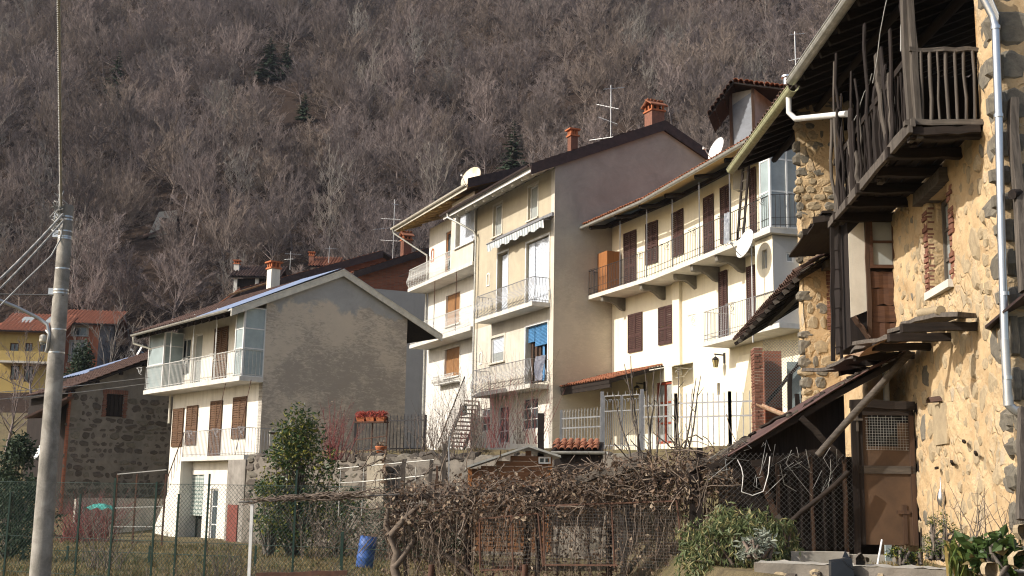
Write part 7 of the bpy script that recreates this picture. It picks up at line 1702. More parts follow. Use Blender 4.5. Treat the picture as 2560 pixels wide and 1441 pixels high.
# ------------------------------------------------------------------ concrete pole with its cables
def pole():
    Y = 20; b, t = at_y(100, 1441, Y), at_y(168, 515, Y); b2 = b + (b - t) * .12
    e = empty('utility_pole', Vector((b2.x, b2.y, 0)), 'tapered grey concrete utility pole at the left edge with steel bands', 'utility pole')
    m = MB(); n = 12; m.tube([b2.lerp(t, k / n) for k in range(n + 1)], [.175 - .065 * k / n for k in range(n + 1)], 24); m.build('shaft', M['pole_concrete'], e)
    at = lambda py: b.lerp(t, (1441 - py) / (1441 - 515)); ax = (t - b).normalized(); rad = lambda py: .167 - .058 * (1441 - py) / 926
    for py in (545, 553, 583, 597, 602, 680, 735, 743, 836, 894):
        c = at(py); k = MB(); k.tube([c - ax * .012, c + ax * .012], rad(py) + .005, 24); k.build('steel_band', M['zinc'], e)
    # insulators and knot of cable at the top
    R = random.Random(3); k = MB()
    for i in range(14):
        c = t + Vector((-.1, -.12, R.uniform(-.45, .1))); pts = [c + Vector((R.gauss(0, .06), R.gauss(0, .05), R.gauss(0, .12))) for _ in range(5)]; k.tube(pts, .009, 5, False)
    k.build('cable_knot', M['cable'], e)
    br = MB()
    for py in (740, 590, 545): c = at(py) + Vector((-.14, -.02, 0)); br.box(Frame(c, Vector((1, 0, 0))), -.05, .05, c.z - .06, c.z + .06, -.04, .04)
    br.build('bracket', M['zinc'], e)
    def twisted(name, a, b_, r, label, sag=0., turns=40, n=3, mat='cable'):
        q = empty(name, a, label, 'cable'); d = (b_ - a); y = d.orthogonal().normalized(); x = d.normalized().cross(y)
        for s in range(n):
            m = MB(); N_ = turns * 6; pts = []
            for i in range(N_ + 1):
                f = i / N_; p = a.lerp(b_, f) - Vector((0, 0, sag * 4 * f * (1 - f))); an = 2 * math.pi * (turns * f + s / n); pts.append(p + (y * math.cos(an) + x * math.sin(an)) * r * .6)
            m.tube(pts, r * .55, 4, False); m.build('strand', M[mat], q)
        return q
    twisted('overhead_cable', t + Vector((-.06, -.12, -.05)), at_y(146, -60, 13), .024, 'thick twisted cable rising straight up from the pole top', 0, 46)
    for (px, py, x0, y0, lab, r) in ((0, 693, 158, 535, 'upper twisted cable running from the pole top to the left edge', .02), (0, 717, 158, 552, 'middle twisted cable running from the pole top to the left edge', .016)):
        twisted('overhead_cable', at_y(x0, y0, Y - .15), at_y(px - 60, py + (py - y0) / (x0) * 60 * 1.0, Y - 2), r, lab, .05, 26)
    m = MB(); a = at_y(158, 556, Y - .12); pts = [a, at_y(150, 600, Y - .12), at_y(128, 640, Y - .3), at_y(60, 705, Y - .8), at_y(0, 765, Y - 1.2), at_y(-60, 815, Y - 1.6)]; m.tube(pts, .012, 6, False); m.build('overhead_cable', M['cable'], None, 'plain grey cable sagging from the pole to the left edge', 'cable')
    m = MB(); m.tube([at_y(-60, 735, Y), at_y(60, 737, Y - .05), at_y(160, 738, Y - .1)], .012, 6, False); m.build('overhead_cable', M['cable_dark'], None, 'dark level cable tied to the pole below its middle bands', 'cable')
    # street lamp on its curved arm
    q = empty('street_lamp', at_y(128, 850, Y), 'old street lamp with cream box head on a curved pipe arm', 'street lamp'); m = MB()
    m.tube([at(893) + Vector((-.15, -.05, 0)), at_y(119, 870, Y - .1), at_y(124, 835, Y - .1), at_y(118, 812, Y - .1), at_y(95, 795, Y - .1), at_y(40, 768, Y - .3), at_y(-60, 728, Y - .6)], .03, 8); m.tube([at(838) + Vector((-.2, 0, 0)), at_y(124, 838, Y - .1)], .02, 6); m.build('arm', M['alu'], q)
    m = MB(); c = at_y(107, 853, Y - .2); m.lathe(c, [(.001, -.02), (.045, -.02), (.055, .0), (.055, .085), (.035, .105), (.001, .11)], 14); m.build('lamp_head', M['cream_metal'], q)
    g = MB(); g.lathe(c - Vector((0, 0, .03)), [(.042, 0), (.03, -.03), (.001, -.04)], 14); g.build('lamp_glass', M['glass_pale'], q)
M['pole_concrete'] = plaster('pole_concrete', (.42, .39, .34), (.19, .175, .15), 3.5, .75, .6, .9, .5, 30)
pole()
# lines between the low house and the left edge
for _y0, _y1, _lab in ((952, 972, 'upper thin line from the low house balcony to the left edge'), (967, 990, 'lower thin line from the low house balcony to the left edge')):
    m = MB(); a, b = at_y(372, _y0 - 8, 48), at_y(-60, _y1 + 14, 30); m.tube([a, a.lerp(b, .5) - Vector((0, 0, .05)), b], .010, 5, False); m.build('washing_line', M['cable'], None, _lab, 'line')

# ------------------------------------------------------------------ green wire fence along the garden
def wire_fence():
    a, b = at_y(-80, 1300, 25.0), at_y(985, 1300, 21.0); F = Frame(a, b - a); Ln = F.uv(985, 1300)[0]; e = empty('wire_fence', F.p(2, 0, 0), 'green chain-link garden fence running from the left edge to the vine', 'fence')
    zt = lambda u: F.uv(0, 1222)[1] + (F.uv(960, 1198)[1] - F.uv(0, 1222)[1]) * u / Ln
    z0 = -.1; zT = (zt(0) + zt(Ln)) / 2
    m = chainlink(F, 0, Ln, z0, zT, .085, .0034); m.build('wire_mesh', M['fence_green'], e)
    for v in (zT, z0 + .75, z0 + .06): w = MB(); w.tube([F.p(0, v, .01), F.p(Ln, v, .01)], .005, 4, False); w.build('line_wire', M['fence_green'], e)
    for px, top in ((205, 1235), (292, 1195), (450, 1235), (527, 1185), (745, 1175), (860, 1330), (395, 1205), (30, 1230), (125, 1240)):
        u, v = F.uv(px, top); q = MB(); q.bar(F.p(u, -.4, .03), F.p(u, v, .03), .034); q.build('post', M['fence_green'], e)
    return F
FW_ = wire_fence()
# second, farther low fence line seen through the first
def low_fence():
    a, b = at_y(0, 1390, 30), at_y(1000, 1400, 27); F = Frame(a, b - a); e = empty('low_wire_fence', F.p(2, 0, 0), 'lower green wire fence behind the garden fence', 'fence')
    for px in (60, 170, 375, 640, 855): u, v = F.uv(px, 1365 if px != 855 else 1330); q = MB(); q.bar(F.p(u, -.4, 0), F.p(u, v, 0), .045); q.build('post', M['fence_green'], e)
    u0, u1 = F.uv(-60, 1390)[0], F.uv(600, 1390)[0]; z = F.uv(200, 1378)[1]; w = MB(); w.tube([F.p(u0, z, 0), F.p(u1, z, 0)], .008, 4); w.build('line_wire', M['fence_green'], e)
    c = chainlink(F, u0, u1, -.2, z, .1, .0032); c.build('wire_mesh', M['fence_green'], e)
low_fence()
def arbour():
    """wires and bundled canes from the white post to the vine"""
    e = empty('vine_wires', at_y(625, 1400, 20.5), 'bundle of dry vine canes tied along a wire from a white post', 'vine'); p = MB(); p.bar(at_y(621, 1480, 20.5), at_y(631, 1252, 20.5), .05); p.build('post', M['white_paint'], e)
    R = random.Random(6); A, B = at_y(598, 1256, 20.5), at_y(1000, 1236, 20.0); m = MB()
    for i in range(46):
        f0 = R.uniform(-.02, .7); f1 = min(1.02, f0 + R.uniform(.15, .45)); pts = []
        for k in range(6): f = f0 + (f1 - f0) * k / 5; pts.append(A.lerp(B, f) + Vector((0, R.gauss(0, .06), R.gauss(.02, .028 + .03 * f))))
        m.tube(pts, R.uniform(.006, .013), 4, False)
    m.build('canes', M['bark_vine'], e); w = MB(); w.tube([A, B], .012, 5); w.build('wire', M['wire_dark'], e)
arbour()
def barrel():
    P = at_y(910, 1418, 22.0); P.z = land(P.x, P.y); P = at_z(910, 1420, P.z); e = empty('plastic_drum', P, 'blue plastic drum leaning beside the vine', 'drum'); R = .155 * P.y / 22; H = .56 * P.y / 22; ax = Vector((.12, .0, 1)).normalized()
    m = MB(); m.lathe(P, [(.001, 0), (R * .93, 0), (R, .03), (R, H * .28), (R * 1.04, H * .31), (R * 1.04, H * .35), (R, H * .38), (R, H * .66), (R * 1.04, H * .69), (R * 1.04, H * .73), (R, H * .76), (R * .98, H), (R * .92, H), (R * .9, H * .7), (.001, H * .7)], 24, ax); m.build('body', M['plastic_blue'], e)
    l = MB(); r = random.Random(1); scatter_leaves(l, [P + ax * H * .98 + Vector((r.gauss(0, R * .5), r.gauss(0, R * .5), r.random() * .05)) for _ in range(160)], .06, rnd=r); l.build('debris', M['deadleaf'], e)
barrel()
# ------------------------------------------------------------------ the overgrown vine trellis
def vine():
    R = random.Random(12); A, B = at_y(965, 1300, 20.3), at_y(1880, 1150, 17.6); F = Frame(A, B - A); Ln = (Vector((B.x, B.y, 0)) - Vector((A.x, A.y, 0))).length
    e = empty('grape_vine', F.p(.3, 0, 0), 'tangled old grape vine with dead brown leaves over a rotten trellis', 'vine')
    prof = [(965, 1232, 1345), (1050, 1212, 1335), (1150, 1205, 1300), (1250, 1200, 1295), (1350, 1195, 1290), (1450, 1178, 1280), (1550, 1160, 1270), (1650, 1150, 1262), (1750, 1146, 1240), (1850, 1130, 1200)]
    def band(px):
        for (x0, a0, b0), (x1, a1, b1) in zip(prof[:-1], prof[1:]):
            if x0 <= px <= x1: f = (px - x0) / (x1 - x0); return a0 + (a1 - a0) * f - 26 * max(0, noise.noise(Vector((px * .021, 4, 0)))) - 14 * noise.noise(Vector((px * .07, 1, 0))), b0 + (b1 - b0) * f + 30 * noise.noise(Vector((px * .03, 9, 0)))
        return prof[-1][1:]
    def rp(depth=.8, low=0.0):
        px = R.uniform(960, 1850); t, b = band(px); py = t - 10 + (b - t) * (R.random() ** .8) * (1 + low); w = R.uniform(-depth, .25); u, v = F.uv(px, py, w); return F.p(u, v + (R.gauss(0, .05)), w)
    tr = MB(); f0 = at_y(985, 1460, 20.2)
    for pts, r in (([(1000, 1470), (985, 1420), (992, 1380), (975, 1340), (1010, 1300), (1050, 1262)], .085), ([(985, 1420), (1012, 1385), (1035, 1350), (1020, 1315)], .06), ([(1040, 1330), (1075, 1365), (1130, 1400), (1180, 1440), (1200, 1470)], .06), ([(1120, 1400), (1085, 1355), (1045, 1325), (1005, 1285)], .05), ([(980, 1345), (965, 1310), (970, 1270)], .05)):
        tr.tube([at_y(x, y, 20.1) + Vector((0, R.uniform(-.06, .06), 0)) for x, y in pts], [r * (1 - .1 * k) for k in range(len(pts))], 8)
    tr.build('trunk', M['bark_vine'], e)
    c = MB()
    for i in range(820):
        p = rp(); d = Vector((R.gauss(0, 1), R.gauss(0, .5), R.gauss(0, .45))).normalized(); ln = R.uniform(.2, .8); pts = [p]
        for k in range(5): d = (d + Vector((R.gauss(0, .3), R.gauss(0, .25), R.gauss(-.06, .28)))).normalized(); pts.append(pts[-1] + d * ln / 5)
        c.tube(pts, R.choice((.004, .006, .008, .012)), 3, False)
    for i in range(420):                                             # hanging canes
        px = R.uniform(960, 1800); t, b = band(px); u, v = F.uv(px, b - 15, -.2); p = F.p(u, v, R.uniform(-.6, .1)); ln = R.uniform(.2, 1.3); c.tube([p, p + Vector((R.gauss(0, .06), R.gauss(0, .06), -ln * .5)), p + Vector((R.gauss(0, .12), R.gauss(0, .1), -ln))], [.007, .006, .003], 3, False)
    c.build('canes', M['bark_vine'], e)
    l = MB(); scatter_leaves(l, [rp(.9, .1) for _ in range(6200)], .085, droop=.7, aspect=1.7, rnd=R); lo_ = []
    for _ in range(2600):
        px = R.uniform(960, 1850); t, b = band(px); u, v = F.uv(px, b + R.random() * 170, -.3); lo_.append(F.p(u, v, R.uniform(-.7, .1)))
    scatter_leaves(l, lo_, .075, droop=.8, aspect=1.9, rnd=R); l.build('dead_leaves', M['deadleaf'], e)
    # trellis timbers
    T = empty('vine_trellis', F.p(2, 0, -.4), 'rotten timber trellis carrying the grape vine', 'trellis')
    for (x0, y0, x1, y1, w, t, mt) in ((1440, 1200, 1600, 1166, .0, .12, 'wood_grey_x'), (970, 1248, 1330, 1228, -.3, .08, 'wood_dark_x'), (1300, 1240, 1700, 1195, -.5, .1, 'wood_dark_x'), (1560, 1212, 1860, 1160, -.4, .12, 'wood_dark_x'), (1720, 1170, 1900, 1110, .05, .12, 'wood_grey_x')):
        a, b = F.uv(x0, y0, w), F.uv(x1, y1, w); m = plank(F.p(a[0], a[1], w), F.p(b[0], b[1], w), t, t, x0, Vector((0, 0, 1)), .02); m.build('beam', M[mt], T)
    for px, top, w, t, mt in ((1175, 1225, -.5, .1, 'wood_dark'), (1320, 1215, -.7, .12, 'wood_dark'), (1345, 1215, -.2, .08, 'wood_dark'), (1520, 1200, -.8, .1, 'wood_dark'), (1730, 1150, .0, .13, 'wood_dark'), (1745, 1120, .05, .08, 'wood_dark'), (1560, 1240, -.2, .05, 'wood_grey')):
        u, v = F.uv(px, top, w); m = plank(F.p(u, -.5, w), F.p(u + .02, v, w), t, t, px, Vector((0, 1, 0))); m.build('post', M[mt], T)
    # rusty mesh panels standing under it
    for i, (x0, y0, x1, y1, lab, mt, pt) in enumerate(((1363, 1268, 1700, 1420, 'large rusty mesh panel in a bent frame under the vine', 'rust', .045), (1203, 1300, 1352, 1430, 'smaller rusty mesh panel left of the large one', 'rust', .06))):
        w = .15; q = empty('mesh_panel', F.p(F.uv(x0, y1, w)[0], .0, w), lab, 'mesh panel'); u0, u1, v0, v1 = F.uv(x0, y0, w)[0], F.uv(x1, y0, w)[0], F.uv((x0 + x1) / 2, y1, w)[1], F.uv((x0 + x1) / 2, y0 - 8, w)[1]
        fr = MB()
        for p0, p1 in (((u0, v0), (u0 - .03, v1 - .05)), ((u0 - .03, v1 - .05), (u1 - .05, v1 + .06)), ((u1 - .05, v1 + .06), (u1 + .05, v0 + .1)), ((u0, v0), (u1 * .55 + u0 * .45, v0 + .04))): fr.bar(F.p(*p0, w), F.p(*p1, w), .022)
        c_ = (u0 + u1) / 2 + .06; fr.bar(F.p(c_, v0, w), F.p(c_ - .05, v1, w), .02); fr.build('frame', M[mt], q)
        g = MB(); n = int((u1 - u0) / pt)
        for k in range(n): u = u0 + (u1 - u0) * (k + .5) / n; g.tube([F.p(u, v0 + .03, w), F.p(u, v1 - .02, w)], .0014, 3, False, False)
        n = int((v1 - v0) / pt)
        for k in range(n): v = v0 + (v1 - v0) * (k + .5) / n; g.tube([F.p(u0, v, w), F.p(u1, v, w)], .0014, 3, False, False)
        g.build('mesh', M['wire_dark'], q)
    # dry weeds and clutter in the shade below
    for i, (px, mat, lab) in enumerate(((1120, 'twig', 'dry weeds under the left half of the vine'), (1290, 'twig_red', 'reddish dry weeds under the middle of the vine'), (1420, 'twig', 'dry weeds behind the large mesh panel'), (1560, 'twig', 'dry weeds behind the right of the mesh panel'), (1660, 'twig', 'dry weeds at the right end of the mesh panel'))):
        u, _ = F.uv(px, 1430, -.7); p = F.p(u, 0, -.7); p.z = land(p.x, p.y); shrub('dry_weeds', p, 1.0, 1.2, 60, lab, mat, 70 + i, .005, 'weeds', 'deadleaf', 260, .06)
    k = MB(); q = F.p(F.uv(1330, 1300, -2.6)[0], 0, -2.6); G = Frame(q, F.d)
    for i in range(9): b = plank(G.p(-2.6 + i * .62, -.2, R.uniform(-.05, .05)), G.p(-2.6 + i * .62 + R.uniform(-.04, .04), 1.35 + R.uniform(-.2, .15), 0), .03, .5, i + 70, Vector((0, 1, 0)), .02); b.build('old_board', M['wood_dark'], T)
    for px, c_, lab in ((1310, 'rust', 'short rusty pipe stub at the bottom edge under the vine'), (1076, 'rust', 'short rusty post at the bottom edge right of the vine trunk')): m = MB(); m.tube([at_y(px, 1470, 18.5), at_y(px + 3, 1412, 18.5)], .045, 12); m.build('pipe_stub', M[c_], None, lab, 'pipe')
    m = plank(at_y(640, 1438, 18.5), at_y(868, 1432, 18.5), .06, .07, 3); m.build('rusty_beam', M['rust'], None, 'rusty iron beam lying at the bottom edge', 'beam')
vine()
# ------------------------------------------------------------------ shed with its door, lean-to sheet roof and props
def door_shed():
    F = CF(0.0, 0.0); e = empty('timber_shed', F.p(-.9, 1.0, 0), 'ramshackle dark timber shed with brown door under a corrugated lean-to roof', 'shed'); R = random.Random(31)
    # corrugated roof
    a, b = CF(.12).p(-.12, 3.70, 0), CF(.12).p(-2.62, 2.24, 0); bk = -FE.d * 3.2
    m = MB()
    def fn(x, y): return a.lerp(b, y) + bk * x + Vector((0, 0, .02 * math.sin(x * 3.2 / .085 * 6.283) + .04 * math.sin(y * 5)))
    m.grid(fn, 150, 5); m.build('corrugated_roof', simple('rusty_corrugated_iron', (.15, .085, .07), .6, .3, .3, 3, (.08, .05, .045)), e)
    for k, (t, mt) in enumerate(((.0, 'wood_dark_x'), (.55, 'wood_dark_x'))):
        b_ = plank(a - Vector((0, 0, .07)) + bk * (t + .03), b - Vector((0, 0, .07)) + bk * (t + .03) + (b - a) * .1, .06, .08, k + 4); b_.build('rafter', M[mt], e)
    for i in range(13):
        f = R.uniform(0, .95); q = a.lerp(b, f) + bk * R.uniform(-.03, .2) + Vector((0, 0, .05)); dd = ((b - a).normalized() * R.uniform(.15, .5) + bk.normalized() * R.uniform(-.12, .2)); b_ = plank(q, q + dd + Vector((0, 0, R.uniform(-.05, .05))), R.uniform(.06, .16), .025, 40 + i, Vector((0, 0, 1)), .02); b_.build('loose_board', M['wood_grey_x'] if i % 2 else M['wood_dark_x'], e)
    pl = MB(); pl.tube(crooked(FE.p(.35, 3.66, .12), F.p(-1.42, 2.22, .3), .05, 6, .02, R), [.055, .05, .05, .05, .045, .045], 8); pl.build('prop_pole', M['wood_grey_x'], e)
    pl = MB(); pl.tube(crooked(F.p(-1.0, 2.0, .25), F.p(-2.1, 1.05, .4), .04, 6, .02, R), .035, 7); pl.build('prop_pole', M['wood_dark_x'], e)
    # door and frame
    d0, d1 = -.80, -.03; zb, zt = 1.02, 3.0
    for u, w_ in ((-.86, .09), (.03, .12)): p = plank(F.p(u, .6, .03), F.p(u + .01, zt + (.1 if u > 0 else 0), .03), .09, w_, int(u * 100), Vector((0, 1, 0)), .006); p.build('door_post', M['wood_dark'], e)
    p = plank(F.p(-.9, zt - .04, .04), F.p(.02, zt - .06, .04), .08, .12, 8); p.build('door_lintel', M['wood_dark_x'], e)
    d = MB(); d.box(F, d0, d1, zb, zb + 1.0, .0, .03); d.box(F, d0, d1, zb + 1.0, zb + 1.35, -.005, .025)
    D = d.build('door', M['door_panel'], e)
    up = MB(); up.box(F, d0, d0 + .14, zb + 1.35, zt - .1, -.005, .02); up.box(F, d1 - .22, d1, zb + 1.35, zt - .3, -.006, .02); up.build('door_upper_panel', M['door_panel'], D)
    k = MB(); k.box(F, d0, d1, zb, zt - .1, -.08, -.06); k.build('dark_gap', M['dark'], e)
    for (u0, u1, v0, v1, mt) in ((d0 - .02, d0 + .06, zb, zt - .1, 'wood_dark'), (d1 - .07, d1, zb, zt - .1, 'wood_brown_z'), (d0, d1, zb + .97, zb + 1.08, 'wood_grey_x'), (d0, d1, zt - .2, zt - .1, 'wood_dark_x')):
        q = MB(); q.box(F, u0, u1, v0, v1, .03, .055); q.build('door_rail', M[mt], D)
    q = MB(); q.box(F, d1 - .2, d1 - .14, zb + .02, zb + .55, .032, .045); q.box(F, d1 - .28, d1 - .1, zb + .42, zb + .47, .046, .055); q.build('door_brace', M['wood_brown_z'], D)
    g = MB(); n = 15
    for i in range(n): u = d0 + .12 + (d1 - d0 - .2) * i / n; g.tube([F.p(u, zb + 1.3, .05), F.p(u, zt - .2 + R.uniform(-.1, .05), .05)], .0025, 3, False, False)
    for i in range(15): v = zb + 1.3 + .56 * i / 15; g.tube([F.p(d0 + .1, v, .052), F.p(d1 - .08, v, .052)], .0025, 3, False, False)
    g.build('wire_grid', M['wire'], D)
    q = MB(); q.box(F, d0 - .03, d0 + .0, zb + 1.55, zb + 1.85, .06, .085); q.box(F, d0 - .07, d0 + .06, zb + 1.7, zb + 1.73, .086, .1); q.build('latch', M['wood_grey'], D)
    # board wall left of the door
    u = -.92; i = 0
    while u > -1.95:
        w_ = R.uniform(.11, .17); b_ = plank(F.p(u - w_ / 2, .6, R.uniform(-.02, .02)), F.p(u - w_ / 2 + R.uniform(-.01, .01), 2.3 + (u + .9) * .1 + R.uniform(-.12, .1), R.uniform(-.02, .02)), .025, w_ * .96, i + 200, Vector((0, 1, 0)), .008); b_.build('wall_board', M['wood_brown_z'] if i % 3 == 0 else M['wood_dark'], e); u -= w_ + .012; i += 1
    bkw = MB(); bkw.box(F, -2.5, 0, .5, 2.3, -2.4, -2.3); bkw.build('back_wall', M['wood_dark'], e)
    gi = MB(); gi.slab([F.p(-.9, 3.12, -.35), F.p(-2.5, 2.2, -.35), F.p(-2.5, 1.9, -.35), F.p(-.9, 2.0, -.35)], .03, -F.n); gi.build('shadow_infill', M['wood_dark'], e)  # dark sheet standing in for the shadowed space under the roof edge
    # bracing and wire left of the boards
    for (x0, y0, x1, y1, t, mt) in ((-1.3, 2.28, -2.3, 2.1, .09, 'wood_dark_x'), (-1.05, 2.2, -1.6, 2.75, .08, 'wood_dark_x'), (-1.95, 1.3, -2.25, 2.15, .08, 'wood_brown_z'), (-2.25, 1.1, -2.55, 1.5, .07, 'wood_brown_z'), (-2.6, 1.1, -2.0, 1.7, .05, 'wood_dark_x'), (-1.75, .9, -1.95, 1.4, .08, 'wood_grey')):
        b_ = plank(F.p(x0, y0, .08), F.p(x1, y1, .1), t, t, int(x0 * 37), Vector((0, 1, 0))); b_.build('brace', M[mt], e)
    c = chainlink(CF(0, 0), -2.75, -.92, .95, 2.25, .075, .0028, .14); c.build('wire_mesh', M['wire_dark'], e)
    m = MB(); pts = [F.p(-2.5 + .04 * math.sin(k) + .02 * k, 2.15 - .11 * k, .2) for k in range(5)] + [F.p(-2.3, 1.66, .2), F.p(-2.15, 1.72, .2), F.p(-2.08, 1.95, .2), F.p(-2.05, 2.2, .2)]; m.tube(pts, .007, 5); m.build('rope', M['white_paint'], e)
    m = MB()
    for i in range(26):
        p = F.p(R.uniform(-2.7, -.95), R.uniform(1.9, 2.4), .16); m.tube([p, p + Vector((R.gauss(0, .08), 0, R.gauss(-.1, .12))), p + Vector((R.gauss(0, .16), 0, R.gauss(-.2, .2)))], .004, 3, False)
    m.build('stray_wire', M['wire'], e)
    for px in (0,):
        q = MB(); q.tube([FE.p(-.55, 3.6, .25), FE.p(-.55, 2.9, .25)], .045, 10); q.build('waste_pipe', M['plastic_white'], e)
door_shed()
# ------------------------------------------------------------------ bed, low wall and plants by the door
def bed():
    R = random.Random(41); a, b = at_y(1885, 1398, 13.6), at_y(2600, 1412, 12.4); F = Frame(a, b - a); e = empty('low_wall', F.p(1, 0, 0), 'low mossy retaining wall along the bottom right', 'wall'); Ln = 4.6
    m = rough_wall(F, 0, Ln, .05, .92, [], .05, 6.2, .05); W = m.build('wall_face', M['barn_mortar'], e); m = MB()
    def fn(x, y): return F.p(Ln * x, .92 + .03 * noise.noise(Vector((x * 30, y * 4, 1))), -.5 * y)
    m.grid(fn, 80, 6); m.build('coping', M['concrete'], e)
    for i in range(46): lay_stone(W, F, R.uniform(.1, Ln), R.uniform(.3, .88), -.02, R.uniform(.06, .16), R.uniform(.05, .1), .08, M['stone_pale'] if R.random() < .5 else M['stone_barn'], R.uniform(-.3, .3))
    q = CF(.6); P0, P1 = at_y(1978, 1388, 15.2), at_y(2240, 1384, 15.2); G = Frame(P0, P1 - P0); s = MB(); s.box(G, 0, .72, .84, .98, -.2, 0); s.build('concrete_kerb', M['concrete'], None, 'grey concrete kerb lying before the shed boards', 'kerb'); s = MB(); s.box(G, .76, 1.3, .82, .95, -.2, -.02); s.build('concrete_kerb', M['concrete'], None, 'shorter concrete kerb before the brown door', 'kerb')
    m = MB(); c = at_y(2108, 1420, 13.0); m.hexa([c + Vector((-.13, 0, -.12)), c + Vector((.12, 0, -.14)), c + Vector((.13, .2, -.1)), c + Vector((-.1, .2, -.1)), c + Vector((-.12, .02, .06)), c + Vector((.1, .02, .1)), c + Vector((.12, .2, .1)), c + Vector((-.1, .2, .07))]); m.add([c + Vector((.02, .1, .1)), c + Vector((.1, .1, .1)), c + Vector((.06, .12, .18))], ((0, 1, 2),)); m.tube([c + Vector((.0, -.01, .08)), c + Vector((.05, -.012, .02)), c + Vector((.12, -.01, -.02))], .005, 4); m.build('plastic_sack', M['black_plastic'], None, 'folded black plastic sack on the low wall', 'sack')
    m = MB(); m.tube([at_y(2194, 1412, 13.8), at_y(2205, 1350, 13.9)], [.014, .012], 6); m.build('white_stick', M['white_paint'], None, 'white stick stuck in the bed before the door', 'stick')
    m = MB(); c = at_y(2222, 1385, 14.2); Gx = Frame(c, Vector((1, .2, 0))); m.box(Gx, -.04, .04, c.z - .08, c.z + .1, -.02, 0); m.build('glass_pane', M['frosted'], None, 'small pale plastic pane beside the white stick', 'pane')
    for i, (px, py, Y, sx, lab) in enumerate(((2148, 1405, 13.4, .12, 'pointed dark stone on the low wall beside the sack'), (2165, 1400, 13.4, .06, 'small pale stone beside the pointed dark stone'), (2545, 1400, 12.0, .2, 'pale boulder at the bottom right corner'), (2552, 1330, 12.2, .16, 'pale block above the corner boulder'), (2470, 1425, 11.9, .16, 'reddish stone behind the broad leaves'))):
        c = at_y(px, py, Y); inst('loose_stone', random.choice(stone_meshes(M['stone_pale'] if 'pale' in lab or 'red' in lab else M['stone_barn'])), Matrix.Translation(c) @ Matrix.Diagonal((sx, sx, sx * (1.6 if i == 0 else 1), 1)), None, label=lab, cat='stone')
    leafbush('drooping_shrub', at_y(1830, 1455, 15.2), .9, .72, .5, 4200, 'grey-green shrub with drooping narrow leaves beside the shed', 'shrub_green', .1, 3, 1.3, 4.2, 'shrub', 60, .25, 'twig')
    leafbush('drooping_shrub', at_y(1955, 1400, 15.4), .5, .28, .25, 700, 'small right-hand clump of the drooping grey-green shrub', 'shrub_green', .1, 8, 1.3, 4.2, 'shrub', 16, .2, 'twig')
    leafbush('silver_plant', at_y(1895, 1395, 14.4), .3, .26, .2, 420, 'low silvery-leaved plant before the drooping shrub', 'silver', .09, 9, .4, 3.4, 'plant', 16, .1, 'twig')
    # sword-leaved clump
    c = at_y(2400, 1432, 12.6); q = empty('iris_clump', c, 'clump of yellow-green sword leaves before the stone house', 'plant'); m = MB()
    for i in range(60):
        a = R.uniform(0, 6.283); d = Vector((math.cos(a), math.sin(a) * .6, 0)); f = c + Vector((R.gauss(0, .1), R.gauss(0, .06), -.05)); ln = R.uniform(.25, .5); k = R.uniform(.2, .8); s = d.cross(Vector((0, 0, 1))).normalized() * R.uniform(.012, .02); p1, p2, p3 = f + d * k * ln * .25 + Vector((0, 0, ln * .5)), f + d * k * ln * .6 + Vector((0, 0, ln * .8)), f + d * k * ln * 1.1 + Vector((0, 0, ln * (.95 - .3 * k)))
        m.add((f - s * .6, f + s * .6, p1 + s, p1 - s, p2 + s * .8, p2 - s * .8, p3), ((0, 1, 2, 3), (3, 2, 4, 5), (5, 4, 6)))
    m.build('leaves', M['iris'], q)
    leafbush('broad_leaved_plant', at_y(2490, 1440, 12.3), .42, .3, .25, 420, 'glossy broad-leaved plant right of the sword leaves', 'broadleaf', .14, 10, .25, 1.5, 'plant', 22, .0)
    leafbush('bushy_herb', at_y(2355, 1400, 13.6), .5, .2, .18, 1500, 'fine-leaved green herb bush against the ochre wall', 'laurel', .04, 11, .2, 4, 'plant', 26, .3)
    leafbush('bushy_herb', at_y(2258, 1412, 13.8), .22, .15, .12, 420, 'small green herb before the brown door', 'laurel', .045, 12, .2, 3, 'plant', 12, .1)
    shrub('bare_rose', at_y(2450, 1380, 12.9), .75, .9, 24, 'bare thorny twigs against the stone house corner', 'bark_vine', 51, .007)
    m = MB(); c = FE.uv(2365, 1245); p = FE.p(c[0], c[1], .06); m.lathe(p - Vector((0, 0, .1)), [(.001, -.02), (.04, .02), (.055, .08), (.04, .16), (.012, .22), (.006, .36)], 9); m.build('foil_bundle', simple('crumpled_foil', (.72, .72, .72), .25, .9, .2, 12), None, 'crumpled silver foil bundle hanging on the ochre wall', 'bundle')
    p = plank(at_y(2552, 1300, 12.2), at_y(2556, 1020, 12.4), .08, .1, 3, Vector((0, 1, 0))); p.build('leaning_post', M['wood_grey'], None, 'silvery leaning post at the right edge', 'post')
    p = plank(at_y(2560, 730, 12.6), at_y(2530, 250, 12.9), .09, .12, 5, Vector((0, 1, 0))); p.build('upper_post', M['wood_grey'], None, 'thick weathered post at the upper right edge', 'post')
    p = MB(); p.tube([at_y(2530, 487, 12.7), at_y(2600, 470, 12.9)], .055, 8); p.build('beam_end', M['wood_dark'], None, 'round beam end crossing the upper right post', 'beam')
    z = MB(); A, B, C_, D_ = at_y(2462, 815, 13.2), at_y(2580, 715, 12.2), at_y(2620, 760, 13.4), at_y(2500, 830, 14.2)
    z.slab([A, B, C_, D_], .03); z.build('sheet_roof', M['verge_dark'], None, 'dark torn sheet roof jutting in at the right edge', 'roof')
M['silver'] = leafy('silver_leaf', (.30, .32, .26), (.20, .23, .18), None, 0, .2, .7)
bed()
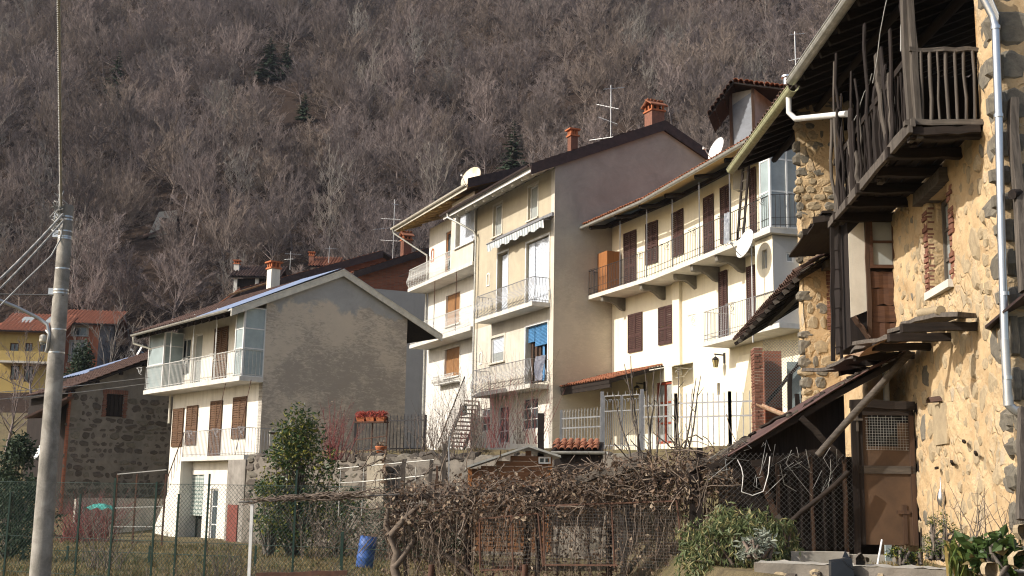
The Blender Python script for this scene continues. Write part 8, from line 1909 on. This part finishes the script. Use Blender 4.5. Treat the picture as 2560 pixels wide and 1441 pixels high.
# ------------------------------------------------------------------ left garden: grass, bare bushes, frame
def left_garden():
    R = random.Random(61)
    pts = []
    for _ in range(5200):
        y = R.uniform(20.5, 40); x = R.uniform(-.46 * y - 1, -.02 * y); pts.append(Vector((x, y, land(x, y))))
    grass_patch('dry_grass', pts, .16, 'grass_dry', 'dry winter grass over the garden', 3, 6, .010)
    pts = []
    for _ in range(900):
        px = R.uniform(800, 1010); y = R.uniform(18.5, 24); p = at_y(px, 1440, y); pts.append(Vector((p.x, y, land(p.x, y))))
    grass_patch('green_grass', pts, .14, 'grass_green', 'green grass round the blue drum', 4, 6, .008)
    pts = []
    for _ in range(600):
        p = at_y(R.uniform(1900, 2330), 1400, R.uniform(13.6, 16.5)); pts.append(Vector((p.x, p.y, land(p.x, p.y))))
    grass_patch('straw', pts, .12, 'grass_dry', 'straw and dry grass before the shed door', 5, 5, .005)
    shrub('red_stemmed_shrub', gpt(235, 1300, 42), 2.0, 1.5, 120, 'red-stemmed leafless shrub before the stone barn', 'twig_red', 62, .012)
    shrub('red_stemmed_shrub', gpt(180, 1300, 40), 1.6, 1.2, 70, 'smaller red-stemmed shrub next to the concrete pole', 'twig_red', 63, .011)
    shrub('bare_shrub', gpt(255, 1420, 27), 1.5, .8, 30, 'bare branching bush behind the wire fence, left of the stair', 'twig', 64, .013)
    shrub('bare_shrub', gpt(560, 1430, 23), 1.2, .8, 22, 'bare spindly bush before the house stair pillar', 'twig', 65, .009)
    for i, (px, Y) in enumerate(((690, 22.5), (760, 23), (830, 22), (450, 22), (640, 24), (880, 24), (560, 24))):
        shrub('dry_weeds', gpt(px, 1430, Y), .5, 1.6, 34, ('dry brown weeds behind the wire fence near the %s' % ['white post', 'middle of the laurel', 'blue drum left side', 'stair foot', 'pillar', 'drum back', 'narrow door'][i]), 'twig', 80 + i, .005, 'weeds', 'deadleaf', 160, .05)
    leafbush('dark_hedge', gpt(20, 1400, 30), 1.9, 1.1, .9, 2600, 'dark evergreen hedge at the lower left corner', 'conifer', .12, 66, .1, 2.4, 'hedge', 40, .2)
    leafbush('dark_hedge', gpt(40, 1150, 45), 3.6, 1.1, 1.0, 2600, 'tall dark ivy-covered mass at the left edge', 'conifer', .2, 67, .1, 2.2, 'hedge', 40, .2)
    for i, (px, py, Y, s, k) in enumerate(((285, 870, 80, .55, 1), (90, 900, 86, .5, 1), (30, 930, 70, .5, 2))):
        p = at_y(px, py, Y); p.z = land(p.x, p.y); q = empty('garden_tree', p, ['pale leafless birch right of the orange house', 'leafless tree before the yellow house', 'thin leafless tree at the left edge'][i], 'tree'); m = bare_tree(300 + i, 7.5 if i == 0 else 5.5, .4, 8, 6, 6, .3, .1, .012)
        for v in range(len(m.v)): m.v[v] = tuple(Vector(m.v[v]) + p)
        m.build('branches', M['wood_pale'] if i == 0 else M['wood_far'], q)
    leafbush('garden_conifer', gpt(198, 1000, 75), 6.0, 1.6, 1.4, 3200, 'dark bushy conifer before the orange house', 'conifer', .26, 68, .2, 2.4, 'conifer', 60, .7)
    # rusty washing frame, turquoise tarp
    F = Frame(at_y(290, 1360, 40), FA.d); e = empty('rusty_frame', F.p(0, -.2, 0), 'rusty iron washing frame before the stair', 'frame'); m = MB(); pxs = (288, 337, 410); zt = [F.uv(p, 1186)[1] for p in pxs]
    for p, z in zip(pxs, zt): u = F.uv(p, 1270)[0]; m.bar(F.p(u, -.5, 0), F.p(u, z, 0), .05)
    m.build('posts', M['rust'], e); m = MB(); u0, u1 = F.uv(288, 1270)[0], F.uv(410, 1270)[0]
    for z in (zt[0], zt[0] - 1.1, zt[0] - 1.7): m.bar(F.p(u0, z, 0), F.p(u1, z + .12, 0), .03)
    m.build('rails', M['wire'], e)
    m = MB(); c = at_y(250, 1272, 41)
    def fn(x, y): return c + Vector(((x - .5) * 1.0, (y - .5) * .5, .16 * math.sin(x * 3.1) * math.sin(y * 3.1) + .04 * math.sin(x * 17) * math.cos(y * 9)))
    m.grid(fn, 18, 8); m.build('tarp', M['plastic_green'], None, 'crumpled turquoise tarp lying in the left garden', 'tarp')
    w = Frame(at_y(190, 1280, 47.0), GA.d); m = rough_wall(w, 0, 4.2, -.4, 1.25, [], .06, 3.1, .12); m.box(w, 0, 4.2, -.4, 1.2, -.3, -.08); m.build('garden_wall', M['concrete'], None, 'low grey garden wall below the stone barn', 'wall')
left_garden()
def brush():
    R = random.Random(77)
    for i, (px, py, Y, h, lab) in enumerate(((850, 1330, 34, 1.9, 'ivy mass on the bank right of the laurel'), (990, 1310, 33, 1.5, 'ivy mass behind the pipe handrail'), (1090, 1300, 31.5, 1.5, 'dark ivy below the fruit tree'))):
        leafbush('ivy_bank', gpt(px, py, Y), h, .9, .6, 1500, lab, 'conifer' if i else 'laurel', .11, 90 + i, .3, 1.8, 'ivy', 40, .1, 'twig')
    for i, px in enumerate((800, 880, 940, 1000, 1050, 1140)):
        p = gpt(px, 1330, 32.5); shrub('bank_scrub', p, R.uniform(1.4, 2.6), 1.2, 40, 'leafless scrub on the bank under the terrace, ' + ['beside the laurel', 'below the flower stand', 'under the pipe handrail', 'left of the leaning stake', 'at the leaning stake foot', 'right of the broad stake'][i], 'twig', 95 + i, .008, 'scrub', 'deadleaf', 220, .06)
brush()
# ------------------------------------------------------------------ thin winter haze
def haze():
    m = bpy.data.materials.new('haze'); m.use_nodes = True; t = m.node_tree; t.nodes.remove(t.nodes["Principled BSDF"])
    v = t.nodes.new("ShaderNodeVolumePrincipled"); v.inputs["Color"].default_value = (.80, .85, .95, 1); v.inputs["Density"].default_value = .00014; v.inputs["Anisotropy"].default_value = .2
    t.links.new(v.outputs[0], t.nodes["Material Output"].inputs["Volume"])
    b = MB(); b.box(Frame(Vector((0, -20, 0)), Vector((1, 0, 0))), -330, 330, -70, 131, -330, 45); b.build('haze', m, None, 'thin bluish winter haze over the valley', 'haze', kind='stuff')
haze()
